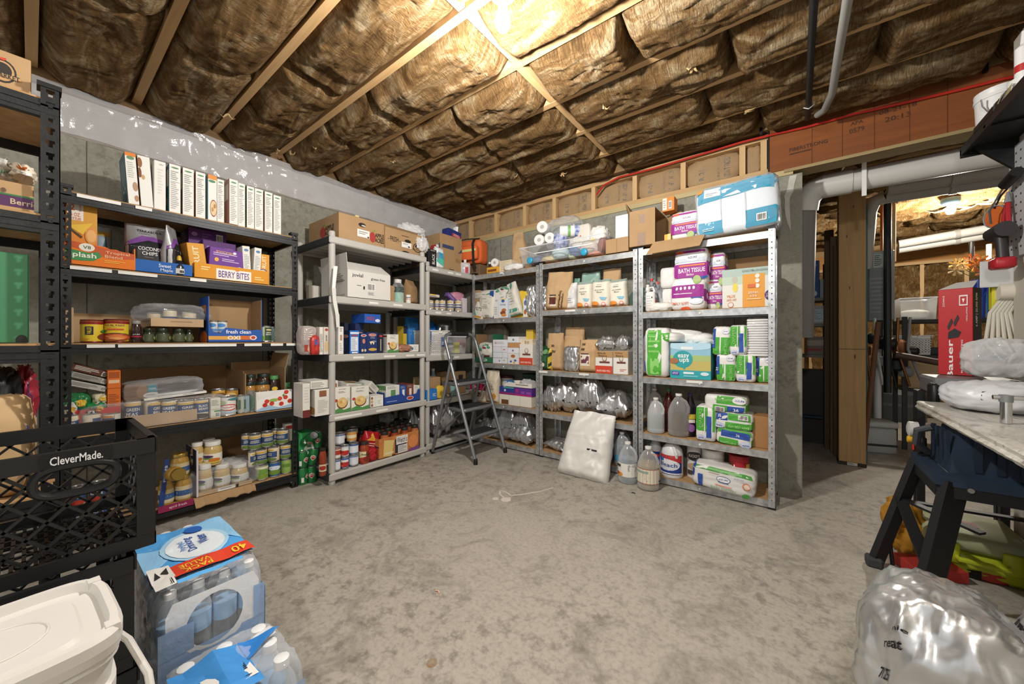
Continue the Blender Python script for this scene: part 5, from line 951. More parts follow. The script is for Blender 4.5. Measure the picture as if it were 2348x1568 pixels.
block(SL(765, 805, 995, Y5 + .19, GX - .14), .12, mat('#c9b8b2', .3), 'pale red printed film bag lying over the can pile', 'food_pack', 'packet', [('l', .1, .2, .9, .8, 4, '#a54a42')], k=2.8, amp=.012, seed=40)
block(SL(915, 945, 972, Y5 + .21, GX - .3), .12, mat('#cfc6b5', .5), 'crumpled cream bag behind the sauce jars', 'paper_bag', 'bag', k=2.8, amp=.02, seed=42)
block(SL(882, 905, 952, Y5 + .2, -3.05), .1, clear((.95, .96, .97), .3, .1, .12, 'clear_bag'), 'clear empty plastic bag at the back behind the sauce jars', 'plastic_bag', 'bag', k=3, amp=.02, seed=43)
# ================================================================== corner grey unit
G2 = -2.73; C1, C2, C3, C4, C5 = 1.772, 1.363, .926, .498, .09
s = SL(1008, 1058, 541, C1, -2.86); carton(SL(1009, 1059, 541, C1, -2.80), .36, KRAFT, 'tall kraft carton with blue print in the corner of the grey top shelf', 'carton', 'box', [('r', .1, .62, .62, .72, '#3b4668'), ('p', [(.8, .55), (1, .7), (1, .6)], '#3b4668'), ('l', .7, .28, .95, .4, 4, '#8a6a48'), ('l', .4, .04, .7, .08, 1, '#3a2f26')], [('p', [(.7, .5), (1, .75), (1, .5)], '#3b4668')])
s = SL(983, 1001, 572, C1, G2 - .005); carton(s, .06, '#1b1a1c', 'narrow black box with vertical white lettering on the corner top shelf', 'small_box', 'box', [('v', 'BLACK', .6, .45, .35, .6, '#d8d5ce'), ('r', .2, .9, .8, .96, '#8a8780')])
s = SL(1001, 1020, 566, C1, G2 - .005); bag(s, .07, '#dbe0e0', 'white, red and teal coffee pouch beside the black box', 'coffee_pouch', 'bag', [('r', 0, .85, 1, .97, '#b52a33'), ('p', [(.1, .3), (.9, .2), (.8, .7), (.2, .75)], '#3a9ac2'), ('p', [(.1, .28), (.8, .1), (.85, .4), (.2, .5)], '#4fb59a'), ('r', .02, .45, .3, .7, '#7f8a8c')], seed=3, top=.9)
s = SL(1000, 1015, 562, C1 + .0, G2 - .09); carton(s, .08, '#b52f3a', 'red and white packet behind the coffee pouch', 'small_box', 'box', [('r', 0, .8, 1, 1, '#d9d5d0')])
s = SL(1027, 1057, 528, zX(1040, 545, -2.95), -2.95); carton(s, .1, '#27357e', 'blue and red tissue box lying on the kraft carton', 'small_box', 'box', [('r', .3, .1, .95, .55, '#c03a42'), ('l', .4, .15, .9, .5, 2, '#dcd6d8')], tilt=(0, .1, 0))
# orange first-aid bag
P = onX(1092, 598, -2.86); s = SB(1056, 1119, 548, 1.99, 2.97); t = T('first_aid_bag', 'orange rescue bag with black straps and reflective strip on the corner shelving', 'bag', (-2.83, 2.88, 1.90), .16)
OR = mat('#dd6a34', .75, bm=.2, bs=120); BK = mat('#1f1e1f', .8); RF = mat('#d6d488', .4); w_, d_, h_ = .36, .17, .26
softbuild(soft(w_, d_, h_, OR, 9, 9, .004, 8, 2), 'bag_body', t)
o = softbuild(soft(.22, .07, .15, OR, 7, 8, .003, 8, 3), 'front_pocket', t); o.location = (.06, -.06, .03)
M().box(-.05, .165, -.064, -.061, .115, .14, RF).build('reflective_strip', t, 0)
for x in (-.17, .12): M().tube([(x, .04, .265), (x - .01, -.008, .25), (x + .01, -.066 if x > 0 else -.008, .2), (x + .02, -.068 if x > 0 else -.01, .0), (x + .02, -.03, -.07)], .016, BK, 6, flat=.25).build('strap', t)
M().tube([(-.18, -.004, .255), (0, -.002, .268), (.18, -.004, .255)], .006, BK, 6).build('zip', t); M().tube([(-.18, .0, .25), (-.19, .0, .13), (-.15, .0, .03)], .02, BK, 6, flat=.3).build('side_strap', t)
carton(SP(-2.83, 2.93, C1, .3, .118, 0), .16, '#7a6146', 'brown box half hidden underneath the orange rescue bag', 'small_box', 'box')
for a, b, v, l, red in ((1061, 1087, 588, 'white alcohol bottle with red label below the orange bag', 1), (1088, 1110, 593, 'plain white plastic bottle right of the red-labelled one', 0)):
    s = SL(a, b, v, C1, G2 - .01); s = SL(a, b, v + 9, C1, G2 - .01); t = T('plastic_bottle', l, 'bottle', inward(s, .05), PI / 2 - .55); ww = s.w * .62
    M().rbox(-ww / 2, ww / 2, -.03, .03, 0, s.h * .86, .012, mat('#cbcacc', .35, spec=.6)).build('bottle_body', t, 50); M().lathe([(.016, s.h * .85), (.013, s.h * .92), (.015, s.h * .92), (.015, s.h * 1.08), (0, s.h * 1.08)], WHITE, 12).build('cap', t)
    prints(([('r', .45, .1, .75, .6, '#c03a4a')] if red else []) + [('l', .1, .2, .4, .7, 5, '#9a98a0'), ('r', .45, .65, .75, .8, '#e3e1e2')], lambda a_, b_, e: ((a_ - .5) * ww, -.03 - e, b_ * s.h * .86), t)
# corner second shelf
EV = [('r', 0, .25, 1, .42, '#5b6280'), ('r', 0, .52, 1, .66, '#6b7290'), ('e', .5, .12, .3, .08, '#b59a7a'), ('e', .4, .88, .3, .06, '#c9a24a')]
for i, (a, b) in enumerate(((984, 999), (1000, 1010), (1011, 1027), (1030, 1046), (1048, 1063))):
    canS(SL(a, b, 688, C2, G2 - .01), '#ddd3c2', 'cream can with blue bands, %s from the left in the row of five' % ('first', 'second', 'third', 'fourth', 'fifth')[i], EV, key='ev')
carton(SL(984, 1008, 675, C2 + .125, G2 - .03), .12, '#d9cfc4', 'small printed carton lying on the row of cream cans', 'small_box', 'box', [('r', .0, .6, .6, 1, '#e0b84a'), ('l', .1, .1, .8, .5, 2, '#5a4a7a')])
carton(SL(1024, 1044, 676, C2 + .125, G2 - .05), .05, '#6a4f8f', 'purple box tipped over on the cream cans', 'small_box', 'box', [('l', .1, .3, .9, .6, 2, '#b5a2cc')], tilt=(0, .55, 0))
block(SL(1040, 1068, 670, C2 + .10, G2 - .09), .1, mat('#c78aa0', .5), 'pink plastic bag behind the right-hand cream cans', 'plastic_bag', 'bag', k=3, amp=.012, seed=31)
carton(SL(1062, 1071, 684, C2, G2 - .06), .1, '#d3ccd2', 'pale box right of the five cream cans', 'small_box', 'box')
# corner third shelf: basket, blue bag, bin
def basket(s, d, label, hc=.01):
    t = T('plastic_basket', label, 'basket', s.loc + Vector((0, 0, .001)), s.rz); W, H_ = s.w, s.h; m = mat('#dcdad6', .5)
    def side(mp, ww, nm):
        g = M(); nx = max(4, int(ww / .02)); nz_ = max(3, int(H_ * .7 / .02)); px = ww / nx; pz = H_ * .72 / nz_; z0 = H_ * .1
        def bx(a, b, c, e): g.add([mp(a, c, 0), mp(b, c, 0), mp(b, e, 0), mp(a, e, 0), mp(a, c, .003), mp(b, c, .003), mp(b, e, .003), mp(a, e, .003)], [(0, 1, 2, 3), (7, 6, 5, 4), (0, 4, 5, 1), (1, 5, 6, 2), (2, 6, 7, 3), (3, 7, 4, 0)], m)
        bx(0, ww, 0, z0); bx(0, ww, z0 + nz_ * pz, H_)
        for i in range(nx + 1): a = i * px; bx(max(0, a - .006), min(ww, a + .006), z0, z0 + nz_ * pz)
        for j in range(nz_ + 1): z = z0 + j * pz; bx(0, ww, max(0, z - .006), z + .006)
        g.build(nm, t, 0)
    tp = lambda z: .012 * (z / H_)
    side(lambda a, z, e: (a - W / 2, .0 - tp(z) + e, z), W, 'basket_side'); side(lambda a, z, e: (a - W / 2, d + tp(z) - e, z), W, 'basket_side')
    side(lambda a, z, e: (-W / 2 - tp(z) + e, a, z), d, 'basket_side'); side(lambda a, z, e: (W / 2 + tp(z) - e, a, z), d, 'basket_side')
    M().box(-W / 2, W / 2, 0, d, 0, .004, m).build('basket_bottom', t, 0)
    M().tube([(-W / 2 - .014, -.014, H_), (-W * .12, -.014, H_), (-W * .08, -.014, H_ - .02), (W * .08, -.014, H_ - .02), (W * .12, -.014, H_), (W / 2 + .014, -.014, H_), (W / 2 + .014, d + .014, H_), (-W / 2 - .014, d + .014, H_)], .006, m, 6, closed=True).build('basket_rim', t); return t
s = SL(988, 1026, 759, C3, G2 + .0); bk = basket(s, .24, 'white perforated plastic basket on the corner shelf behind the stool')
prints([('r', .55, .35, .85, .75, '#5a6a9a'), ('l', .58, .4, .8, .55, 2, '#d5d8e6')], lambda a, b, e: ((a - .5) * s.w, -.014 - e, b * s.h), bk)
bag(SL(936, 965, 728, C3 + .06, -2.98), .1, mat('#2b72b5', .35), 'bright blue foil bag behind the post above the basket', 'foil_snack_bag', 'bag', [('l', .2, .4, .8, .6, 2, '#8fbde0')], 12, .012)
bag(SL(975, 1003, 738, C3 + .05, -2.93), .1, mat('#1f66b5', .3), 'blue wrapper sticking up out of the white basket', 'foil_snack_bag', 'bag', (), 14, .018)
CL = clear((.95, .96, .97), .3, .06, .05)
def bin_(s, d, label, m=None, rim=True):
    m = m or CL; t = T('clear_bin', label, 'storage bin', s.loc + Vector((0, 0, .001)), s.rz); W, H_, tt = s.w, s.h, .003; g = M(); e = .93
    lo = [(-W / 2 * e, d * (1 - e) / 2), (W / 2 * e, d * (1 - e) / 2), (W / 2 * e, d * (1 + e) / 2), (-W / 2 * e, d * (1 + e) / 2)]; hi = [(-W / 2, 0), (W / 2, 0), (W / 2, d), (-W / 2, d)]
    for i in range(4): g.add([(*lo[i], 0), (*lo[(i + 1) % 4], 0), (*hi[(i + 1) % 4], H_), (*hi[i], H_)], [(0, 1, 2, 3)], m)
    g.add([(x, y, 0) for x, y in lo], [(0, 1, 2, 3)], m); g.build('bin_body', t, 0, False)
    M().tube([(x, y, H_) for x, y in hi], .006, clear((.93, .95, .97), .5, .1, .25, 'rim_plastic'), 6, closed=True).build('bin_rim', t); return t
s = SL(1027, 1069, 772, C3, G2 + .0); bin_(s, .22, 'clear bin of white and red goods behind the stool handle')
carton(SL(1044, 1054, 785, C3 + .01, G2 - .03), .03, '#d6d05a', 'yellow note card inside the clear bin behind the stool', 'note_card', 'card')
block(SL(1030, 1066, 792, C3 + .006, G2 - .06), .1, mat('#d9d5d8', .5), 'white bag of goods filling the clear bin behind the stool', 'plastic_bag', 'bag', k=3, amp=.015, seed=51)
carton(SL(1055, 1067, 778, C3 + .01, G2 - .10), .06, '#a53a4a', 'red packet at the right inside the clear bin behind the stool', 'small_box', 'box')
t = T('toaster', 'small chrome toaster on top of the goods above the white basket', 'toaster', (-2.95, 2.66, C3 + .17), PI / 2); M().rbox(-.1, .1, -.05, .06, 0, .15, .02, CHROME).build('toaster_body', t); M().box(-.09, .09, -.052, -.049, .01, .03, BLACK).build('lever_panel', t, 0); M().box(-.08, .08, .0, .012, .149, .151, BLACK).build('slot', t, 0)
carton(SP(-2.95, 2.66, C3, .25, .165, PI / 2), .1, '#3a3533', 'dark box beneath the chrome toaster', 'small_box', 'box')
# corner fourth shelf
carton(SL(977, 1010, 866, C4, G2 - .07), .2, KRAFT, 'brown carton with open top on the corner fourth shelf', 'carton', 'box')
opencarton(SL(977, 1002, 893, C4, G2 - .002), .06, '#2d78c4', 'bright blue cut-down box at the front of the corner fourth shelf', 'blue_box', 'box', pr=[('l', .6, .3, .95, .6, 3, '#dfe8f2')])
block(SL(1003, 1022, 885, C4, G2 - .002), .06, mat('#d9b541', .35), 'yellow crinkled food bag beside the blue cut-down box', 'food_bag', 'bag', k=2.6, amp=.008, seed=52)
t = T('soap_bottle', 'pale teal soap bottle seen between the stool rails', 'bottle', (-2.76, 2.62, C4 + .001), PI / 2); M().rbox(-.035, .035, -.02, .02, 0, .13, .01, mat('#8fb5ba', .25)).build('bottle_body', t, 50); M().lathe([(.012, .13), (.012, .16), (.006, .16), (.006, .18), (0, .18)], WHITE, 10).build('pump', t)
carton(SL(1040, 1068, 852, C4, G2 - .12), .16, KRAFTD, 'brown carton with dark printed window on the corner fourth shelf', 'carton', 'box', [('r', .4, .4, .75, .85, '#2a2220')])
carton(SL(1012, 1040, 852, C4 + .0, -2.98), .16, KRAFTD, 'darker brown carton at the back of the corner fourth shelf', 'carton', 'box')
for u0, u1, v, c, l in ((984, 1002, 845, '#8fb2c9', 'cloudy pale blue jug at the back of the corner fourth shelf'), (978, 986, 842, '#274a6b', 'dark teal bottle at the back of the corner fourth shelf')):
    s = SL(u0, u1, v, C4 + .001, -3.0); t = T('plastic_jug', l, 'jug', s.loc, PI / 2); r = s.w * .42; M().lathe([(0, 0), (r, .002), (r, s.h * .5), (r * .35, s.h * .85), (r * .35, s.h * .95), (0, s.h * .95)], mat(c, .3), 14).build('jug_body', t); M().lathe([(r * .4, s.h * .9), (r * .4, s.h), (0, s.h)], WHITE, 10).build('cap', t)
foil(SL(997, 1046, 922, C5, G2 - .02), .34, 'big silver foil bag slumped on the lowest corner shelf behind the stool', 61, .035, 2.8)
foil(SL(940, 966, 940, Y5 + .0, -2.95), .25, 'silver foil bag behind the grey post on the lowest corner shelf', 62, .03, 3)
foil(SL(1040, 1072, 930, C5 + .0, G2 - .2), .25, 'silver foil bag deep in the corner on the lowest shelf', 63, .03, 3)
# ================================================================== galvanised units: corner one (A), middle (B), right (C)
A = (1.756, 1.292, .835, .432, .06); B = (1.766, 1.342, .797, .412, .06); C = (1.768, 1.286, .792, .366, .058)
YA = 2.855; YM = 2.85; YC = 2.845
PAPERB = mat('#c2a27a', .8, 0, '#b6956c', 8, bm=.15, bs=14); TEAL = '#4f8f7c'
def tissue_roll(p, r, L, label, rot, group=None, name='toilet_roll'):
    t = T(name, label, 'toilet roll', p); t.rotation_euler = rot
    M().lathe([(r * .36, 0), (r * .97, 0), (r, .006), (r, L - .006), (r * .97, L), (r * .36, L), (r * .36, 0)], mat('#e8e6e2', .85, bm=.1, bs=90), 22).build('paper', t)
    M().lathe([(r * .34, .001), (r * .35, .001), (r * .35, L - .001), (r * .34, L - .001)], mat('#a59a8c', .9), 16).build('core', t); return t
carton(SB(1116, 1141, 612, A[0], YA), .08, '#d9a236', 'small yellow box near the corner on the galvanised top shelf', 'small_box', 'box', [('r', .1, .2, .9, .6, '#8a4a1c')])
s = SB(1119, 1127, 588, A[0], YA + .1); t = T('glass_bottle', 'small clear bottle with dark liquid behind the yellow box', 'bottle', s.loc + Vector((0, 0, .001))); M().lathe([(0, 0), (.022, .0), (.024, .05), (.012, .09), (.012, .13), (0, .13)], mat('#3a2a22', .15), 14).build('bottle_body', t); M().lathe([(.013, .12), (.013, .14), (0, .14)], WHITE, 10).build('cap', t)
p = onY(1134, 602, YA + .07); tissue_roll(p + Vector((0, 0, .0)), .045, .1, 'single toilet roll lying near the corner on the top shelf', (-PI / 2, 0, .2))
carton(SB(1145, 1172, 597, A[0], YA + .03), .1, '#d8cbb0', 'cream cardboard sleeve lying right of the toilet roll', 'paper_sleeve', 'box', [('l', .1, .1, .9, .9, 5, '#c4b494')])
block(SB(1152, 1194, 604, A[0], YA), .1, mat('#e6e4e0', .6), 'crumpled white paper wad along the galvanised top shelf edge', 'paper_wad', 'paper', k=3, amp=.012, seed=4)
bag(SB(1171, 1216, 528, A[0], YA + .14), .1, PAPERB, 'creased tan paper bag standing behind the clear wheeled bin', 'paper_bag', seed=11, amp=.016, taper=.55, tilt=(0, -.12, .2))
# A second shelf
opencarton(SB(1086, 1098, 666, A[1], YA + .045), .2, KRAFT, 'kraft carton half hidden by the corner post on the second galvanised shelf', 'open_carton', 'box', low=1)
FLW = mat('#d3cfc4', .55); PAT = [('e', x, z, .12, .1, TEAL) for x, z in ((.2, .8), (.5, .9), (.8, .75), (.3, .6), (.7, .95))] + [('e', .55, .7, .1, .06, '#7a3a4a')]
for u0, u1, v, z, y, d, l, pr, sd, h in ((1078, 1135, 645, .205, YA + .03, .2, 'white flour bag lying across the top of the bags', [('l', .1, .3, .6, .7, 3, '#a5a198')], 2, .10), (1128, 1172, 641, .21, YA + .03, .18, 'white bag with teal and plum pattern lying on its side', PAT, 3, .11)):
    s = SB(u0, u1, v, A[1] + z, y); s.h = h; block(s, d, FLW, l, 'flour_bag', 'bag', pr, k=3, amp=.012, seed=sd)
bag(SB(1093, 1129, 668, A[1], YA + .0), .09, FLW, 'tall white flour bag with a teal collar leaning by the corner post', 'flour_bag', 'bag', [('r', 0, .88, 1, .98, TEAL), ('l', .2, .35, .8, .8, 8, '#a9a59b'), ('b', .5, .03, .8, .15, 0)], 5, .006, (0, .06, 0))
bag(SB(1083, 1104, 692, A[1], YA - .005), .05, '#d5d2c8', 'small black and white snack bag at the foot of the tall flour bag', 'snack_bag', 'bag', [('t', 'NUTS', .5, .6, .7, .2, '#222'), ('r', 0, 0, 1, .2, '#b5843a'), ('p', [(0, .2), (.4, .2), (0, .6)], TEAL)], 6, .01, (0, .2, 0))
carton(SB(1123, 1131, 667, A[1], YA + .02), .14, '#2c4a94', 'slim blue box between the white flour bag and white box', 'small_box', 'box')
carton(SB(1132, 1158, 664, A[1], YA + .03), .12, '#dcdad6', 'white box with black lettering behind the cracker box', 'small_box', 'box', [('t', 'OAT', .75, .72, .3, .05, '#222'), ('t', 'NO 1 FLOUR', .55, .62, .8, .05, '#333'), ('l', .05, .1, .4, .4, 4, '#aaa')])
carton(SB(1143, 1164, 685, A[1], YA - .002), .05, '#d6d9e0', 'white cracker box with stacked crackers picture', 'cracker_box', 'box', [('t', 'Hoky', .5, .68, .6, .12, '#3a5fa0'), ('e', .5, .88, .18, .08, '#3a5fa0'), ('r', .2, .96, .8, 1, '#d9c23a'), ('e', .6, .4, .25, .09, '#b5703a'), ('e', .5, .26, .3, .1, '#8a4a26'), ('e', .6, .14, .28, .08, '#c98a4a')], side='#b9c9e0')
bag(SB(1160, 1196, 645, A[1] + .02, YA + .02), .08, FLW, 'white and teal rice bag slumped in front of the yellow box', 'flour_bag', 'bag', [('r', 0, .0, 1, .2, TEAL), ('l', .3, .3, .7, .7, 5, '#b5b1a6')] + PAT[:2], 8, .012, (0, -.18, 0), taper=.4)
carton(SB(1170, 1199, 668, A[1], YA + .09), .12, '#d9b93a', 'yellow food box behind the teal rice bag', 'small_box', 'box', [('r', 0, 0, .6, .15, '#c9a52a')])
carton(SB(1199, 1210, 668, A[1], YA + .04), .1, '#dcbc3c', 'narrow yellow box with white and blue panel', 'small_box', 'box', [('r', .1, 0, .95, .72, '#d6dbe4'), ('e', .5, .55, .25, .1, '#3a5fa8'), ('e', .5, .2, .3, .1, '#b5703a')])
s = SB(1204, 1226, 655, A[1], YA + .04); foil(s, .12, 'tall silver foil pouch left of the galvanised double post', 71, .02, 4, 18)
s = SB(1238, 1252, 657, B[1], YM + .04); foil(s, .12, 'silver foil pouch right of the galvanised double post', 72, .02, 4, 18)
# A third shelf
GB_ = mat('#2a6a4c', .6)
opencarton(SB(1090, 1129, 766, A[2], YA), .2, GB_, 'dark green cardboard display box with cut-down front', 'display_box', 'box', low=.2, inner=KRAFTD, pr=[('e', .55, .1, .16, .05, '#a9c2a8'), ('l', .45, .06, .66, .12, 1, '#2a6a4c')])
block(SB(1091, 1128, 786, A[2] + .03, YA + .02), .14, FLW, 'teal-patterned white bags slumped inside the green box', 'flour_bag', 'bag', PAT + [('e', .6, .2, .3, .1, '#5a2a2a')], k=2.8, amp=.014, seed=12)
block(SB(1100, 1160, 742, A[2] + .02, YA + .17), .1, mat('#6a6258', .5), 'dark crumpled bag behind the white boxes', 'plastic_bag', 'bag', k=2.6, amp=.02, seed=13)
WB = '#d3d6de'
for i, (a, b, v, zf, c, l, pr) in enumerate(((1130, 1149, 818, 0, WB, 'bottom left white box of the small box stack', [('e', .8, .5, .08, .12, '#555')]), (1150, 1162, 812, 0, WB, 'bottom right white box of the small box stack', [('e', .5, .6, .2, .1, '#b5a05a')]), (1130, 1150, 802, 1, WB, 'second-row left white box of the stack', [('r', .0, 0, 1, .05, '#8a8d95')]), (1151, 1163, 794, 1, WB, 'second-row right white box of the stack', ()), (1130, 1148, 786, 2, WB, 'third-row left white box of the stack', ()), (1149, 1163, 780, 2, WB, 'third-row right white box of the stack', [('e', .5, .5, .2, .1, '#c9706a')]), (1130, 1163, 771, 3, '#dcdde2', 'wide white box topping the stack of small boxes', [('l', .1, .3, .9, .7, 2, '#aab'), ('e', .2, .5, .05, .1, '#c9706a')]))):
    s = SB(a, b, v, A[2] + .0565 * zf, YA); s.h = .0555 if zf < 3 else .07; carton(s, .13, c, l, 'small_box', 'box', pr)
for i, (a, b, zf, h, c, l, pr) in enumerate(((1164, 1189, 0, .105, '#d5d3d2', 'small box picturing snacks and blue dots', [('e', .5, .75, .2, .15, '#a5623a'), ('e', .3, .25, .1, .1, '#4a62a8'), ('e', .7, .35, .12, .1, '#4a62a8'), ('e', .6, .15, .1, .08, '#c9a23a')]), (1164, 1189, .106, .055, '#dcdde2', 'white box with small dark square above the snack picture box', [('r', .42, .35, .56, .65, '#66708a')]), (1164, 1190, .162, .046, '#b98d5f', 'small brown cardboard box in the stacked boxes', ()), (1164, 1189, .209, .06, '#dcdde2', 'white box with dark square on top of the small brown box', [('r', .45, .35, .6, .65, '#66708a')]), (1192, 1221, .17, .075, '#d9c9ae', 'cream box on top of the red and white baking box', [('r', .4, .2, .5, .8, '#a58a66'), ('l', .55, .3, .8, .7, 3, '#8a7456')]))):
    s = SB(a, b, 800, A[2] + zf, YA + (.03 if i == 4 else 0)); s.h = h; carton(s, .13, c, l, 'small_box', 'box', pr)
def bobs(s, l, mark=0): return carton(s, .13, '#dedad4', l, 'baking_box', 'box', ([('r', 0, 0, 1, .34, '#c8442f'), ('t', "BOB'S RED MILL", .5, .12, .8, .08, '#ead9cc')] if mark < 2 else [('l', .45, .1, .9, .22, 2, '#b5403a')]) + [('e', .55, .66, .14, .14, '#8a7866'), ('e', .55, .68, .1, .1, '#d8cfc2'), ('r', .25, .46, .85, .54, '#6a3a32')] + ([('r', 0, .72, 1, 1, '#b08a5c')] if mark else []) + ([('t', ('', 'Black', 'Kidney')[mark], .4, .9, .5, .09, '#3a2a20'), ('t', ('', 'Beans', 'Beans')[mark], .45, .79, .5, .08, '#3a2a20')] if mark else []))
bobs(SB(1191, 1221, 789, A[2], YA), 'red and white baking mix box below the cream box')
carton(SB(1206, 1222, 756, A[2] + .2, YA + .13), .1, '#d6b545', 'yellow box at the back above the baking boxes', 'small_box', 'box')
# A fourth shelf
ZA4 = A[3]
for a, b, z, h, c, l, pr in ((1077, 1113, 0, .11, '#cfc4ae', 'cream granola box at the bottom behind the stool step', [('e', .5, .6, .25, .22, '#4a2f20'), ('e', .5, .6, .15, .12, '#8a5a34')]), (1077, 1113, .111, .068, '#a5204a', 'magenta and white box stacked on the cream granola box', [('r', 0, .0, 1, .08, '#5a2a6a'), ('e', .35, .5, .06, .15, '#e2b5c2')]), (1078, 1112, .18, .03, '#d9d5d0', 'thin white box on top of the magenta box', ())):
    s = SB(a, b, 880, ZA4 + z, YA + .01); s.h = h; carton(s, .16, c, l, 'small_box', 'box', pr)
t = T('lidded_bowl', 'blue lidded plastic bowl above the magenta box', 'bowl', (-2.60, 3.0, ZA4 + .216)); M().lathe([(0, 0), (.05, 0), (.075, .06), (.075, .07), (0, .075)], mat('#3f62b5', .4), 20).build('bowl_body', t); M().lathe([(.078, .066), (.078, .076), (0, .08)], mat('#1f2a4a', .5), 20).build('lid', t)
bag(SB(1110, 1139, 850, ZA4, YA + .0), .09, mat('#d3c7b2', .5), 'cream plastic bag with red print standing behind the stool leg', 'snack_bag', 'bag', [('e', .6, .2, .3, .12, '#c98a3a'), ('l', .3, .4, .8, .6, 4, '#a58a74')], 15, .012)
t = T('food_tub', 'white tub with maroon lid at the back of the shelf by the stool', 'tub', (-2.42, 3.08, ZA4 + .13)); M().lathe([(0, 0), (.06, 0), (.065, .12), (0, .12)], mat('#c9c4bc', .5), 18).build('tub_body', t); M().lathe([(.068, .11), (.068, .13), (0, .13)], mat('#4a1f2e', .5), 18).build('lid', t)
carton(SP(-2.42, 3.0, ZA4, .2, .129), .16, '#1f2f6a', 'dark blue box beneath the maroon-lidded tub', 'small_box', 'box', [('l', .2, .4, .8, .7, 2, '#4a62b0')])
for a, b, z, h, c, l, pr in ((1145, 1218, 0, .10, '#dcd7ca', 'long white and cream snack carton with a brown window', [('r', .07, .05, .3, .5, '#6a4526'), ('r', .32, .0, .33, 1, '#b5b0a4'), ('r', .66, 0, .67, 1, '#b5b0a4')]), (1145, 1178, .101, .075, '#2c3a86', 'navy and magenta box at the left on the white carton', [('r', 0, 0, 1, .3, '#8a2a6a'), ('e', .4, .55, .07, .16, '#c9cde6'), ('r', .3, .85, 1, 1, '#4fa58f')]), (1179, 1219, .101, .075, '#5a3086', 'purple and magenta box at the right on the white carton', [('r', .0, 0, 1, .25, '#a5267a'), ('r', .1, .4, .25, .9, '#a5267a'), ('r', .4, .3, .62, .6, '#8a4aa5'), ('r', .7, .3, .95, .6, '#8a4aa5')])):
    s = SB(a, b, 920, ZA4 + z, YA); s.h = h; carton(s, .17, c, l, 'snack_carton', 'box', pr)
s = SB(1154, 1219, 886, ZA4 + .177, YA + .01); s.h = .05
opencarton(s, .16, '#d9d6cc', 'torn white cardboard tray on the purple boxes', 'cardboard_tray', 'box', pr=[('l', .45, .3, .95, .7, 1, '#7a776e')], cut=[(0, .3), (.2, 1), (.5, .8), (1, .9), (1, 0), (.1, 0)])
canS(SB(1173, 1191, 874, ZA4 + .183, YA + .03), '#d5d0c6', 'white tub with orange label in the torn tray', [('r', .15, .15, .85, .55, '#c9663a'), ('l', .2, .65, .8, .85, 2, '#a5b5a0')], cat='tub', name='food_tub', rim=WHITE)
carton(SB(1158, 1174, 873, ZA4 + .183, YA + .06), .06, '#3a78b5', 'blue box in the torn white tray', 'small_box', 'box', [('r', 0, .0, 1, .2, '#5a8fc2')])
block(SB(1190, 1217, 872, ZA4 + .182, YA + .03), .1, clear((.9, .9, .92), .35, .12, .25, 'film'), 'clear shrink-wrapped pack at the right of the torn tray', 'film_pack', 'packet', k=3, amp=.014, seed=16)
t = T('green_bowl', 'dark green plastic bowl at the back above the torn tray', 'bowl', (-2.1, 3.08, ZA4 + .22)); M().lathe([(0, 0), (.07, 0), (.1, .07), (.105, .075), (.1, .08), (0, .06)], mat('#1f3a2c', .4), 22).build('bowl_body', t)
carton(SP(-2.1, 3.03, ZA4, .2, .219), .12, '#3a3430', 'dark carton supporting the green bowl at the back', 'small_box', 'box')
# A and B bottom: foil bags
for i, (u0, u1, v, z, y, d, l, k) in enumerate((
    (1120, 1182, 944, A[4], YA + .06, .22, 'silver foil bag at the back under the snack cartons', 3), (1168, 1212, 948, A[4] + .09, YA + .04, .18, 'silver foil bag piled highest beside the galvanised post', 3),
    (1082, 1126, 965, A[4], YA + .02, .2, 'silver foil bag seen between the stool legs', 2.8), (1118, 1176, 985, A[4], YA - .01, .24, 'front silver foil bag lying flat left of the largest one', 2.7), (1160, 1218, 985, A[4], YA - .02, .25, 'front silver foil bag lying flat against the galvanised post', 2.7),
    (1239, 1292, 1012, B[4], YM + .02, .25, 'flat silver foil bag on the floor-level shelf left of the white sack', 2.7), (1380, 1405, 985, B[4], YM + .06, .2, 'silver foil bag wedged between white sack and water jug', 3))):
    foil(SB(u0, u1, v, z, y), d, l, 80 + i, .028, k, 20)
for i, (u0, u1, v, z, y, d, l, k) in enumerate((
    (1238, 1276, 890, 0, YM + .01, .2, 'left silver foil bag in the middle unit pile', 2.8), (1256, 1328, 886, .01, YM + .04, .24, 'large crinkled silver foil bag second from the left in the pile', 3), (1318, 1378, 876, .0, YM + .0, .22, 'tall crushed silver foil bag in the centre of the pile', 2.8),
    (1366, 1442, 905, .0, YM - .01, .26, 'low silver foil bag with taut white side at the right of the pile', 3.4), (1295, 1345, 868, .12, YM + .16, .12, 'grey foil bag lying at the back on top of the pile', 2.8), (1362, 1440, 900, .08, YM + .14, .15, 'smooth silver foil bag at the back right of the pile', 3.4))):
    foil(SB(u0, u1, v, B[3] + z, y), d, l, 95 + i, .032, k, 22)
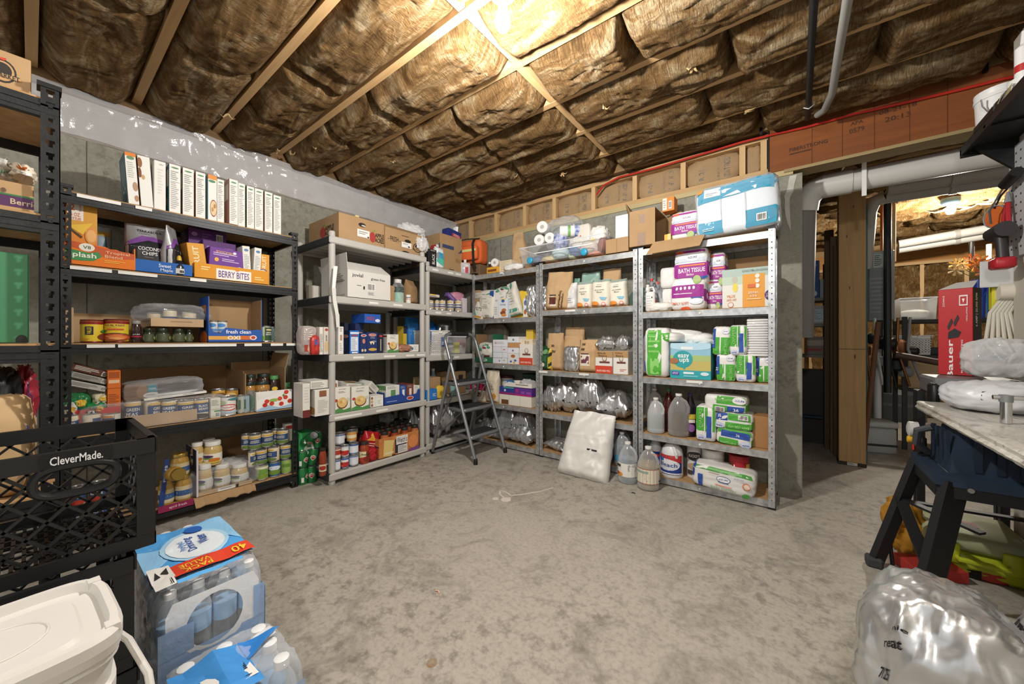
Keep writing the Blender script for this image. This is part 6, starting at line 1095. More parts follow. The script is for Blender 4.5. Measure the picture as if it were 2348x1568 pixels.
# B top: wheeled clear bin, rolls, cartons
s = SB(1191, 1386, 558, B[0] + .022, YM - .03); s.h = .15; wb_ = bin_(s, .34, 'long clear under-bed bin with blue wheels on top of the galvanised shelving')
BLU = mat('#2f9ac0', .4)
for u, v in ((1216, 602), (1340, 585)):
    p = onY(u, v, YM - .04); M().lathe([(0, -.012), (.026, -.012), (.03, -.008), (.03, .008), (.026, .012), (.012, .014), (0, .014)], BLU, 18, Matrix.Translation((p.x - s.loc.x, -.016, .018)) @ Matrix.Rotation(PI / 2, 4, 'X')).build('wheel', wb_)
M().box(-s.w * .3, s.w * .38, -.006, -.002, .075, .083, mat('#dfe2e6', .5)).build('side_rail', wb_, 0)
for i, (fx, z, w_, h_, c, l, k) in enumerate(((-.34, .005, .1, .07, '#5a7090', 'blue-grey cloth bundle inside the left end of the clear bin', 2.6), (-.2, .005, .16, .06, '#cfc08a', 'rolled straw-yellow cloth inside the clear bin', 2.6), (-.28, .0, .3, .03, '#c07a6a', 'pinkish packets lining the bottom of the clear bin', 3), (-.06, .02, .15, .10, '#bcd2d6', 'pale blue and white bag inside the clear bin', 2.6), (.12, .02, .12, .11, '#4a6a94', 'blue plastic bag inside the clear bin', 2.8), (.08, .0, .06, .1, '#b5c9a2', 'green printed packet inside the clear bin', 4), (.28, .02, .17, .12, '#cdbfb2', 'beige bundle inside the right half of the clear bin', 2.6), (.43, .02, .09, .13, '#8a4a3a', 'dark red bundle at the right end of the clear bin', 3), (.33, .0, .16, .04, '#c9826a', 'salmon packets at the right bottom of the clear bin', 3))):
    ss = SP(s.loc.x + fx * s.w, s.loc.y + .06 + .02 * (i % 3), s.loc.z + .004 + z, w_, h_); block(ss, .16, mat(c, .6), l, 'cloth_bundle' if 'cloth' in l or 'bundle' in l else 'packet', 'bundle' if 'bundle' in l else 'packet', k=k, amp=.012, seed=110 + i)
for i, (u, v, r, l) in enumerate(((1236, 550, .056, 'lower left toilet roll heaped in the clear bin'), (1260, 545, .054, 'lower right toilet roll heaped in the clear bin'), (1243, 520, .06, 'upper toilet roll crowning the heap in the clear bin'))):
    p = onY(u, v, YM + .03 + .02 * (i == 2)); tissue_roll(p, r * .9, .11, l, (-PI / 2 + .1, 0, .25))
p = onY(1284, 531, YM + .04); tr_ = tissue_roll(p, .05, .2, 'long paper towel roll with green band lying on the heap', (-PI / 2, 0, -PI / 2 + .5), name='paper_towel_roll')
M().lathe([(.0506, .07), (.0508, .07), (.0508, .095), (.0506, .095)], mat('#7fae6a', .5), 22).build('green_band', tr_); M().lathe([(.051, .13), (.0515, .13), (.0515, .18), (.051, .18)], mat('#2a4a9a', .4, 0, '#c9d2e8', 40), 22).build('blue_film_print', tr_)
block(SB(1266, 1292, 533, B[0] + .13, YM + .02), .1, mat('#2b479a', .35, 0, '#d2d8ea', 26), 'blue printed film bunched below the paper towel roll', 'plastic_film', 'film', k=2.6, amp=.02, seed=120)
block(SB(1245, 1325, 497, B[0] + .15, YM + .08), .16, clear((.96, .97, .98), .35, .08, .05, 'film'), 'clear torn plastic wrap puffed over the paper rolls', 'plastic_wrap', 'film', k=2.8, amp=.03, seed=121, n=14)
block(SB(1323, 1352, 513, B[0] + .12, YM + .08), .1, mat('#d9d2c6', .6), 'cream paper packet with small print standing in the clear bin', 'paper_packet', 'packet', [('e', .3, .4, .08, .12, '#c25a4a'), ('e', .5, .3, .1, .08, '#6a8ac2')], k=6, amp=.006, seed=122)
block(SB(1350, 1388, 517, B[0] + .12, YM + .06), .12, mat('#e3e1db', .5), 'white plastic bag with yellow print in the right end of the bin', 'plastic_bag', 'bag', [('e', .3, .3, .12, .12, '#d9c23a')], k=2.6, amp=.02, seed=123)
block(SB(1300, 1345, 541, B[0] + .1, YM + .05), .14, mat('#d5cfc8', .55), 'pale bundle of goods heaped under the towel roll in the bin', 'bundle', 'bundle', k=2.8, amp=.015, seed=124)
s = SB(1389, 1441, 547, B[0], YM - .01); oc_ = opencarton(s, .26, KRAFT, 'small open kraft carton between the clear bin and the tall carton', 'open_carton', 'box', flaps=(('f', .09, -80), ('b', .08, 10)), pr=[('r', .48, 0, .5, .98, '#7d5f3f')])
carton(SB(1411, 1440, 493, B[0] + .1, YM + .1), .1, mat('#e6e6e6', .35), 'white carton with shiny wrap standing in the small kraft carton', 'white_carton', 'box')
# tall carton lying on its side, open to the right
s = SB(1443, 1502, 480, C[0] + .022, YC - .03); w_, h_, d_ = s.w, s.h, .30; t = T('open_carton', 'tall taped kraft carton on its side, open to the right with a drooping flap', 'box', s.loc)
g = M(); q = .004
g.box(-w_ / 2, w_ / 2, 0, q, 0, h_, KRAFT); g.box(-w_ / 2, w_ / 2, d_ - q, d_, 0, h_, KRAFT); g.box(-w_ / 2, -w_ / 2 + q, q, d_ - q, 0, h_, KRAFT); g.box(-w_ / 2 + q, w_ / 2, q, d_ - q, 0, q, KRAFT); g.box(-w_ / 2 + q, w_ / 2, q, d_ - q, h_ - q, h_, KRAFT); g.build('carton_body', t, 0)
def flap(P, m=KRAFT):
    P = [Vector(p) for p in P]; n = (P[1] - P[0]).cross(P[2] - P[0]).normalized() * .004; M().add(P + [p + n for p in P], [(0, 1, 2, 3), (7, 6, 5, 4), (0, 4, 5, 1), (1, 5, 6, 2), (2, 6, 7, 3), (3, 7, 4, 0)], m).build('flap', t, 0)
flap([(w_ / 2, .03, .003), (w_ / 2, -.014, .003), (w_ / 2 + .335, -.02, .0), (w_ / 2 + .335, .03, .003)]); flap([(w_ / 2 - .01, -.014, .003), (w_ / 2 + .335, -.02, .0), (w_ / 2 + .31, -.055, -.075), (w_ / 2 - .05, -.05, -.085)]); flap([(w_ / 2, d_, .01), (w_ / 2, d_, h_), (w_ / 2 + .13, d_ - .08, h_ + .0), (w_ / 2 + .13, d_ - .08, .02)])
flap([(-w_ / 2, 0, h_), (-w_ / 2, d_ * .8, h_), (-w_ / 2 - .09, d_ * .7, h_ + .05), (-w_ / 2 - .03, .0, h_ + .07)])
prints([('r', .38, .62, .62, .86, clear((.8, .7, .55), .4, .1, .1, 'tape')), ('r', .32, .0, .64, .36, clear((.8, .7, .55), .4, .1, .1, 'tape'))], fmap(w_, h_), t)
carton(SB(1518, 1546, 452, C[0] + h_ + .026, YC + .14), .1, '#d9853a', 'small orange and white box on top of the tall carton', 'small_box', 'box', [('r', .05, .1, .4, .95, '#e2ddd2'), ('b', .55, .15, .8, .7, 0), ('l', .1, .2, .35, .8, 4, '#999')])
carton(SB(1523, 1538, 537, C[0] + .034, YC + .02), .08, '#d9a53a', 'small yellow box inside the open carton beside bath tissue', 'small_box', 'box', [('r', .5, .2, 1, 1, '#e0c47a')])
MAG = '#97248a'
def bath(s, d, l, variant=0, tilt=(0, 0, 0)):
    if variant == 0: pr = [('r', 0, .86, .95, .93, MAG), ('r', .08, .85, .3, .93, '#d3562f'), ('r', 0, .62, 1, .72, '#c3ccd8'), ('e', .56, .72, .2, .09, '#dfe2ea'), ('e', .56, .72, .18, .075, '#f0f0f0'), ('t', 'AZURE', .56, .72, .26, .05, '#3a3a5a'), ('r', 0, .22, 1, .57, MAG), ('t', 'BATH TISSUE', .54, .4, .74, .11, '#f3eef2'), ('r', .2, .5, .9, .54, '#d9774a'), ('t', 'Bamboo', .5, .3, .2, .06, '#e9dce8'), ('r', .55, .17, 1, .23, '#2f4fa0'), ('e', .68, .16, .11, .11, '#a9bb7a')]
    else: pr = [('r', 0, .38, 1, .76, MAG), ('l', .1, .47, .85, .52, 1, '#f0e8ee')] + [('e', .2 + .12 * i, .66, .035, .05, '#eadfe8') for i in range(5)] + [('e', .74, .27, .18, .09, '#dfe3ee'), ('r', .6, .36, .9, .39, '#2f4fa0'), ('t', 'SIMPLY SOFT', .3, .23, .48, .07, '#c9623a'), ('e', .46, .06, .14, .07, '#d3562f')]
    o = block(s, d, mat('#e5e3e1', .4), l, 'tissue_pack', 'tissue pack', pr, k=9, amp=.003, seed=7, rp=[('r', 0, .25, 1, .62, MAG), ('r', .2, .66, .9, .74, '#c3ccd8'), ('r', .3, .85, .7, .93, '#d3562f'), ('e', .5, .42, .3, .1, '#efe6ee')], tilt=tilt, n=10); return o
bath(SB(1539, 1604, 483, C[0] + .034, YC + .03), .18, 'bath tissue pack with magenta band sitting in the open carton on top')
# big teal pack of training pants
TL = '#1f93b2'
s = SB(1603, 1768, 428, C[0] + .02, YC - .035); s.h = .335; s.w = .465; s.loc.x += .015
tp_ = block(s, .2, mat('#dfe3e4', .3), 'large teal and white wrapped pack of toilet rolls overhanging the right top shelf', 'roll_pack', 'tissue pack', [('p', [(-.0, .68), (0, 1), (1, 1), (1, .72), (.7, .74), (.3, .7)], TL), ('r', 0, 0, .34, .28, TL), ('r', .62, .0, 1, .36, TL), ('r', .12, .78, .33, .96, '#e6e3e0'), ('l', .15, .8, .3, .86, 2, '#8a8a8c'), ('p', [(0, .88), (.1, .9), (.1, 1), (0, 1)], '#d98f3a'), ('p', [(.36, .72), (.54, .8), (.58, .73)], '#e3e9ea'), ('b', .74, .12, .85, .26, 0), ('l', .1, .1, .25, .16, 2, '#bfe0e8'), ('r', .332, .28, .338, .7, '#aab4b6'), ('r', .618, .2, .624, .72, '#aab4b6')], rp=[('r', 0, 0, 1, .35, TL), ('e', .6, .75, .2, .12, '#d9a23a'), ('r', 0, .8, 1, 1, TL)], k=10, amp=.006, seed=9, n=11, tilt=(-.06, -.045, 0))
o = softbuild(soft(.475, .21, .345, clear((.97, .98, 1), .35, .06, .02, 'shrink_film'), 9, 14, .009, 14, 5), 'shrink_wrap', tp_); o.location = (0, -.006, -.003)
# C second shelf
def handled(s, c, l, cap, lab=None, dk=.62):
    t = T('plastic_jug', l, 'jug', s.loc + Vector((0, s.w * .35, .001)), .15); w_, h_ = s.w * .96, s.h; m = mat(c, .4)
    M().rbox(-w_ / 2, w_ / 2, -w_ * .3, w_ * .3, 0, h_ * .74, .012, m).build('jug_body', t, 50); M().rbox(-w_ / 2, -w_ * .05, -w_ * .22, w_ * .22, h_ * .72, h_ * .93, .01, m).build('neck', t, 50)
    M().tube([(-w_ * .1, 0, h_ * .88), (w_ * .28, 0, h_ * .9), (w_ * .44, 0, h_ * .72)], w_ * .1, m, 8).build('handle', t); M().lathe([(w_ * .16, h_ * .92), (w_ * .16, h_), (0, h_)], mat(cap, .4), 14, Matrix.Translation((-w_ * .28, 0, 0))).build('cap', t)
    if lab: prints(lab, lambda a, b, e: ((a - .5) * w_, -w_ * .3 - e, b * h_ * .74), t)
    return t
handled(SB(1478, 1500, 652, C[1], YC), '#e3e2df', 'white oblong jug at the left end behind the double post', '#e3e2df', [('l', .15, .1, .85, .8, 6, '#bbb'), ('e', .7, .7, .08, .05, '#555')])
handled(SB(1488, 1507, 638, C[1], YC + .1), '#8d9096', 'grey motor oil jug with red cap nearer the white jug', '#c93a32', [('r', .3, .1, .9, .5, '#c9622f')]); handled(SB(1503, 1521, 645, C[1], YC + .11), '#83868c', 'grey motor oil jug with red cap beside the tissue packs', '#c93a32', [('r', .1, .1, .5, .4, '#c9622f'), ('r', .55, .1, .9, .6, '#a5a9ae')])
M_ = M().lathe([(0, 0), (.09, 0), (.11, .01), (.11, .02), (0, .02)], mat('#8fb5a9', .4), 24); t = tag(M_.build('teal_disc'), 'pale teal round plastic disc standing upright behind the double post', 'disc'); t.location = onY(1472, 640, 3.1); t.location.z = C[1] + .112; t.rotation_euler = (PI / 2 - .08, 0, .2)
for a, b, v, z, l in ((1513, 1547, 590, .115, 'plain white wrapped pack behind the upper bath tissue'), (1512, 1541, 622, 0, 'plain white tall pack behind the lower bath tissue')):
    s = SB(a, b, v, C[1] + z * 1.6, YC + .12); s.h = .16 if z else .18; block(s, .14, mat('#e0deda', .45), l, 'tissue_pack', 'tissue pack', k=8, amp=.004, seed=3)
bath(SB(1538, 1616, 636, C[1], YC + .005), .19, 'lower bath tissue pack with arrow and rolls print, second galvanised shelf', 1)
s = SB(1546, 1622, 568, C[1] + .175, YC + .01); s.h -= .0; bath(s, .18, 'upper bath tissue pack with oval emblem stacked on another pack')
s = SB(1622, 1656, 640, C[1], YC + .1); bath(s, .15, 'lower pack of the narrow bath tissue pair behind the baby box', 0); s = SB(1629, 1662, 578, C[1] + .165, YC + .1); bath(s, .15, 'upper pack of the narrow bath tissue pair behind the baby box', 0)
block(SB(1482, 1540, 694, C[1], YC - .01), .12, mat('#e3e0da', .5), 'crumpled white wrapper along the shelf edge under the oil jugs', 'wrapper', 'wrapper', k=2.6, amp=.014, seed=44)
s = SB(1656, 1783, 614, C[1], YC + .02); s.w = SB(1656, 1772, 614, C[1], YC + .02).w; s.loc.x = SB(1656, 1772, 614, C[1], YC + .02).loc.x
carton(s, .22, '#dcdcd4', 'white and orange diaper carton printed upside down, open at the top', 'diaper_carton', 'box', [('r', .0, .78, 1, 1, '#a9bdb5'), ('r', 0, .6, .42, .8, '#b9cbb8'), ('r', .42, 0, .85, .84, '#dd9a3e'), ('e', .27, .52, .055, .12, '#e0cf5a'), ('e', .26, .72, .06, .09, '#b9b6a8'), ('T', 'EXTRA', .18, .3, .17, .07, '#d98a5a'), ('T', 'DRY SOFT', .19, .21, .2, .06, '#d98a5a'), ('e', .18, .08, .06, .07, '#d3623a'), ('e', .18, .08, .05, .055, '#dcdcd4')] + [('e', .71, z, .045, .055, '#e9e2d6') for z in (.78, .66, .53)] + [('r', .52, .49, .68, .58, '#cf6a3a'), ('T', 'VEGGIE', .63, .36, .2, .06, '#f0dcc0'), ('T', 'KIDS', .63, .28, .13, .05, '#f0dcc0'), ('r', .5, .19, .78, .22, '#e9c48a'), ('e', .93, .28, .08, .12, '#4a2a66'), ('t', 'LITTLE', .93, .31, .1, .05, '#c9bcd6'), ('t', 'SPROUT', .93, .25, .12, .05, '#c9bcd6'), ('T', 'WASTE NOT MULTIPACK', .65, .93, .5, .05, '#7f918a')], rp=[('r', 0, .8, 1, 1, '#a9bdb5')])
carton(SB(1660, 1772, 590, C[1], YC + .27), .005, KRAFTD, 'brown cardboard sheet standing behind the diaper carton', 'cardboard_sheet', 'cardboard')
# C third shelf
GRN = '#4fa83c'; BLU2 = '#2f52a5'; DW = mat('#e6e5e2', .4)
def diaper(s, d, l, kind=0, tilt=(0, 0, 0), seed=1, dz=0):
    V = [('r', 0, .0, .42, .62, GRN), ('r', .5, .0, 1, .62, GRN), ('r', .02, .25, .2, .92, BLU2), ('e', .72, .82, .2, .1, '#c9d0e6'), ('e', .72, .82, .17, .075, '#eeeef0'), ('t', 'AZURE', .72, .82, .24, .04, BLU2), ('v', 'BABY DIAPERS', .74, .32, .14, .5, '#8fd07a'), ('v', '24', .11, .45, .1, .12, '#dfe4f2')]
    Vb = [('r', 0, .3, .62, 1, GRN), ('r', .55, .12, .8, .72, BLU2), ('r', .85, .3, 1, 1, GRN), ('e', .3, .12, .22, .08, '#c9d0e6'), ('t', 'AZURE', .3, .12, .26, .04, BLU2), ('v', 'DIAPERS', .28, .65, .14, .5, '#8fd07a'), ('r', .46, .3, .5, 1, '#e6e5e2')]
    H1 = [('r', .3, .5, 1, 1, GRN), ('r', .22, .0, .55, .42, GRN), ('r', .55, .05, .95, .4, BLU2), ('t', '36', .75, .22, .12, .16, '#eef'), ('t', 'BABY DIAPERS', .48, .75, .42, .13, '#a5dc90'), ('e', .82, .75, .16, .2, '#eeeef0'), ('t', 'AZURE', .82, .75, .2, .1, BLU2), ('b', .28, .08, .5, .34, 0)]
    H2 = [('r', 0, .5, .35, .96, BLU2), ('r', .36, .55, .95, .97, GRN), ('r', .3, .0, .98, .42, GRN), ('T', 'BABY DIAPERS', .64, .2, .52, .14, '#a5dc90'), ('e', .14, .2, .14, .18, '#c9d0e6'), ('t', 'AZURE', .14, .2, .18, .08, BLU2), ('b', .62, .62, .86, .88, 0), ('t', '36', .16, .74, .1, .16, '#eef')]
    H3 = [('r', .0, .7, 1, 1, GRN), ('r', .15, .48, .92, .86, BLU2), ('r', .1, .0, .62, .4, GRN), ('t', '36', .6, .66, .1, .16, '#eef'), ('T', 'BABY DIAPERS', .36, .18, .42, .13, '#a5dc90'), ('e', .82, .2, .15, .2, '#c9d0e6'), ('t', 'AZURE', .82, .2, .18, .09, BLU2)]
    return block(s, d, DW, l, 'diaper_pack', 'diaper pack', [V, Vb, H1, H2, H3][kind], k=8, amp=.004, seed=seed, tilt=tilt, dz=dz, rp=[('r', 0, .1, 1, .55, GRN)] if kind > 1 else ())
s = SB(1477, 1532, 752, C[2], YC); block(s, .2, DW, 'tall green and white diaper pack standing at the left of the third shelf', 'diaper_pack', 'diaper pack', [('r', .14, .0, .72, 1, '#52ae3a'), ('r', .26, .05, .62, .38, '#8fcf74'), ('l', .2, .45, .66, .95, 5, '#86c96c'), ('r', .0, .1, .07, .32, BLU2), ('v', 'AZURE', .035, .7, .05, .3, '#8fa5d6')], k=8, amp=.006, seed=2)
s = SB(1480, 1560, 728, C[2] + .268, YC + .0); s.h = .07; s.w = .2; block(s, .25, DW, 'green and white diaper pack lying flat on the tall one', 'diaper_pack', 'diaper pack', [('r', .28, 0, .75, 1, '#52ae3a'), ('r', .35, .4, .7, .7, '#d9e8d2'), ('r', 0, .3, .22, .8, '#9aa0b5')], k=5, amp=.006, seed=4, tilt=(0, .1, -.25))
s = SB(1540, 1580, 748, C[2] + .255, YC + .1); s.h = .1; s.w = .28; block(s, .18, DW, 'plain white diaper pack lying behind the blue training-pants box', 'diaper_pack', 'diaper pack', k=4, amp=.01, seed=5, tilt=(0, .1, 0))
s = SB(1570, 1632, 752, C[2] + .235, YC + .08); s.h = .09; block(s, .18, DW, 'soft white pack resting on the training-pants box', 'diaper_pack', 'diaper pack', [('l', .3, .1, .98, .5, 1, '#9fc2bf')], k=3.4, amp=.01, seed=6)
s = SB(1537, 1630, 787, C[2], YC + .0)
carton(s, .17, '#8fc0d6', 'blue and green training-pants box lettered easy ups', 'diaper_box', 'box', [('r', 0, .22, 1, .5, '#c2b56a'), ('r', 0, .5, 1, .66, '#a9bf7a'), ('r', 0, .0, 1, .24, '#2fa3b0'), ('e', .5, .92, .6, .12, '#b5d8ea'), ('e', .32, .55, .25, .24, '#2f9fa5'), ('p', [(.07, .6), (.57, .62), (.36, .26)], '#2f9fa5'), ('t', 'easy', .34, .62, .28, .14, '#f2f4f0'), ('t', 'ups', .36, .5, .24, .13, '#f2f4f0'), ('r', .28, .82, .58, .9, '#e2ecec'), ('r', .04, .1, .23, .2, '#4a4a9a'), ('t', '4T/5T', .135, .15, .15, .06, '#e9d9ee'), ('r', .34, .14, .6, .2, '#d9eef0'), ('r', .34, .06, .7, .11, '#6fc0c8'), ('e', .86, .16, .1, .05, '#d2e8ea'), ('e', .1, .5, .12, .08, '#a5704f')], rp=[('r', 0, 0, 1, 1, '#1f7f86'), ('r', .2, .3, .8, .7, '#3a9a94')])
for i, (a, b, v, z, k, x, l) in enumerate(((1642, 1686, 812, 0, 0, 0, 'lower left small diaper pack right of the training-pants box'), (1687, 1732, 814, 0, 1, 0, 'lower middle small diaper pack right of the training-pants box'), (1735, 1770, 816, 0, 0, .045, 'lower right small diaper pack partly behind the corner post'), (1632, 1672, 749, .175, 0, -.0, 'upper left small diaper pack with blue strip on its left'), (1673, 1712, 746, .175, 1, 0, 'upper right small diaper pack with blue strip on its right'))):
    diaper(SB(a, b, v, C[2] + z, YC + .002 + x), .15, l, k, (0, .04 if i == 3 else 0, 0), 11 + i)
s = SB(1712, 1762, 731, C[2] + .172, YC + .03); t = T('diaper_stack', 'open pack of folded white diapers stacked by the corner post', 'diapers', s.loc)
n = 15
for i in range(n):
    M().rbox(-s.w / 2, s.w / 2, .002 * (i % 2), .17, i * s.h / n + .001, (i + 1) * s.h / n - .001, .005, mat('#e9e7e4', .8)).build('folded_diaper', t, 50)
softbuild(soft(s.w * 1.06, .18, s.h * 1.04, clear((.97, .98, 1), .25, .1, .03, 'film'), 7, 10, .008, 9, 3), 'film_bag', t)
# C fourth shelf
def gallon(p, r, h, label, liquid, lv, cap='#e8e6e2', lab=None, turn=0, shell=None, name='gallon_jug'):
    rz = math.atan2(p.y, p.x) - PI / 2 + turn; t = T(name, label, 'jug', p, rz); m = shell or clear((.93, .95, .95), .25, .2, .14, 'cloudy_plastic')
    prof = [(0, 0), (r * .88, 0), (r, h * .03), (r, h * .12), (r * .97, h * .14), (r, h * .16), (r, h * .52), (r * .96, h * .6), (r * .72, h * .76), (r * .42, h * .88), (r * .27, h * .92), (r * .27, h * .965)]
    M().lathe(prof, m, 24).build('jug_body', t, 50)
    if liquid:
        lp = [(q * .95, max(.004, z)) for q, z in prof if z < lv * h] ; rr = r * .95 if lv < .55 else r * .6
        M().lathe(lp + [(rr, lv * h), (0, lv * h)], liquid, 22).build('liquid', t, 50)
    M().tube([(r * .2, -r * .2, h * .89), (r * .62, -r * .5, h * .83), (r * .86, -r * .62, h * .7), (r * .84, -r * .6, h * .58), (r * .7, -r * .5, h * .54)], r * .13, m, 8).build('handle', t)
    M().lathe([(r * .31, h * .945), (r * .31, h * .995), (r * .27, h), (0, h)], mat(cap, .4), 16).build('cap', t)
    if lab: prints(lab, cmap(r * 1.004, h * .16, h * .52, PI * .95), t, 9)
    return t
WATER = clear((.8, .87, .9), .2, .02, .05, 'water')
def jugS(s, l, liquid, lv, **k): r = s.w * s.c / 2; return gallon(inward(s, r), r, s.h, l, liquid, lv, **k)
jugS(SB(1478, 1519, 914, C[3], YC - .0), 'clear half-full water jug on the shelf by the double post', WATER, .5, shell=clear((.9, .92, .93), .25, .2, .3, 'cloudy_plastic'))
CID = mat('#6d5c43', .15, spec=.7)
jugS(SB(1525, 1577, 905, C[3], YC - .0), 'amber cider jug two-thirds full next to the clear water jug', CID, .55, shell=clear((.75, .7, .62), .3, .1, .12, 'amber_shell'))
jugS(SB(1516, 1544, 893, C[3], YC + .12), 'dark red juice jug with green cap behind the amber one', mat('#3a1512', .12), .8, cap='#3a8a4a', shell=mat('#4a1c18', .12)); jugS(SB(1478, 1514, 892, C[3], YC + .15), 'brown jug at the back behind the clear water jug', mat('#6a4a30', .2), .7, shell=clear((.7, .62, .52), .3, .15, .2, 'amber_shell'))
s = SB(1566, 1594, 903, C[3], YC + .06); t = T('juice_bottle', 'very dark grape juice bottle with yellow-topped label', 'bottle', inward(s, .04), .1); r = s.w * .46; h = s.h
M().lathe([(0, 0), (r, .004), (r, h * .62), (r * .8, h * .76), (r * .36, h * .92), (r * .36, h * .95)], mat('#150d16', .12), 18).build('bottle_body', t, 50); M().lathe([(r * .4, h * .93), (r * .4, h), (0, h)], mat('#2a2348', .4), 14).build('cap', t); prints([('r', .1, .72, .9, .95, '#c9b23a'), ('e', .4, .4, .2, .2, '#6a3a7a'), ('e', .6, .3, .2, .18, '#8a5a9a'), ('r', .2, .55, .8, .7, '#dcd6cc')], cmap(r * 1.003, h * .06, h * .55), t, 7)
diaper(SB(1595, 1640, 932, C[3], YC - .005), .16, 'upright diaper pack right of the grape juice bottle', 1, seed=31)
for i, (a, b, v, v1, z, tl, l) in enumerate(((1640, 1724, 974, 1022, 0, (0, .08, 0), 'lowest lying diaper pack of the three on the fourth shelf'), (1638, 1726, 931, 975, .108, (0, .02, 0), 'middle lying diaper pack of the three on the fourth shelf'), (1614, 1712, 893, 934, .218, (0, .03, 0), 'topmost lying diaper pack of the three on the fourth shelf'))):
    s = SB(a, b, v, C[3] + z, YC - .0); s.h = .108; diaper(s, .19, l, (4, 3, 2)[i], tl, 40 + i)
carton(SB(1725, 1764, 955, C[3], YC + .045), .14, '#a5794c', 'plain brown carton beside the corner post on the fourth shelf', 'carton', 'box')
# C bottom
s = SB(1509, 1562, 1018, C[4], YC + .0); r = s.w * .47; t = T('bleach_jug', 'white bleach jug with blue and red label on the lowest shelf', 'jug', inward(s, r), -.35); h = s.h; BJ = mat('#dfe0e2', .35)
M().lathe([(0, 0), (r * .95, 0), (r, .01), (r, h * .66), (r * .9, h * .8), (r * .5, h * .96), (r * .3, h)], BJ, 24).build('jug_body', t, 50); M().tube([(r * .1, -r * .2, h * .97), (r * .6, -r * .55, h * .86), (r * .86, -r * .62, h * .7), (r * .8, -r * .5, h * .6)], r * .15, BJ, 8).build('handle', t); M().lathe([(r * .34, h * .98), (r * .34, h * 1.06), (0, h * 1.06)], mat('#2f4fa5', .4), 14).build('cap', t)
prints([('r', 0, .0, 1, .9, '#27408f'), ('p', [(0, .8), (1, .6), (1, 1), (0, 1)], '#c23a3a'), ('e', .5, .5, .42, .3, '#e4e6ec'), ('t', 'Bleach', .55, .5, .56, .2, '#27408f'), ('e', .3, .76, .14, .12, '#2f6fc0'), ('l', .2, .2, .8, .32, 2, '#cfd6ea'), ('r', 0, .04, 1, .1, '#e4e6ec')], cmap(r * 1.004, h * .1, h * .66, PI), t, 9)
s = SB(1488, 1511, 1012, C[4], YC + .1); r = s.w * .6; t = T('bleach_jug', 'second white bleach jug behind the front one by the post', 'jug', inward(s, r), -.3); M().lathe([(0, 0), (r, .005), (r, .17), (r * .5, .24), (r * .3, .26)], BJ, 20).build('jug_body', t, 50); prints([('r', .1, .1, .9, .9, '#27408f'), ('r', .1, .6, .9, .75, '#c23a3a')], cmap(r * 1.004, .03, .16, PI), t, 9)
def tub(s, c, l, pr, lid, lh=.02):
    r = s.w * s.c / 2; t = T('food_tub', l, 'tub', inward(s, r), math.atan2(s.loc.y, s.loc.x) - PI / 2); h = s.h; M().lathe([(0, 0), (r * .93, 0), (r * .98, h - lh), (0, h - lh)], mat(c, .45), 24).build('tub_body', t, 50); M().lathe([(r, h - lh), (r, h - .003), (r * .95, h), (0, h - .004)], mat(lid, .45), 24).build('lid', t); prints(pr, cmap(r * .985, .005, h - lh, PI), t, 9)
tub(SB(1571, 1606, 1024, C[4], YC + .1), '#d9d6d0', 'tall white tub with black lettering behind the lying diaper pack', [('e', .5, .75, .35, .16, '#3a3432'), ('t', 'BUCKEYE', .5, .76, .5, .1, '#e3ddd2'), ('e', .6, .4, .4, .12, '#b59a7a'), ('r', .2, .1, .9, .25, '#4a3f3a')], '#d5d2cc')
tub(SB(1604, 1658, 1034, C[4], YC + .07), '#d3d1cc', 'wide round white tub in the middle behind the lying pack', [('l', .2, .2, .9, .7, 5, '#a5a29c'), ('r', 0, .8, 1, .84, '#b5b2ac')], '#dbd9d5'); tub(SB(1668, 1717, 1047, C[4], YC + .06), '#a5202a', 'red tub with picture label at the right behind the lying pack', [('r', .1, .3, .3, .85, '#6a3a22'), ('r', .72, .3, .95, .85, '#c9a24a'), ('e', .83, .5, .08, .15, '#2f5a3a'), ('r', .34, .2, .38, .8, '#dcd0c8')], '#8e1a22')
s = SB(1586, 1728, 1075, C[4], YC - .055); s.h = .155; s.w = .37; block(s, .2, DW, 'long white and green diaper pack lying over the lowest shelf edge', 'diaper_pack', 'diaper pack', [('r', 0, .8, 1, 1, '#4a9a40'), ('r', .25, .84, .8, .95, '#86c27a'), ('e', .52, .55, .11, .13, BLU2), ('e', .52, .55, .1, .11, '#eeeeec'), ('t', 'AZURE', .52, .55, .14, .06, BLU2), ('r', .44, .42, .6, .45, BLU2), ('r', .12, .1, .2, .58, BLU2), ('r', .4, .3, .65, .33, '#dd8a66'), ('t', 'BABY DIAPERS', .53, .2, .38, .09, '#8faf86'), ('e', .86, .5, .065, .13, '#d98a6a'), ('e', .86, .5, .045, .09, '#ead2c4'), ('e', .86, .15, .06, .1, '#4f9a4a'), ('t', 'AZURE', .74, .7, .14, .05, '#8fa0cc'), ('l', .3, .68, .5, .73, 1, '#a58a66')], k=7, amp=.005, seed=50, tilt=(0, .06, .0), lp=[('r', 0, .4, 1, 1, BLU2)], n=11)
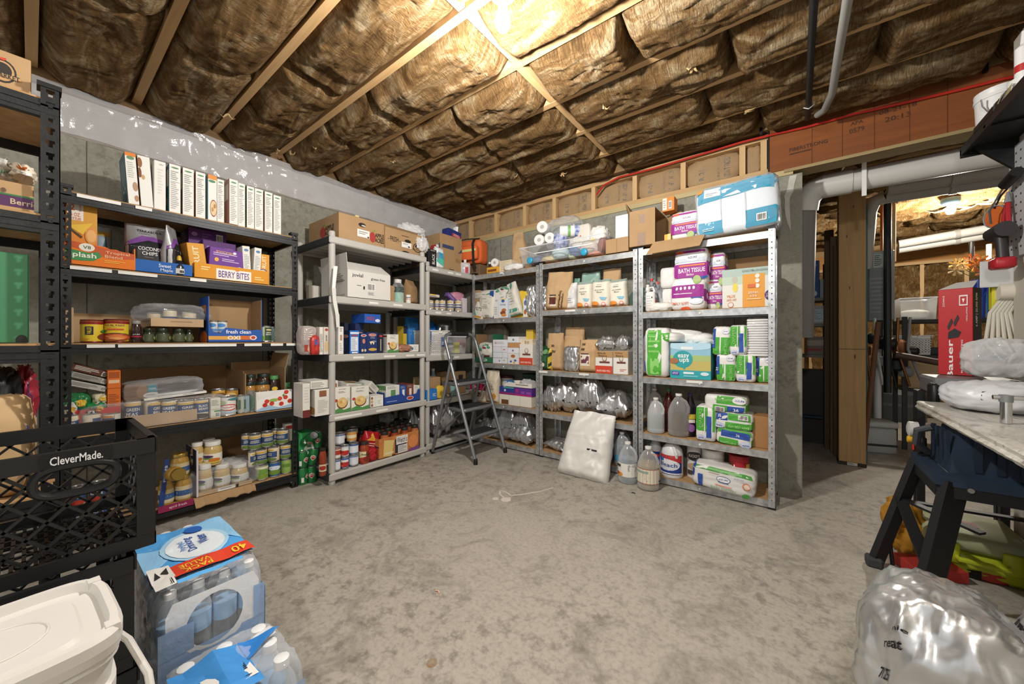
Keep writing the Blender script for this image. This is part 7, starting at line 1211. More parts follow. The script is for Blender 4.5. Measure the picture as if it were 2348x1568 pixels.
# floor jugs
FJ = clear((.9, .92, .92), .25, .12, .16, 'cloudy_plastic')
p = onZ(1434, 1108, 0); q = Vector((p.x, p.y + .05, .001)); gallon(q, .072, .30, 'clear vinegar jug with white label standing on the floor', WATER, .62, lab=[('r', .04, .05, .96, .95, '#e3e1dc'), ('e', .2, .2, .13, .14, '#d9953a'), ('e', .12, .25, .08, .1, '#b5402c'), ('b', .82, .12, .95, .35, 0), ('l', .5, .45, .9, .88, 6, '#8a8884'), ('r', .06, .72, .26, .88, '#33302c')], shell=FJ)
p = onZ(1481, 1124, 0); q = Vector((p.x, p.y + .055, .001)); gallon(q, .076, .30, 'cloudy tan cleaner jug with red-edged label on the floor', mat('#a39474', .3), .66, lab=[('r', .0, .02, 1, .98, '#c0503c'), ('r', .03, .05, .97, .95, '#dcd8c6'), ('r', .08, .7, .5, .85, '#8fa898'), ('l', .1, .15, .6, .6, 7, '#8a887a'), ('e', .88, .2, .05, .06, '#333')], shell=clear((.85, .82, .75), .25, .12, .15, 'tan_shell'))
s = SB(1402, 1438, 994, B[4], YM - .0); jugS(s, 'blue-tinted water jug with label standing on the lowest middle shelf', clear((.62, .75, .85), .2, .03, .1, 'blue_water'), .6, lab=[('r', .1, .0, .9, .5, '#5aa5d6'), ('l', .2, .1, .8, .4, 2, '#e6eef4')], shell=clear((.8, .87, .92), .3, .12, .2, 'blue_shell'))
s = SB(1410, 1440, 985, B[4], YM + .15); jugS(s, 'cloudy jug hidden at the back behind the blue-tinted one', WATER, .5)
# B second shelf
s = SB(1246, 1302, 622, B[1], YM + .004); bag(s, .13, PAPERB, 'tall creased brown grain sack with brown picture label', 'grain_sack', 'bag', [('r', .2, .1, .52, .36, '#dcd2c4'), ('r', .24, .14, .5, .32, '#5a2a1f'), ('r', .24, .36, .5, .39, '#3a2a22')] + [('e', .62 + .05 * (i % 3), .08 + .05 * i, .018, .016, '#5a3f26') for i in range(9)] + [('p', [(.6, .05), (.64, .06), (.7, .48), (.66, .48)], '#6a4c2e'), ('p', [(.72, .05), (.76, .06), (.8, .42), (.77, .42)], '#6a4c2e')], 21, .012, (0, .06, .08), top=.6)
FL = mat('#e0dbcc', .5); FP = [('r', .34, .78, .62, .9, '#5f6f6c'), ('l', .3, .68, .7, .74, 1, '#8a8a7e'), ('t', 'all purpose', .5, .6, .5, .05, '#5a5a50'), ('t', 'flour', .5, .53, .3, .05, '#5a5a50'), ('p', [(.5, .36), (.9, .34), (.82, .24), (.6, .26)], '#7fb8cc'), ('e', .25, .12, .24, .09, '#d98a3a'), ('e', .74, .1, .12, .08, '#d9877a'), ('e', .74, .1, .07, .05, '#ead6ca')]
GF = clear((.55, .68, .62), .35, .12, .3, 'green_film')
for i, (a, b, v, y, tl, l) in enumerate(((1320, 1354, 645, YM, 0, 'left of three cream all-purpose flour bags'), (1353, 1395, 639, YM, .02, 'middle of three cream all-purpose flour bags'), (1396, 1436, 639, YM + .01, -.05, 'right of three cream all-purpose flour bags'))):
    bag(SB(a, b, v, B[1], y), .1, FL, l, 'flour_bag', 'bag', FP, 24 + i, .005, (0, tl, 0), top=.85, topm=GF, topat=.9)
for a, b, v, c, l, sd in ((1294, 1319, 648, '#d9d8d8', 'white blank-labelled packet between grain sack and flour bags', 30), (1303, 1325, 638, '#6f9a8a', 'green film bag behind the flour bags', 31), (1328, 1372, 624, '#8fae a2'.replace(' ', ''), 'crumpled pale green film bag poking above the flour bags', 32)):
    bag(SB(a, b, v, B[1], YM + (.03 if sd == 30 else .13)), .09, mat(c, .4), l, 'film_bag', 'bag', [('l', .3, .2, .8, .5, 4, '#a5a5b0')] if sd == 30 else (), sd, .014)
bag(SB(1378, 1420, 615, B[1], YM + .12), .09, PAPERB, 'brown paper bag standing behind the right flour bags', 'paper_bag', seed=33, amp=.008)
# B third shelf
def kbag(a, b, v, y, l, sd, pr=(), z=B[2], m=PAPERB): return bag(SB(a, b, v, z, y), .1, m, l, 'paper_bag', 'bag', pr, sd, .008, top=.7)
kbag(1238, 1261, 793, YM - .003, 'green coffee bag with yellow zigzag edge by the double post', 41, [('p', [(.75, 0), (1, 0), (1, 1), (.8, .9)], '#c9b23a'), ('p', [(.8, .1), (1, .2), (1, .35), (.8, .25)], '#1f2f22'), ('p', [(.8, .5), (1, .6), (1, .75), (.8, .65)], '#1f2f22'), ('e', .5, .75, .25, .1, '#6f9a6a'), ('e', .35, .22, .15, .08, '#d5d0b5'), ('r', .2, .35, .7, .6, '#2f5a3a')], m=mat('#1f4a2c', .4))
kbag(1250, 1287, 764, YM + .03, 'tall tan paper bag with folded top right of the green coffee bag', 42, [('l', .4, .4, .7, .7, 2, '#6a5236')]); kbag(1290, 1335, 750, YM + .16, 'brown paper bag at the very back of the third middle shelf', 43); kbag(1287, 1333, 770, YM + .08, 'tan paper bag with a folded flap behind the silver pouch', 44)
foil(SB(1292, 1324, 796, B[2], YM), .08, 'upright crinkled silver pouch between the paper bags', 45, .014, 5, 16)
kbag(1324, 1366, 779, YM + .0, 'brown flour bag with white framed picture label', 46, [('r', .15, .2, .68, .55, '#dcd4c8'), ('r', .2, .28, .63, .5, '#6a3a44'), ('r', .2, .55, .63, .58, '#4a2a3a'), ('l', .2, .6, .4, .9, 2, '#5a4630')])
bobs(SB(1365, 1404, 805, B[2], YM), 'red and white baking mix box with handwriting on its kraft flap', 1); bobs(SB(1406, 1440, 805, B[2], YM), 'white baking mix box with handwriting, right beside the red one', 2)
foil(SB(1364, 1410, 773, B[2] + .195, YM + .0), .14, 'silver foil bag lying on the red-fronted baking box', 47, .02, 3, 18); foil(SB(1406, 1440, 772, B[2] + .195, YM + .02), .14, 'silver foil bag lying on the white-fronted baking box', 48, .02, 3, 18)
# ================================================================== step stool
ST = mat('#8e9194', .35, .7); TRD = mat('#232425', .8, bm=.3, bs=120)
t = T('step_stool', 'grey three-step folding stool with black grip standing before the corner shelves', 'step stool', (0, 0, 0))
yl, yr = 2.325, 2.745
path = [(-2.172, yl, .02), (-2.55, yl - .005, 1.06)] + [(-2.55 - .025 * math.sin(a), yl - .005 + .075 * (1 - math.cos(a)), 1.06 + .07 * math.sin(a)) for a in (.5, 1.0, 1.57)]
pr_ = [(x, yl + yr - 0.02 - y, z) for x, y, z in reversed(path)]; pr_[-1] = (-2.18, yr, .02)
M().tube(path + pr_, .0155, ST, 10).build('front_rail', t)
M().tube([(-2.577, yl + .085, 1.131), (-2.577, yr - .105, 1.131)], .018, mat('#19191a', .7, bm=.3, bs=200), 12).build('grip', t)
M().tube([(-2.46, yl - .005, .93), (-2.695, yl - .03, .03), (-2.703, yl, .013), (-2.703, yr, .013), (-2.695, yr + .03, .03), (-2.46, yr - .005, .93)], .014, ST, 10).build('rear_rail', t)
for y in (yl, yr): M().lathe([(.019, 0), (.017, .045), (.013, .05)], BLACK, 14, Matrix.Translation((-2.172 if y == yl else -2.18, y, 0))).build('rubber_foot', t)
for y in (yl - .02, yr + .02): M().rbox(-2.715, -2.69, y - .02, y + .02, 0, .03, .006, BLACK).build('rubber_foot', t)
for k, (z, dp) in enumerate(((.225, .20), (.455, .21), (.685, .23))):
    xf = -2.172 - .378 * (z / 1.06) + .02; st_ = M().rbox(xf - dp, xf, yl + .012, yr - .012, z - .035, z, .012, ST).build('step', t, 50); M().rbox(xf - dp + .02, xf - .02, yl + .035, yr - .035, z - .001, z + .003, .001, TRD).build('tread', st_, 0)
for y in (yl + .008, yr - .008): M().bar((-2.40, y, .67), (-2.60, y, .36), .014, .004, ST).build('brace', t, 0); M().bar((-2.33, y, .44), (-2.62, y, .22), .014, .004, ST).build('brace', t, 0)
# ================================================================== white sack on the floor
s = SP(-1.315, 2.545, .012, .43, .53, .02)
sk = bag(s, .17, mat('#dcdad6', .38, bm=.2, bs=10, spec=.5), 'big plain white plastic sack leaning on the middle galvanised shelving', 'grain_bag', 'sack', [('r', .58, .415, .78, .44, '#1a1a1b')], 61, .02, (-.40, .03, 0), top=.62, pinch=.15, n=26, taper=.14)
# ================================================================== crates
CB = mat('#17181a', .38, spec=.5)
def crate(label, X, Y, z, H_, lg=True, W=.265, D=.36):
    t = T('folding_crate', label, 'crate', (X, Y, z), PI / 2)          # local x -> +Y, local y -> -X; right front corner at x=0
    def side(mp, L, nm, hole=None):
        g = M()
        def bx(a, b, c, e, th=.006, o=0):
            g.add([mp(p, q, r) for r in (-o, th) for p, q in ((a, c), (b, c), (b, e), (a, e))], [(0, 3, 2, 1), (4, 5, 6, 7), (0, 1, 5, 4), (1, 2, 6, 5), (2, 3, 7, 6), (3, 0, 4, 7)], CB)
        bx(0, L, H_ - .034, H_, .008, .006); bx(0, L, 0, .028, .008, .003); bx(0, .03, 0, H_, .008, .002); bx(L - .03, L, 0, H_, .008, .002)
        sp = .052; hh = H_ - .055; n = int((L + hh) / sp) + 1
        for sg in (1, -1):
            for i in range(n):
                a0 = -hh + i * sp + .01; pts = []
                lo = max(0, .03 - a0); hi = min(hh, L - .03 - a0)
                if hi - lo < .01: continue
                P = [(a0 + lo, lo), (a0 + hi, hi)]
                if sg < 0: P = [(L - x, y) for x, y in P]
                if hole:
                    cx, cz, rx, rz = hole; m_ = 14; seg = []
                    for k in range(m_): seg.append(((P[0][0] + (P[1][0] - P[0][0]) * k / m_, P[0][1] + (P[1][1] - P[0][1]) * k / m_), (P[0][0] + (P[1][0] - P[0][0]) * (k + 1) / m_, P[0][1] + (P[1][1] - P[0][1]) * (k + 1) / m_)))
                    seg = [q for q in seg if (((q[0][0] + q[1][0]) / 2 - cx) / rx) ** 2 + (((q[0][1] + q[1][1]) / 2 + .025 - cz) / rz) ** 2 > 1]
                else: seg = [P]
                for q in seg: g.bar(mp(q[0][0], q[0][1] + .025, .003), mp(q[1][0], q[1][1] + .025, .003), .008, .005, CB, up=(0, 0, 1))
        g.build(nm, t, 0)
        if hole:
            cx, cz, rx, rz = hole; N = 28
            M().tube([mp(cx + (rx + .008) * (abs(math.cos(a)) ** .6) * (1 if math.cos(a) > 0 else -1), cz + (rz + .006) * (abs(math.sin(a)) ** .8) * (1 if math.sin(a) > 0 else -1), 0) for a in [2 * PI * i / N for i in range(N)]], .013, CB, 8, closed=True, flat=.6).build('handle', t)
    side(lambda a, z_, e: Vector((a - W, e, z_)), W, 'crate_side', (W - .119, H_ - .062, .05, .024) if lg else None)
    side(lambda a, z_, e: Vector((a - W, D - e, z_)), W, 'crate_side'); side(lambda a, z_, e: Vector((-e, a, z_)), D, 'crate_side'); side(lambda a, z_, e: Vector((-W + e, a, z_)), D, 'crate_side')
    g = M()
    for i in range(14): x = -W + .03 + i * (W - .06) / 13; g.box(x - .003, x + .003, .01, D - .01, .004, .009, CB)
    for i in range(9): y = .02 + i * (D - .04) / 8; g.box(-W + .01, -.01, y - .003, y + .003, .004, .009, CB)
    g.build('crate_bottom', t, 0)
    if lg:
        M().box(-.168, -.070, -.0085, -.006, H_ - .031, H_ - .003, mat('#0d0d0e', .5)).build('logo_plate', t, 0)
        prints([('t', 'CleverMade.', .5, .5, .74, .62, '#d6d8da')], lambda a, b, e: (-.168 + a * .098, -.009 - e, H_ - .031 + b * .028), t)
    return t
crate('upper black lattice folding crate with white lettering by the near shelving', -1.205, .178, .588, .252)
crate('lower black lattice folding crate directly beneath the lettered one', -1.185, .140, .334, .250, False)
crate('bottom black lattice folding crate behind the white bucket', -1.185, .145, .0, .33, False)
# ================================================================== white bucket
WP = mat('#cecbc6', .45, bm=.03, bs=30)
def rsq(g, w0, z0, w1, z1, m, k=5, N=40, cap=False):
    ring = lambda w, z: [(w * (abs(math.cos(a)) ** (2 / k)) * (1 if math.cos(a) > 0 else -1), w * (abs(math.sin(a)) ** (2 / k)) * (1 if math.sin(a) > 0 else -1), z) for a in [2 * PI * (i + .5) / N for i in range(N)]]
    g.add(ring(w0, z0) + ring(w1, z1), [(i, (i + 1) % N, N + (i + 1) % N, N + i) for i in range(N)] + ([tuple(range(N, 2 * N))] if cap else []), m)
def bucket(label, x, y, z, lid=True):
    t = T('square_bucket', label, 'bucket', (x, y, z), .04); g = M()
    for a in ((.095, 0, .112, .20), (.112, .20, .117, .205), (.117, .205, .117, .222), (.117, .222, .112, .226), (.112, .226, .115, .262), (.115, .262, .12, .266), (.12, .266, .12, .285), (.12, .285, .114, .288), (.114, .288, .114, .30)): rsq(g, a[0], a[1], a[2], a[3], WP)
    rsq(g, .01, .0, .095, .0, WP); g.build('bucket_body', t, 50)
    M().box(-.06, .06, .1125, .1145, .05, .17, WP).build('side_panel', t, 0)
    if lid:
        g = M()
        for a in ((.122, .276, .124, .29), (.124, .29, .124, .306), (.124, .306, .119, .313), (.119, .313, .110, .313), (.110, .313, .106, .299), (.106, .299, .084, .297), (.084, .297, .079, .303)): rsq(g, *a, WP)
        rsq(g, .079, .303, .01, .303, WP, cap=True); g.build('lid', t, 50)
        g = M().tube([(.05 * math.cos(a), .05 * math.sin(a), .3035) for a in [i * .3 for i in range(21)]], .0018, WP, 5, closed=True); g.build('lid_ring', t)
        for x_ in (-.09, .09): M().box(x_ - .01, x_ + .01, .100, .116, .302, .3145, WP).build('lid_tab', t, 0)
    M().tube([(-.02, .122, .245), (.03, .135, .24), (.085, .15, .20), (.12, .155, .12), (.13, .15, .02)], .0055, WP, 8).build('handle', t); return t
bucket('white square bucket with lid stacked on top of another bucket', -.945, -.033, .308); bucket('lower white square bucket beneath the lidded one', -.945, -.033, .0, False)
# ================================================================== bottled water
PET = clear((.94, .96, .97), .3, .04, .07, 'bottle_plastic'); CAPW = mat('#dfe1e3', .4); BLF = mat('#9fc3e6', .4)
FILMB = clear((.45, .62, .9), .3, .08, .5, 'blue_film')
def water_pack(label, x0, y0, z0, nx, ny, r=.0315, h=.205, band=True):
    W_, D_ = nx * 2 * r, ny * 2 * r; t = T('water_pack', label, 'water pack', (x0 + W_ / 2, y0 + D_ / 2, z0))
    k = ('pet', h)
    if k not in CANC:
        CANC[k] = (M().lathe([(0, .004), (r * .8, 0), (r * .97, .012), (r * .97, h * .3), (r * .92, h * .33), (r * .97, h * .36), (r * .97, h * .66), (r * .75, h * .8), (r * .4, h * .9), (r * .38, h * .93)], PET, 14).mesh('bottle', 60), M().lathe([(r * .45, h * .92), (r * .45, h * .995), (r * .4, h), (0, h)], CAPW, 12).mesh('cap'), M().lathe([(r * .985, h * .40), (r * .985, h * .62)], BLF, 14).mesh('bottle_label', 60, False))
    for i in range(nx):
        for j in range(ny):
            b = O('bottle', CANC[k][0], t, (-W_ / 2 + r * (2 * i + 1), -D_ / 2 + r * (2 * j + 1), .001)); O('cap', CANC[k][1], b)
            if i == nx - 1 or j == ny - 1: O('bottle_label', CANC[k][2], b)
    o = softbuild(soft(W_ + .006, D_ + .006, h * .99, clear((.96, .98, .99), .28, .06, .03, 'shrink_film'), 9, 16, .006, 14, int(z0 * 10) + 3), 'shrink_wrap', t); o.location = (0, -D_ / 2 - .003, .001)
    return t, W_, D_
wp1, W_, D_ = water_pack('upper forty-bottle pack of drinking water with red value strip on top', -1.715, .19, .212, 8, 4, .0288)
h = .205; tm = lambda s_, t_, e: (W_ / 2 - t_ * W_, -D_ / 2 + s_ * D_, h + .004 + e + .006 * vn(s_ * 5, t_ * 5, 2))   # s along the room's depth, t away from the camera
LB, LB2 = '#4f9fdf', '#8fc6ee'
prints([('r', .0, .16, 1, .92, LB), ('p', [(0, .3), (.5, .6), (0, .7)], LB2), ('p', [(1, .4), (.6, .9), (1, .9)], LB2), ('e', .55, .55, .36, .24, '#a9d3ef'), ('e', .55, .54, .31, .2, '#e3edf4'), ('v', 'Drinking', .5, .56, .12, .22, '#2b56a8'), ('v', 'Water', .63, .58, .11, .15, '#2b56a8'), ('v', 'Purified', .41, .56, .06, .13, '#3f7fc6'), ('e', .62, .78, .1, .07, '#2460b8'), ('r', 0, .14, 1, .31, '#d8432a'), ('T', 'VALUE', .42, .245, .3, .055, '#f0c53a'), ('T', 'PACK', .42, .175, .28, .055, '#f0c53a'), ('T', '40', .86, .21, .16, .1, '#f0c53a'), ('r', .0, .14, .2, .33, '#e6e4df'), ('p', [(.03, .18), (.09, .2), (.06, .27)], '#2a2a2c'), ('p', [(.1, .24), (.16, .2), (.17, .3)], '#2a2a2c'), ('b', .0, .04, .18, .14, 0), ('r', .18, .02, .8, .06, '#5aa8e2')], tm, wp1, 14, 'top_label')
fm = lambda s_, t_, e: (W_ / 2 + .006 + e, -D_ / 2 + s_ * D_, t_ * h)
N = 22; ring = []; HW = clear((.92, .94, .96), .3, .25, .72, 'handle_film')
for i in range(N):
    a = 2 * PI * i / N; c, s_ = math.cos(a), math.sin(a); q = max(abs(c), abs(s_)); ring.append(((.5 + .27 * c, .52 + .33 * s_), (.5 + .44 * c / q * (1 if s_ > 0 else .98), .5 + .42 * s_ / q)))
g = M()
for (a, b), (c, d) in zip(ring, ring[1:] + ring[:1]): g.quad([fm(*a, .001), fm(*c, .001), fm(*d, .0), fm(*b, .0)], HW)
g.build('carry_handle', wp1, 0)
rm = lambda s_, t_, e: (W_ / 2 - s_ * W_, D_ / 2 + .004 + e, t_ * h)
prints([('r', 0, .0, 1, .62, FILMB)] + [('e', x, z, .03, .08, clear((.7, .82, .95), .3, .1, .5, 'pale_film')) for x, z in ((.05, .5), (.14, .3), (.3, .45), (.45, .25), (.6, .5), (.8, .3), (.22, .15), (.7, .12))], rm, wp1, 1, 'side_film')
prints([('r', 0, 0, 1, .26, FILMB), ('r', 0, .26, .30, .6, FILMB), ('r', .88, .26, 1, .7, FILMB)], fm, wp1, 1, 'front_film')
wp2, W2_, D2_ = water_pack('lower blue-wrapped pack of drinking water under the value pack', -1.715, .194, .001, 8, 4, .0288)
prints([('r', 0, .0, 1, .95, FILMB)] + [('e', x, z, .03, .1, clear((.7, .82, .95), .3, .1, .5, 'pale_film')) for x, z in ((.06, .6), (.16, .3), (.34, .7), (.5, .4), (.7, .6))], rm, wp2, 1, 'side_film'); prints([('r', 0, .0, 1, .95, FILMB), ('e', .3, .5, .1, .15, '#5a98da'), ('e', .7, .6, .1, .15, '#5a98da'), ('e', .5, .3, .08, .12, '#5a98da')], fm, wp2, 1, 'front_film')
wp3, W3, D3 = water_pack('opened pack of taller water bottles in front of the two stacked packs', -1.215, .19, .001, 3, 3, .0385, .272)
m3 = lambda s_, t_, e: (W3 / 2 + .004 + e, -D3 / 2 + s_ * D3, t_ * .272)
prints([('r', 0, 0, 1, .8, FILMB)], m3, wp3, 1, 'front_film')
t3 = lambda s_, t_, e: (-W3 / 2 + s_ * W3, -D3 / 2 + t_ * D3, .279 + e + .02 * vn(s_ * 4, t_ * 4, 1))
prints([('r', .25, .0, 1, .62, '#3f8fd6'), ('r', .3, .66, .5, .9, clear((.95, .96, .97), .3, .2, .5, 'film')), ('b', .55, .2, .9, .6, 0), ('p', [(.25, .6), (.45, .95), (.6, .6)], '#2f7fcc')], t3, wp3, 8, 'top_film')
# ================================================================== workbench at the right
BLUE = mat('#26364a', .55, 0, '#1d2b3d', 9, bm=.1, bs=30); LEGM = mat('#1b1c1e', .5)
t = T('saw_stand', 'dusty dark blue saw stand on splayed black legs carrying the stone slab', 'saw stand', (0, 0, 0))
x0, x1, y0, y1 = .455, .83, 2.17, 2.52
g = M()
def ringq(a, b, m=BLUE): g.add([*a, *b], [(0, 1, 5, 4), (1, 2, 6, 5), (2, 3, 7, 6), (3, 0, 4, 7)], m)
rc_ = lambda i, z: [(x0 + i, y0 + i, z), (x1, y0 + i, z), (x1, y1 - i, z), (x0 + i, y1 - i, z)]
ringq(rc_(-.012, .505), rc_(-.012, .545)); ringq(rc_(-.012, .545), rc_(.03, .548)); ringq(rc_(.035, .545), rc_(.075, .73)); g.add(rc_(.075, .73), [(0, 1, 2, 3)], BLUE); g.build('stand_body', t, 0)
for i in range(5):
    x = x0 + .10 + i * .055; M().box(x, x + .02, y0 + .034, y0 + .045, .56, .70, mat('#1c2a3c', .55)).build('body_rib', t, 0)
for i in range(4):
    y = y0 + .08 + i * .06; M().box(x0 + .036, x0 + .048, y, y + .022, .56, .70, mat('#1c2a3c', .55)).build('body_rib', t, 0)
M().bar((x0 - .004, y0, .49), (x0 - .004, y1, .49), .012, .06, LEGM).build('apron', t, 0); M().bar((x0, y0 - .004, .49), (x1, y0 - .004, .49), .012, .06, LEGM).build('apron', t, 0)
legs = [((.50, 2.185, .515), (.395, 2.10, .0), .085), ((.46, 2.50, .515), (.305, 2.43, .0), .05), ((.80, 2.185, .515), (.82, 2.1, .0), .06), ((.80, 2.50, .515), (.82, 2.49, .0), .05)]
for a, b, w_ in legs:
    M().bar(a, b, w_, .03, LEGM, up=(.6, -.8, 0)).build('leg', t, 0); b = Vector(b); M().rbox(b.x - .03, b.x + .03, b.y - .03, b.y + .03, 0, .045, .008, mat('#3a3b3c', .8)).build('foot', t, 0)
M().bar((.41, 2.47, .33), (.60, 2.3, .30), .035, .01, LEGM).build('brace', t, 0); M().bar((.40, 2.47, .33), (.44, 2.14, .12), .04, .012, LEGM).build('brace', t, 0); M().bar((.41, 2.46, .325), (.78, 2.5, .325), .03, .01, LEGM).build('brace', t, 0)
M().lathe([(.012, 0), (.009, .006), (0, .006)], TIN, 12, Matrix.Translation((.535, 2.163, .50)) @ Matrix.Rotation(PI / 2, 4, 'X')).build('bolt', t)
M().lathe([(.0, 0), (.035, 0), (.035, .03), (.02, .035), (0, .035)], mat('#b9b9b5', .4), 18, Matrix.Translation((.455, 2.47, .66)) @ Matrix.Rotation(-PI / 2, 4, 'Y')).build('hand_wheel', t)
M().rbox(.44, .475, 2.42, 2.49, .56, .64, .01, BLACK).build('switch_box', t, 50); M().lathe([(.014, 0), (.014, .02), (0, .022)], mat('#d9a92a', .4), 12, Matrix.Translation((.438, 2.455, .615)) @ Matrix.Rotation(-PI / 2, 4, 'Y')).build('yellow_knob', t); M().rbox(.434, .44, 2.44, 2.46, .57, .595, .002, mat('#c0302a', .4)).build('red_switch', t, 0)
M().tube([(.47, 2.40, .58), (.43, 2.36, .62), (.43, 2.34, .68), (.47, 2.33, .7)], .014, mat('#3a3d42', .5), 8).build('hose', t)
M().tube([(.47, 2.49, .5), (.45, 2.5, .40), (.38, 2.49, .30), (.36, 2.46, .15), (.37, 2.45, .02)], .008, BLACK, 8).build('power_cord', t)
# stone slab
def granite():
    m, nt, b, o = newmat('granite'); v = coord(nt, (1, .35, 1)); a = nz(nt, v, 9, 8, .7, 1.5); c = nz(nt, coord(nt), 38, 4, .7); d = nz(nt, v, 2.4, 4, .6, 2)
    col = ramp(nt, a, [(.3, '#76736e'), (.46, '#bdb9b1'), (.65, '#dcd8cf')]); col = mixc(nt, ramp(nt, c, [(.3, (.8, .8, .8)), (.42, (0, 0, 0))]), col, '#3d3a37'); col = mixc(nt, ramp(nt, d, [(.56, (0, 0, 0)), (.66, (.45, .45, .45))]), col, '#a5806a')
    nt.links.new(col, b.inputs['Base Color']); b.inputs['Roughness'].default_value = .3; bump(nt, b, c, .2, .004); return m
GR = granite(); sy0, sy1, sx0, sx1 = .9, 2.63, .485, .83
g = M(); n = 60; prof = [(.0, .0), (-.006, -.006), (-.004, -.018), (-.012, -.028), (-.004, -.04), (.012, -.045)]
rows_ = []
for i in range(n + 1):
    y = sy0 + (sy1 - sy0) * i / n; rows_.append([(sx0 + a + .0035 * vn(y * 30, b * 200, 2), y, .775 + b + .002 * vn(y * 40, a * 90, 5)) for a, b in prof])
for i in range(n):
    for j in range(len(prof) - 1): g.quad([rows_[i][j], rows_[i + 1][j], rows_[i + 1][j + 1], rows_[i][j + 1]], GR)
g.box(sx0 + .0, sx1, sy0, sy1, .735, .7745, GR); o = tag(g.build('stone_slab', smooth=0), 'speckled granite slab with rough chiselled edge lying on the blue saw stand', 'stone slab')
# things on and behind the slab
MET = mat('#8b8e90', .45, .5); t = T('tool_case', 'long grey metal tool case lying behind the stone slab', 'tool case', (0, 0, 0)); M().rbox(.555, .83, 2.70, 2.98, .80, .885, .006, MET).build('case_body', t, 0); M().box(.552, .556, 2.72, 2.96, .81, .875, mat('#77797b', .5, .4)).build('case_side', t, 0)
for x, y in ((.545, 2.91), (.545, 2.96), (.825, 2.91), (.825, 2.96)): M().bar((x, y, 0), (x, y, .80), .03, .03, LEGM).build('leg', t, 0)
M().rbox(.53, .56, 2.64, 2.72, .70, .86, .01, BLACK).build('side_clamp', t, 50)
a = onY(2150, 664, 2.93); b = onY(2231, 664, 2.93); zb = .888; w_, h_ = b.x - a.x, a.z - zb
t = T('tool_box_carton', 'red and black power tool carton standing on end behind the slab', 'box', ((a.x + b.x) / 2, 2.93, zb), -.5); RD = mat('#b5242a', .45)
w_ *= 1.0; M().rbox(-w_ / 2, w_ / 2, 0, .11, 0, h_, .002, RD).build('carton_body', t, 0); M().add([(-w_ / 2, 0, h_), (w_ / 2, 0, h_), (w_ * .42, .1, h_ + .045), (-w_ * .2, .1, h_ + .04)], [(0, 1, 2, 3)], mat('#d5d2cc', .6)).build('flap', t, 0)
prints([('v', 'Bauer', .36, .18, .17, .46, '#eceae6'), ('v', 'MATERIAL CUTTING', .70, .22, .05, .38, '#eceae6'), ('v', '225444-B', .17, .86, .06, .13, '#e6c9c4'), ('r', .62, .8, .86, .92, '#e9e0dc'), ('r', .65, .815, .83, .905, '#b5242a'), ('p', [(.7, .88), (.78, .88), (.74, .83)], '#eceae6'), ('v', 'OSCILLATING', .84, .7, .04, .16, '#e6d5d0'), ('p', [(.3, .42), (.6, .44), (.68, .5), (.5, .54), (.32, .5)], '#1c1c1e'), ('p', [(.32, .52), (.44, .62), (.4, .66), (.28, .56)], '#26282a'), ('p', [(.5, .56), (.62, .66), (.58, .7), (.46, .6)], '#26282a')], fmap(w_, h_), t)
prints([('r', 0, 0, 1, 1, '#2b2a2c'), ('v', '6 AMP | 20,000 RPM', .42, .75, .3, .38, '#e4e2de'), ('v', 'MULTI TOOL', .42, .2, .3, .28, '#e4e2de')], lambda s_, t_, e: (w_ / 2 + e, .11 * s_, h_ * t_), t, name='side_label')
CLB = clear((.9, .92, .94), .4, .1, .3, 'poly_bag')
block(SP(.70, 2.30, .776, .30, .12, .2), .26, mat('#cfd2d6', .35), 'puffy white plastic sack of supplies lying on the granite slab', 'plastic_sack', 'sack', [('l', .1, .4, .9, .8, 3, '#5f6468')], k=2.8, amp=.012, seed=70, n=14)
block(SP(.76, 2.62, .90, .2, .17, .2), .16, CLB, 'clear crumpled plastic bag of hardware behind the white sack', 'plastic_bag', 'bag', k=2.6, amp=.02, seed=71, n=12)
t = T('pipe_clamp', 'chrome threaded clamp screw standing up in front of the white sack', 'clamp', (.60, 2.10, .776)); M().lathe([(.014, 0), (.014, .075), (0, .075)], CHROME, 14).build('clamp_post', t); g = M(); g.tube([(-.03, 0, .09), (.2, .0, .093)], .008, CHROME, 10); g.build('threaded_rod', t); M().lathe([(.017, .075), (.017, .1), (0, .1)], MET, 12).build('clamp_head', t)
# pegboard wall with tools, black shelf
PX = .825; PG = mat('#b9bbbc', .5, .2); t = T('pegboard', 'grey perforated tool panel seen edge-on at the right picture edge', 'tool panel', (0, 0, 0))
M().box(PX, PX + .012, 1.5, 2.855, 1.46, 1.98, PG).build('panel', t, 0)
g = M()
for i in range(14):
    for j in range(12): y = 2.83 - i * .045; z = 1.5 + j * .04; g.box(PX - .0008, PX, y - .006, y + .006, z - .004, z + .004, mat('#3a3c3e', .8))
o = g.build('peg_hole', t, 0); o['kind'] = 'stuff'
t = T('wall_shelf', 'black steel wall shelf above the tool panel seen from below', 'shelf', (0, 0, 0)); M().box(.675, .838, 1.4, 2.86, 2.018, 2.03, mat('#232224', .5)).build('shelf_panel', t, 0); M().box(.672, .838, 2.845, 2.862, 1.99, 2.03, BLACK).build('shelf_lip', t, 0); M().box(.672, .68, 1.4, 2.86, 2.0, 2.04, BLACK).build('shelf_lip', t, 0); M().box(.672, .838, 2.55, 2.57, 2.008, 2.02, BLACK).build('shelf_joint', t, 0)
for y in (2.8, 2.1): M().add([(.838, y, 2.017), (.70, y, 2.017), (.838, y, 1.86), (.838, y + .02, 2.017), (.70, y + .02, 2.017), (.838, y + .02, 1.86)], [(0, 1, 2), (3, 5, 4), (0, 3, 4, 1), (1, 4, 5, 2)], BLACK).build('bracket', t, 0)
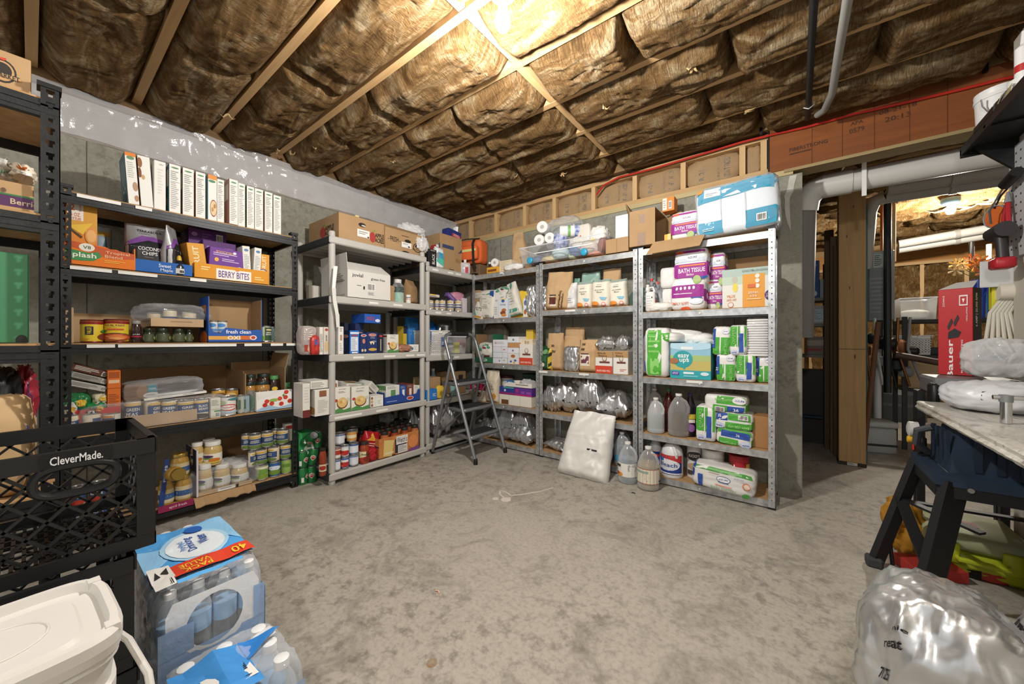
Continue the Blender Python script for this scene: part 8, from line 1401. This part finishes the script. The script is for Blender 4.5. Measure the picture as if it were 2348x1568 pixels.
def pail(label, x, y, z, r, h, c='#dcdbd8', band=None):
    t = T('paint_pail', label, 'pail', (x, y, z)); M().lathe([(0, 0), (r * .92, 0), (r, h * .8), (r * 1.05, h * .8), (r * 1.05, h * .87), (r, h * .88), (r * 1.04, h * .93), (r * 1.04, h), (0, h)], mat(c, .4), 26).build('pail_body', t)
    if band: prints(band, cmap(r * .985, .02, h * .75, PI), t, 9)
    M().tube([(r * math.cos(a), r * 1.05 * math.sin(a) * .2 - r, h * .75 - .08 * math.sin(a)) for a in [PI * i / 8 for i in range(9)]], .003, TIN, 6).build('handle', t)
pail('large white paint pail on the far end of the black wall shelf', .765, 2.74, 2.031, .075, .2); pail('smaller paint pail with picture label in front of the large one', .775, 2.50, 2.031, .055, .12, band=[('r', .3, .1, .9, .9, '#6f7a5a'), ('e', .6, .55, .15, .2, '#3a7ab5')])
for i, (x, y, z, c) in enumerate(((.76, 2.5, 2.152, '#e2e0dd'), (.80, 2.44, 2.152, '#b59a7a'))):
    t = T('caulk_tube', ['white and red sealant tube with pointed nozzle on the smaller pail', 'tan sealant tube behind the white one'][i], 'tube', (x, y, z)); M().lathe([(.024, 0), (.024, .13), (.01, .145), (.006, .2), (0, .2)], mat(c, .4), 14).build('tube_body', t); M().lathe([(.0245, .03), (.0245, .06)], mat('#b5302f', .4), 14, Matrix()).build('red_band', t)
g = M(); rr = random.Random(9)
t = T('tool_bits', 'black tray of drill bits fixed along the black wall shelf edge', 'tool tray', (.69, 2.56, 2.031)); M().rbox(-.02, .03, -.10, .12, 0, .03, .004, BLACK).build('tray', t, 0)
for i in range(9): M().lathe([(.005, 0), (.005, .05 + .03 * rr.random()), (0, .09)], mat(('#c9b88a', '#8a8c8e', '#1d1d1f')[i % 3], .35, .7), 8, Matrix.Translation((.005, -.09 + i * .024, .02)) @ Matrix.Rotation(.3, 4, 'Y')).build('drill_bit', t)
def hung(name, label, y, z, build):
    t = T(name, label, 'tool', (PX - .004, y, z)); build(t); return t
def b_pl(t):
    for s_ in (-1, 1): M().tube([(-.015, 0, 0), (-.02, s_ * .02, -.06), (-.02, s_ * .032, -.15)], .009, mat('#a5202a', .4), 8).build('handle', t)
    M().tube([(-.015, 0, 0), (-.015, 0, .05)], [.014, .005], MET, 8).build('jaw', t)
hung('pliers', 'red-handled pliers hanging on the grey tool panel', 2.80, 1.72, b_pl)
def b_dr(t):
    M().tube([(-.05, .03, .03), (-.05, -.10, .03)], .035, mat('#2a2628', .45), 12).build('motor_housing', t); M().tube([(-.05, -.05, .01), (-.05, -.07, -.10)], .02, mat('#2a2628', .45), 10).build('handle', t); M().rbox(-.085, -.02, -.115, -.03, -.15, -.10, .008, mat('#a5202a', .4)).build('battery', t, 50); M().tube([(-.05, .03, .03), (-.05, .08, .03)], [.026, .012], BLACK, 12).build('chuck', t)
hung('power_drill', 'black and red power drill hanging on the lower panel', 2.80, 1.55, b_dr)
def b_bk(t): M().tube([(-.03, .0, 0), (-.03, -.12, .02)], .022, BLACK, 10).build('tool_body', t); M().tube([(-.03, 0, 0), (-.06, .06, -.10), (-.05, .08, -.16)], .004, mat('#555', .5), 6).build('wire', t)
hung('black_tool', 'black cylindrical tool clipped to the top of the tool panel', 2.78, 1.80, b_bk)
t = T('work_lamp', 'silver hanging work lamp with orange inside at the panel edge', 'lamp', onY(2280, 497, 2.90)); m = Matrix.Rotation(.45, 4, 'Z') @ Matrix.Rotation(PI / 2, 4, 'Y')
M().lathe([(0, .1), (.03, .10), (.05, .06), (.055, 0), (.052, 0), (.046, .055), (0, .08)], mat('#a9b3ba', .35, .3), 20, m).build('lamp_shell', t); M().lathe([(.05, .004), (.044, .05), (0, .075)], mat('#c9642a', .5), 20, m).build('orange_reflector', t); M().tube([(0, 0, .04), (.02, 0, .1), (.06, .0, .16)], .004, BLACK, 6).build('lamp_cord', t)
carton(SP(.80, 2.87, 1.33, .12, .13), .01, '#c9cbca', 'pale grey plastic plate hanging below the tool panel', 'plastic_plate', 'plate')
carton(SP(.81, 2.90, 1.22, .05, .14), .04, '#c9c436', 'yellow level hanging at the right picture edge', 'yellow_level', 'tool')
t = T('cord_spool', 'white spool and looped pale rope hanging at the right picture edge', 'rope', onY(2325, 668, 2.88)); M().lathe([(.0, -.05), (.04, -.05), (.04, .05), (0, .05)], mat('#d5cfc0', .7), 16, Matrix.Rotation(PI / 2, 4, 'Y')).build('spool', t)
for i in range(6): M().tube([(-.02 + .01 * i, 0, 0), (-.07 + .012 * i, .01, -.10), (-.09 + .02 * i, -.01, -.25), (-.02 + .015 * i, 0, -.36 + .03 * (i % 3)), (.03, .0, -.2)], .0075, mat('#c9c5b8', .75), 8).build('rope_loop', t)
# under the bench
LIME = mat('#b3bd2c', .4); t = T('tool_case', 'lime green plastic tool case on the floor under the saw stand', 'tool case', (.66, 2.72, .001), 0)
M().rbox(-.16, .16, -.16, .16, 0, .11, .02, LIME).build('case_base', t, 50); M().rbox(-.165, .165, -.165, .165, .112, .19, .02, mat('#aab08a', .5)).build('case_lid', t, 50)
for x in (-.09, .09): M().rbox(x - .03, x + .03, -.18, -.16, .06, .15, .006, LIME).build('latch', t, 50)
M().tube([(-.07, -.16, .09), (-.07, -.2, .09), (.07, -.2, .09), (.07, -.16, .09)], .012, LIME, 8).build('handle', t); prints([('r', .2, .4, .6, .6, '#a5605a')], lambda a, b, e: (-.16 + .32 * a, -.16 + .32 * b, .1905 + e), t)
o = block(SP(.49, 2.62, .001, .13, .27), .12, mat('#c08a2a', .8, 0, '#a5741f', 12), 'yellow leather work glove bunched beside the saw stand leg', 'work_glove', 'glove', k=2.6, amp=.025, seed=75, n=14, tilt=(0, -.2, .3))
carton(SP(.52, 2.45, .001, .2, .05), .12, '#a5302a', 'red tool box lying under the saw stand brace', 'small_tool_box', 'box', tilt=(0, 0, .4))
block(SP(.68, 2.56, .001, .16, .05), .08, mat('#b5382c', .4), 'red and black grinder lying in front of the lime case', 'grinder', 'tool', [('r', 0, 0, .4, 1, '#1c1c1e')], k=4, seed=76)
# silver bags at the right foreground
FB = mylar('#cfd1d2', 6, .32, .85)
def marked(s, d, label, seed, pr, lp):
    g = soft(s.w, d, s.h, FB, 3.2, 36, .022, 6, seed); o = tag(softbuild(g, 'foil_bag'), label, 'bag'); at(o, s)
    prints(pr, g.front, o, 12); prints(lp, g.left, o, 12, 'side_writing'); return o
marked(SP(.235, 1.08, .001, .26, .52, -.2), .26, 'tall silver foil bag with black handwriting nearest the stand leg', 81, [('t', '7/25', .10, .70, .12, .06, INK), ('t', 'reat', .18, .86, .17, .045, INK), ('t', 'nie', .24, .95, .1, .03, INK)], [('r', .1, .2, .101, .201, INK)])
marked(SP(.49, 1.12, .001, .31, .53, -.3), .28, 'second silver foil bag with looping marker lines at the right edge', 84, [('p', [(.2, .6), (.24, .62), (.3, .85), (.27, .84)], INK), ('p', [(.27, .84), (.3, .85), (.5, .9), (.5, .885)], INK), ('p', [(.5, .9), (.5, .885), (.68, .74), (.7, .76)], INK)], [('t', 'nre', .5, .85, .3, .07, INK)])
# ================================================================== the back room
Y9 = 7.6
struct(M().box(-2, 5.2, Y9, Y9 + .1, 0, 2.8, mat('#a9895c', .9)).build('wall_far', smooth=0)); struct(M().box(3.6, 3.7, YB + .3, Y9, 0, 2.8, mat('#8a7a62', .9)).build('wall_side', smooth=0)); struct(M().box(-1.3, -1.2, YB + .26, Y9, 0, 2.8, mat('#6f6557', .9)).build('wall_inner', smooth=0))
tf = struct(M().box(-2, 5, Y9 - .06, Y9, 2.17, 2.37, wood('#b5803f', '#99662c', 0)).build('trim_2', smooth=0)); M().box(-2, 5, Y9 - .1, Y9, 2.125, 2.165, PINE).build('top_plate', tf, 0)
for i in range(11):
    x = .22 + i * .4; M().box(x - .02, x + .02, Y9 - .1, Y9, 0, 2.12, PINEZ).build('stud', tf, 0)
    if i < 10: o = softbuild(soft(.36, .12, 2.1, BATT2, 9, 16, .02, 12, 90 + i), 'insulation_batt', tf); o.location = (x + .2, Y9 - .11, .01)
d2 = struct(M().box(-1.3, 3.7, YB + .25, Y9, 2.80, 2.84, wood('#8a6f4b', '#76603f', 0)).build('ceiling_2', smooth=0))
_deck = deck; deck = d2; y = YB + .3
while y < Y9 - .2:
    x = -.6
    while x < 3.3:
        l = rb.uniform(.5, 1.1); batt(x, x + l, y + .03, y + .40, 2.60, rb.uniform(.05, .12), rb.random() * 50, BATT2, .03, 1.8); x += l
    M().box(-1.2, 3.6, y - .01, y + .03, 2.57, 2.8, PINE).build('joist', d2, 0); y += .43
deck = _deck
for i in range(16):
    p = Vector((rb.uniform(.5, 2.2), rb.uniform(4.6, 6.8), 2.52)); g = M()
    for j in range(2): a = rb.uniform(0, 6.3); L = rb.uniform(.1, .25); g.tube([p + Vector((math.cos(a) * L * t_, math.sin(a) * L * t_, -.05 * math.sin(t_ * 3) + .03 * vn(t_ * 3, i, j))) for t_ in (0, .3, .6, 1)], [.03, .028, .02, .004], TUFT, 6, flat=.4)
    g.build('wool_tuft', d2)
PVC = mat('#c9c7c0', .35); PVC2 = mat('#a9a69e', .4)
t = T('drain_pipe', 'large white drain pipe with elbow running just behind the orange beam', 'pipe', (0, 0, 0)); a = onY(1885, 428, 3.52); b = onY(2348, 341, 3.52); b = b + (b - a) * .3
M().tube([a, b], .075, PVC, 22).build('pipe_run', t); q = a + (b - a).normalized() * .16; M().tube([a + (b - a).normalized() * .0, q], .083, PVC, 22).build('coupling', t)
M().tube([a + Vector((.02, 0, 0)), a + Vector((-.04, .01, -.01)), a + Vector((-.085, .03, -.06)), a + Vector((-.10, .05, -.14))], .083, PVC, 20).build('elbow', t); M().tube([a + Vector((-.10, .05, -.12)), a + Vector((-.115, .12, -1.1))], .072, mat('#77746e', .5), 18).build('down_pipe', t)
x = onY(1981, 400, 3.44).x; M().box(x - .012, x + .012, 3.43, 3.435, 2.05, 2.5, WHITE).build('hanger_strap', t, 0)
for i, (u0, v0, u1, v1, Y, r, l) in enumerate(((2035, 432, 2330, 385, 4.3, .055, 'upper grey vent pipe crossing the back room ceiling'), (2030, 452, 2330, 405, 4.5, .055, 'lower grey vent pipe crossing the back room ceiling'), (2060, 560, 2320, 515, 6.8, .05, 'upper white pipe along the far wall of the back room'), (2060, 572, 2320, 530, 6.9, .05, 'lower white pipe along the far wall of the back room'))):
    t = T('vent_pipe', l, 'pipe', (0, 0, 0)); a, b = onY(u0, v0, Y), onY(u1, v1, Y); b = b + (b - a) * .5; M().tube([a, b], r, PVC2 if i < 2 else PVC, 16).build('pipe_run', t)
    if i == 1: M().tube([a, a + Vector((-.07, .02, -.02)), a + Vector((-.10, .04, -.1)), a + Vector((-.1, .3, -.55))], r, PVC2, 16).build('elbow', t)
    for k in (.35, .7): q = a + (b - a) * k; M().tube([q, q + (b - a).normalized() * .04], r * 1.12, PVC2, 16).build('coupling', t)
PX_ = .40; PY_ = 4.33; t = T('wood_post', 'rough built-up timber post standing in the opening to the back room', 'post', (PX_, PY_, 0)); M().box(-.085, .085, -.08, .08, .02, 2.45, wood('#b3905f', '#9a784b', 2)).build('post_shaft', t, 0); M().box(-.09, .09, -.085, .085, 0, .03, mat('#3a3126', .9)).build('base_plate', t, 0); prints([('r', .3, .0, .7, 1, '#c9c4b8'), ('l', .32, .2, .68, .8, 2, '#444')], lambda s_, t_, e: (-.08 + s_ * .16, -.086 - e, .004 + t_ * .025), t)
prints([('e', .6, .38, .03, .008, '#4a2f1a'), ('e', .4, .62, .02, .006, '#4a2f1a'), ('e', .3, .8, .02, .006, '#4a2f1a'), ('e', .55, .9, .015, .005, '#3a2415'), ('r', 0, .405, 1, .407, '#5a3f24')], lambda s_, t_, e: (-.085 + s_ * .17, -.08 - e, t_ * 2.45), t, name='knot')['kind'] = 'stuff'
for i, (u, w_, Y, c) in enumerate(((1901, 20, 4.75, '#5f4a30'), (1915, 16, 4.6, '#6b5436'), (1923, 10, 4.5, '#5a452c'))):
    a = onY(u, 700, Y); o = tag(M().box(a.x - .035, a.x + .035, Y, Y + .04, 0, 2.15 - .1 * i, wood(c, '#4a3822', 2)).build('wood_stud', smooth=0), 'dark upright timber stud behind the post, %s from the concrete wall end' % ('first', 'second', 'third')[i], 'timber')
tag(M().box(.50, .515, 4.42, 5.9, 0, 2.25, mat('#3f5f60', .7)).build('plywood_panel', smooth=0), 'blue-green edged plywood panel seen edge-on behind the timber post', 'panel')
CU = mat('#8a5a3a', .35, .7); GY = mat('#8d8f90', .5)
a = onY(1990, 570, 5.2); b = onY(2052, 570, 5.2); t = T('boiler', 'grey wall-hung boiler cabinet with small label behind the black vent pipe', 'boiler', ((a.x + b.x) / 2, 5.2, 1.27)); w_ = b.x - a.x; M().rbox(-w_ / 2, w_ / 2, 0, .3, 0, .70, .01, GY).build('cabinet', t, 0); M().box(-w_ / 2 + .01, w_ * .2, -.004, 0, .02, .66, mat('#737577', .5)).build('door_panel', t, 0)
prints([('r', .2, .76, .6, .96, '#a5a7a6'), ('l', .24, .78, .56, .94, 6, '#444'), ('l', .08, .08, .72, .62, 9, '#8a8c8e')], lambda s_, t_, e: (-w_ / 2 + s_ * w_, -.005 - e, t_ * .7), t); M().bar((0, .1, 0), (0, .1, -1.27), .05, .05, LEGM).build('support', t, 0)
def vtube(u, v0, v1, Y, r, m, name, label, cat='pipe', u2=None):
    a, b = onY(u, v0, Y), onY(u2 or u, v1, Y); b.z = max(b.z, .0); return tag(M().tube([a, b], r, m, 12).build(name), label, cat)
vtube(2035, 430, 900, 4.9, .028, BLACK, 'black_pipe', 'black vertical pipe in front of the grey boiler')
for i, (u, v0, v1, Y, m, l) in enumerate(((1979, 640, 900, 4.38, CU, 'copper pipe running down beside the teal panel edge'), (2050, 466, 600, 5.3, PINEZ, 'thin pale vertical strip right of the black pipe'), (1987, 480, 600, 5.5, CU, 'copper riser left of the grey vent pipe'), (2022, 470, 575, 5.5, CU, 'copper riser right of the grey vent pipe'))): vtube(u, v0, v1, Y, .014, m, 'copper_pipe', l)
vtube(2014, 738, 1032, 4.36, .018, mat('#5a3a24', .6), 'leaning_pipe', 'rusty brown pipe leaning from the boiler to the floor', u2=1981); vtube(2012, 800, 1000, 5.2, .03, PVC, 'white_pipe', 'white upright pipe standing before the dark tank')
t = T('pipe_manifold', 'dark cluster of boiler pumps and valves beside the copper pipes', 'pump', onY(2030, 800, 5.0)); DG = mat('#1c2422', .5, .3)
for i, (x, z, r, l) in enumerate(((-.08, .1, .05, .1), (.02, .05, .06, .12), (.1, .02, .05, .14), (-.04, -.12, .05, .1), (.08, -.15, .06, .12), (.18, -.02, .045, .12), (-.12, -.02, .035, .1), (.16, -.22, .05, .1))): M().lathe([(r * .7, -l / 2), (r, -l / 3), (r, l / 3), (r * .6, l / 2), (0, l / 2)], (DG, BLACK, CU, GY)[i % 4], 14, Matrix.Translation((x, .02 * i, z)) @ Matrix.Rotation(PI / 2 * (i % 2), 4, 'Y')).build('pump', t)
for i in range(5): M().tube([(-.15 + .08 * i, .03, .3), (-.13 + .07 * i, .0, .0), (-.1 + .09 * i, .05, -.35)], .011, (CU, PVC, BLACK, CU, GY)[i], 8).build('feed_pipe', t)
M().lathe([(.03, 0), (.03, .28), (.0, .3)], mat('#4a3428', .5), 12, Matrix.Translation((.05, -.1, -.05)) @ Matrix.Rotation(1.8, 4, 'Y')).build('wrench', t)
p = onZ(2065, 968, 0); t = T('water_tank', 'low dark round tank on the back room floor', 'tank', (p.x, p.y + .25, 0)); M().lathe([(0, .001), (.27, .001), (.29, .1), (.29, .36), (.24, .42), (0, .44)], mat('#3f4244', .35), 30).build('tank_body', t); M().lathe([(.292, .2), (.295, .22), (.292, .24)], mat('#4c4f51', .35), 30).build('band', t)
p = onZ(2002, 1040, 0); t = T('cooler_box', 'grey lidded cooler box on the floor beside the post', 'cooler', (p.x, p.y + .12, .001), .3); M().rbox(-.15, .15, -.1, .1, 0, .24, .015, mat('#9a9c98', .5)).build('cooler_body', t, 50); M().rbox(-.16, .16, -.11, .11, .242, .30, .015, mat('#a9aba6', .5)).build('lid', t, 50); M().box(-.151, .151, -.104, -.1, .07, .09, BLACK).build('strap', t, 0); M().lathe([(.05, -.015), (.05, .015), (.03, .015), (.03, -.015)], BLACK, 16, Matrix.Translation((-.17, -.1, .05)) @ Matrix.Rotation(PI / 2, 4, 'X')).build('wheel', t)
# back shelves
SHF = mat('#2b2a28', .6); t = T('back_shelving', 'dark steel storage rack in the back room under the insulated wall', 'shelving unit', (0, 0, 0))
for z in (.60, .93, 1.27): M().box(.86, 2.0, 5.2, 5.65, z - .03, z, SHF).build('shelf', t, 0)
for x in (.87, 1.98):
    for y in (5.21, 5.63): M().bar((x, y, 0), (x, y, 1.3), .035, .035, SHF).build('post', t, 0)
s = SB(2064, 2150, 683, 1.27, 5.25); bin_(s, .35, 'translucent white storage bin on the back room rack', clear((.9, .9, .88), .3, .2, .5, 'milky_plastic')); block(SP(s.loc.x, 5.3, 1.275, s.w * .8, .1), .25, mat('#c9c6c0', .6), 'white bag inside the translucent storage bin', 'plastic_bag', 'bag', k=3, seed=3)
s = SB(2062, 2133, 770, .93, 5.22); basket(s, .25, 'white perforated basket on the middle level of the back rack')
carton(SB(2082, 2156, 828, .60, 5.24), .3, wood('#c2a57a', '#b0926a', 0), 'pale wooden drawer box on the lowest back rack level', 'wooden_box', 'box'); carton(SP(1.12, 5.3, .931, .14, .07), .1, '#2c2c2e', 'small dark case beside the white back room basket', 'small_case', 'case')
def bpail(u0, u1, v, c, l, Y):
    s = SB(u0, u1, v, 1.271, Y); r = s.w * s.c / 2; t = T('plastic_bucket', l, 'bucket', inward(s, r)); M().lathe([(0, 0), (r * .8, 0), (r * .97, s.h * .9), (r * 1.06, s.h * .9), (r * 1.06, s.h), (r * .95, s.h), (r * .8, .01), (0, .01)], mat(c, .35), 26).build('bucket_body', t); M().tube([(r * math.cos(a), -r * .9, s.h * .9 - .12 * math.sin(a)) for a in [PI * i / 8 for i in range(9)]], .006, mat(c, .4), 6).build('handle', t); return t, r, s.h
bpail(2230, 2268, 640, '#2446b5', 'royal blue plastic bucket on the back rack', 5.22); fb, r, hh = bpail(2264, 2335, 622, '#2f78a8', 'lighter blue plastic bucket holding dried flowers on the back rack', 5.3)
t = T('flower_bunch', 'bunch of yellow and orange artificial flowers above the blue buckets', 'flowers', fb.location + Vector((-.05, 0, hh)))
rf = random.Random(2)
for i in range(16):
    p = Vector((rf.uniform(-.22, .16), rf.uniform(-.1, .1), rf.uniform(.0, .16))); c = ('#e0a03a', '#e8c06a', '#d97a4a', '#f0d9a0')[i % 4]; g = M()
    for k in range(7): a = k * .9; g.add([p, p + Vector((.05 * math.cos(a) - .012 * math.sin(a), -.01, .05 * math.sin(a) + .012 * math.cos(a))), p + Vector((.06 * math.cos(a), -.02, .06 * math.sin(a))), p + Vector((.05 * math.cos(a) + .012 * math.sin(a), -.01, .05 * math.sin(a) - .012 * math.cos(a)))], [(0, 1, 2, 3)], mat(c, .7))
    g.build('flower', t, 0); M().tube([p, (0, 0, -.1)], .003, mat('#4f6a3a', .8), 5).build('stem', t)
for i, (u, v, Y) in enumerate(((2228, 555, 6.0), (2268, 560, 6.1))): vtube(u, v, v + 45, Y, .02, CHROME if i == 0 else WHITE, 'ceiling_rod', ('chrome', 'white')[i] + ' rod hanging from the back room ceiling')
# dark corner behind the concrete wall end
t = T('side_shelving', 'dim wooden shelves behind the concrete wall end', 'shelving unit', (0, 0, 0))
for z in (.92, 1.243, 1.51): M().box(-.5, .30, 4.95, 5.3, z - .03, z, mat('#8d8a84', .7)).build('shelf', t, 0)
for x in (-.48, .28): M().bar((x, 5.28, 0), (x, 5.28, 1.9), .04, .04, mat('#5a4a34', .8)).build('post', t, 0)
carton(SB(1853, 1879, 598, 1.51, 4.97), .2, '#2f5a98', 'tall blue box on the dim shelf behind the concrete wall', 'blue_box', 'box', [('e', .5, .12, .3, .08, '#dfe4ea'), ('l', .2, .6, .8, .9, 4, '#8fa9d0')]); carton(SB(1880, 1894, 640, 1.51, 4.98), .2, '#a9b0b8', 'pale grey bin beside the tall blue box', 'small_bin', 'box')
carton(SB(1850, 1893, 701, 1.243, 4.97), .25, '#b9bdc0', 'translucent bin with pale blue papers on the dim middle shelf', 'paper_bin', 'storage bin', [('r', .15, .1, .9, .8, '#c9dde6'), ('l', .2, .2, .8, .7, 5, '#8fb0c2')]); carton(SB(1850, 1893, 772, .92, 4.97), .2, '#8a8078', 'stack of papers and magazines on the lowest dim shelf', 'paper_stack', 'papers', [('r', 0, .5, 1, .8, '#b5a99c'), ('r', 0, .2, .8, .35, '#a54a42')])
carton(SP(.09, 4.96, 0, .42, .76), .2, '#35322e', 'dark grey cabinet beneath the dim shelves', 'cabinet', 'cabinet')
p = onZ(1872, 1000, 0); o = carton(SP(p.x + .04, p.y, .12, .22, .42), .03, '#77746c', 'leaning grey board with punched edge behind the concrete wall end', 'leaning_board', 'board', [('l', .05, .05, .95, .95, 8, '#55524c')], tilt=(-.2, .45, 0))
t = T('kick_stool', 'small dark blue stool frame in the dim corner', 'stool', (p.x - .02, p.y - .3, 0))
for x, y in ((-.1, -.08), (.1, -.08), (-.1, .08), (.1, .08)): M().bar((x * 1.2, y * 1.2, 0), (x, y, .26), .03, .02, mat('#1f2f3f', .5)).build('leg', t, 0)
M().rbox(-.13, .13, -.11, .11, .26, .29, .008, mat('#26384a', .5)).build('seat', t, 0)
carton(SP(p.x + .20, p.y + .1, .001, .16, .2), .14, '#3a3440', 'dark picture box on the floor by the stool frame', 'picture_box', 'box', [('r', .1, .2, .9, .8, '#8a7f86')])
b2 = T('ceiling_bulb', 'bare glowing bulb hanging below the back room ceiling', 'light bulb', (1.27, 5.67, 2.40)); M().lathe([(.02, .04), (.06, .055), (.07, .08), (.07, .11), (0, .11)], mat('#5f7f96', .5), 16).build('socket', b2); M().lathe([(0, -.05), (.025, -.045), (.036, -.02), (.036, 0), (.02, .04)], emis('#fff3dd', 60), 16).build('bulb', b2); lamp('bulb_light', (0, 0, -.10), 75, (1, .93, .82), .04, b2)
# ================================================================== groups of repeats
def spot(p):
    if p.y > 3.4: return 'in the back room'
    if p.x < -2.6 and p.y < 1.25: return 'on the black shelving'
    if p.x < -2.6: return 'on the grey shelving' if p.y < 2.24 else 'in the room corner'
    if p.y > 2.5 and p.x < 0: return 'on the galvanised shelving'
    return 'on the right side' if p.x > 0 else 'in the left foreground'
REP = 'cereal_box food_can glass_jar soda_can foil_bag diaper_pack tissue_pack pasta_box toilet_roll flour_bag gallon_jug snack_box small_box paper_bag baking_box snack_packet packet food_tub'.split()
WHOLE = {'folding_crate': 'black folding crates', 'water_pack': 'packs of bottled water', 'galvanised_shelving': 'galvanised shelving units', 'plastic_shelving': 'grey plastic shelving units', 'steel_shelving': 'black steel shelving units', 'square_bucket': 'white square buckets', 'wood_stud': 'dark upright studs', 'copper_pipe': 'copper pipes', 'vent_pipe': 'vent pipes in the back room'}
for o in [o for o in COL.objects if o.parent is None and o.get('label') and not o.get('group')]:
    n = o.name.split('.')[0]
    if n in WHOLE: o['group'] = WHOLE[n]
    elif n in REP: o['group'] = n.replace('_', ' ').replace('box', 'boxe') + 's ' + spot(o.location)
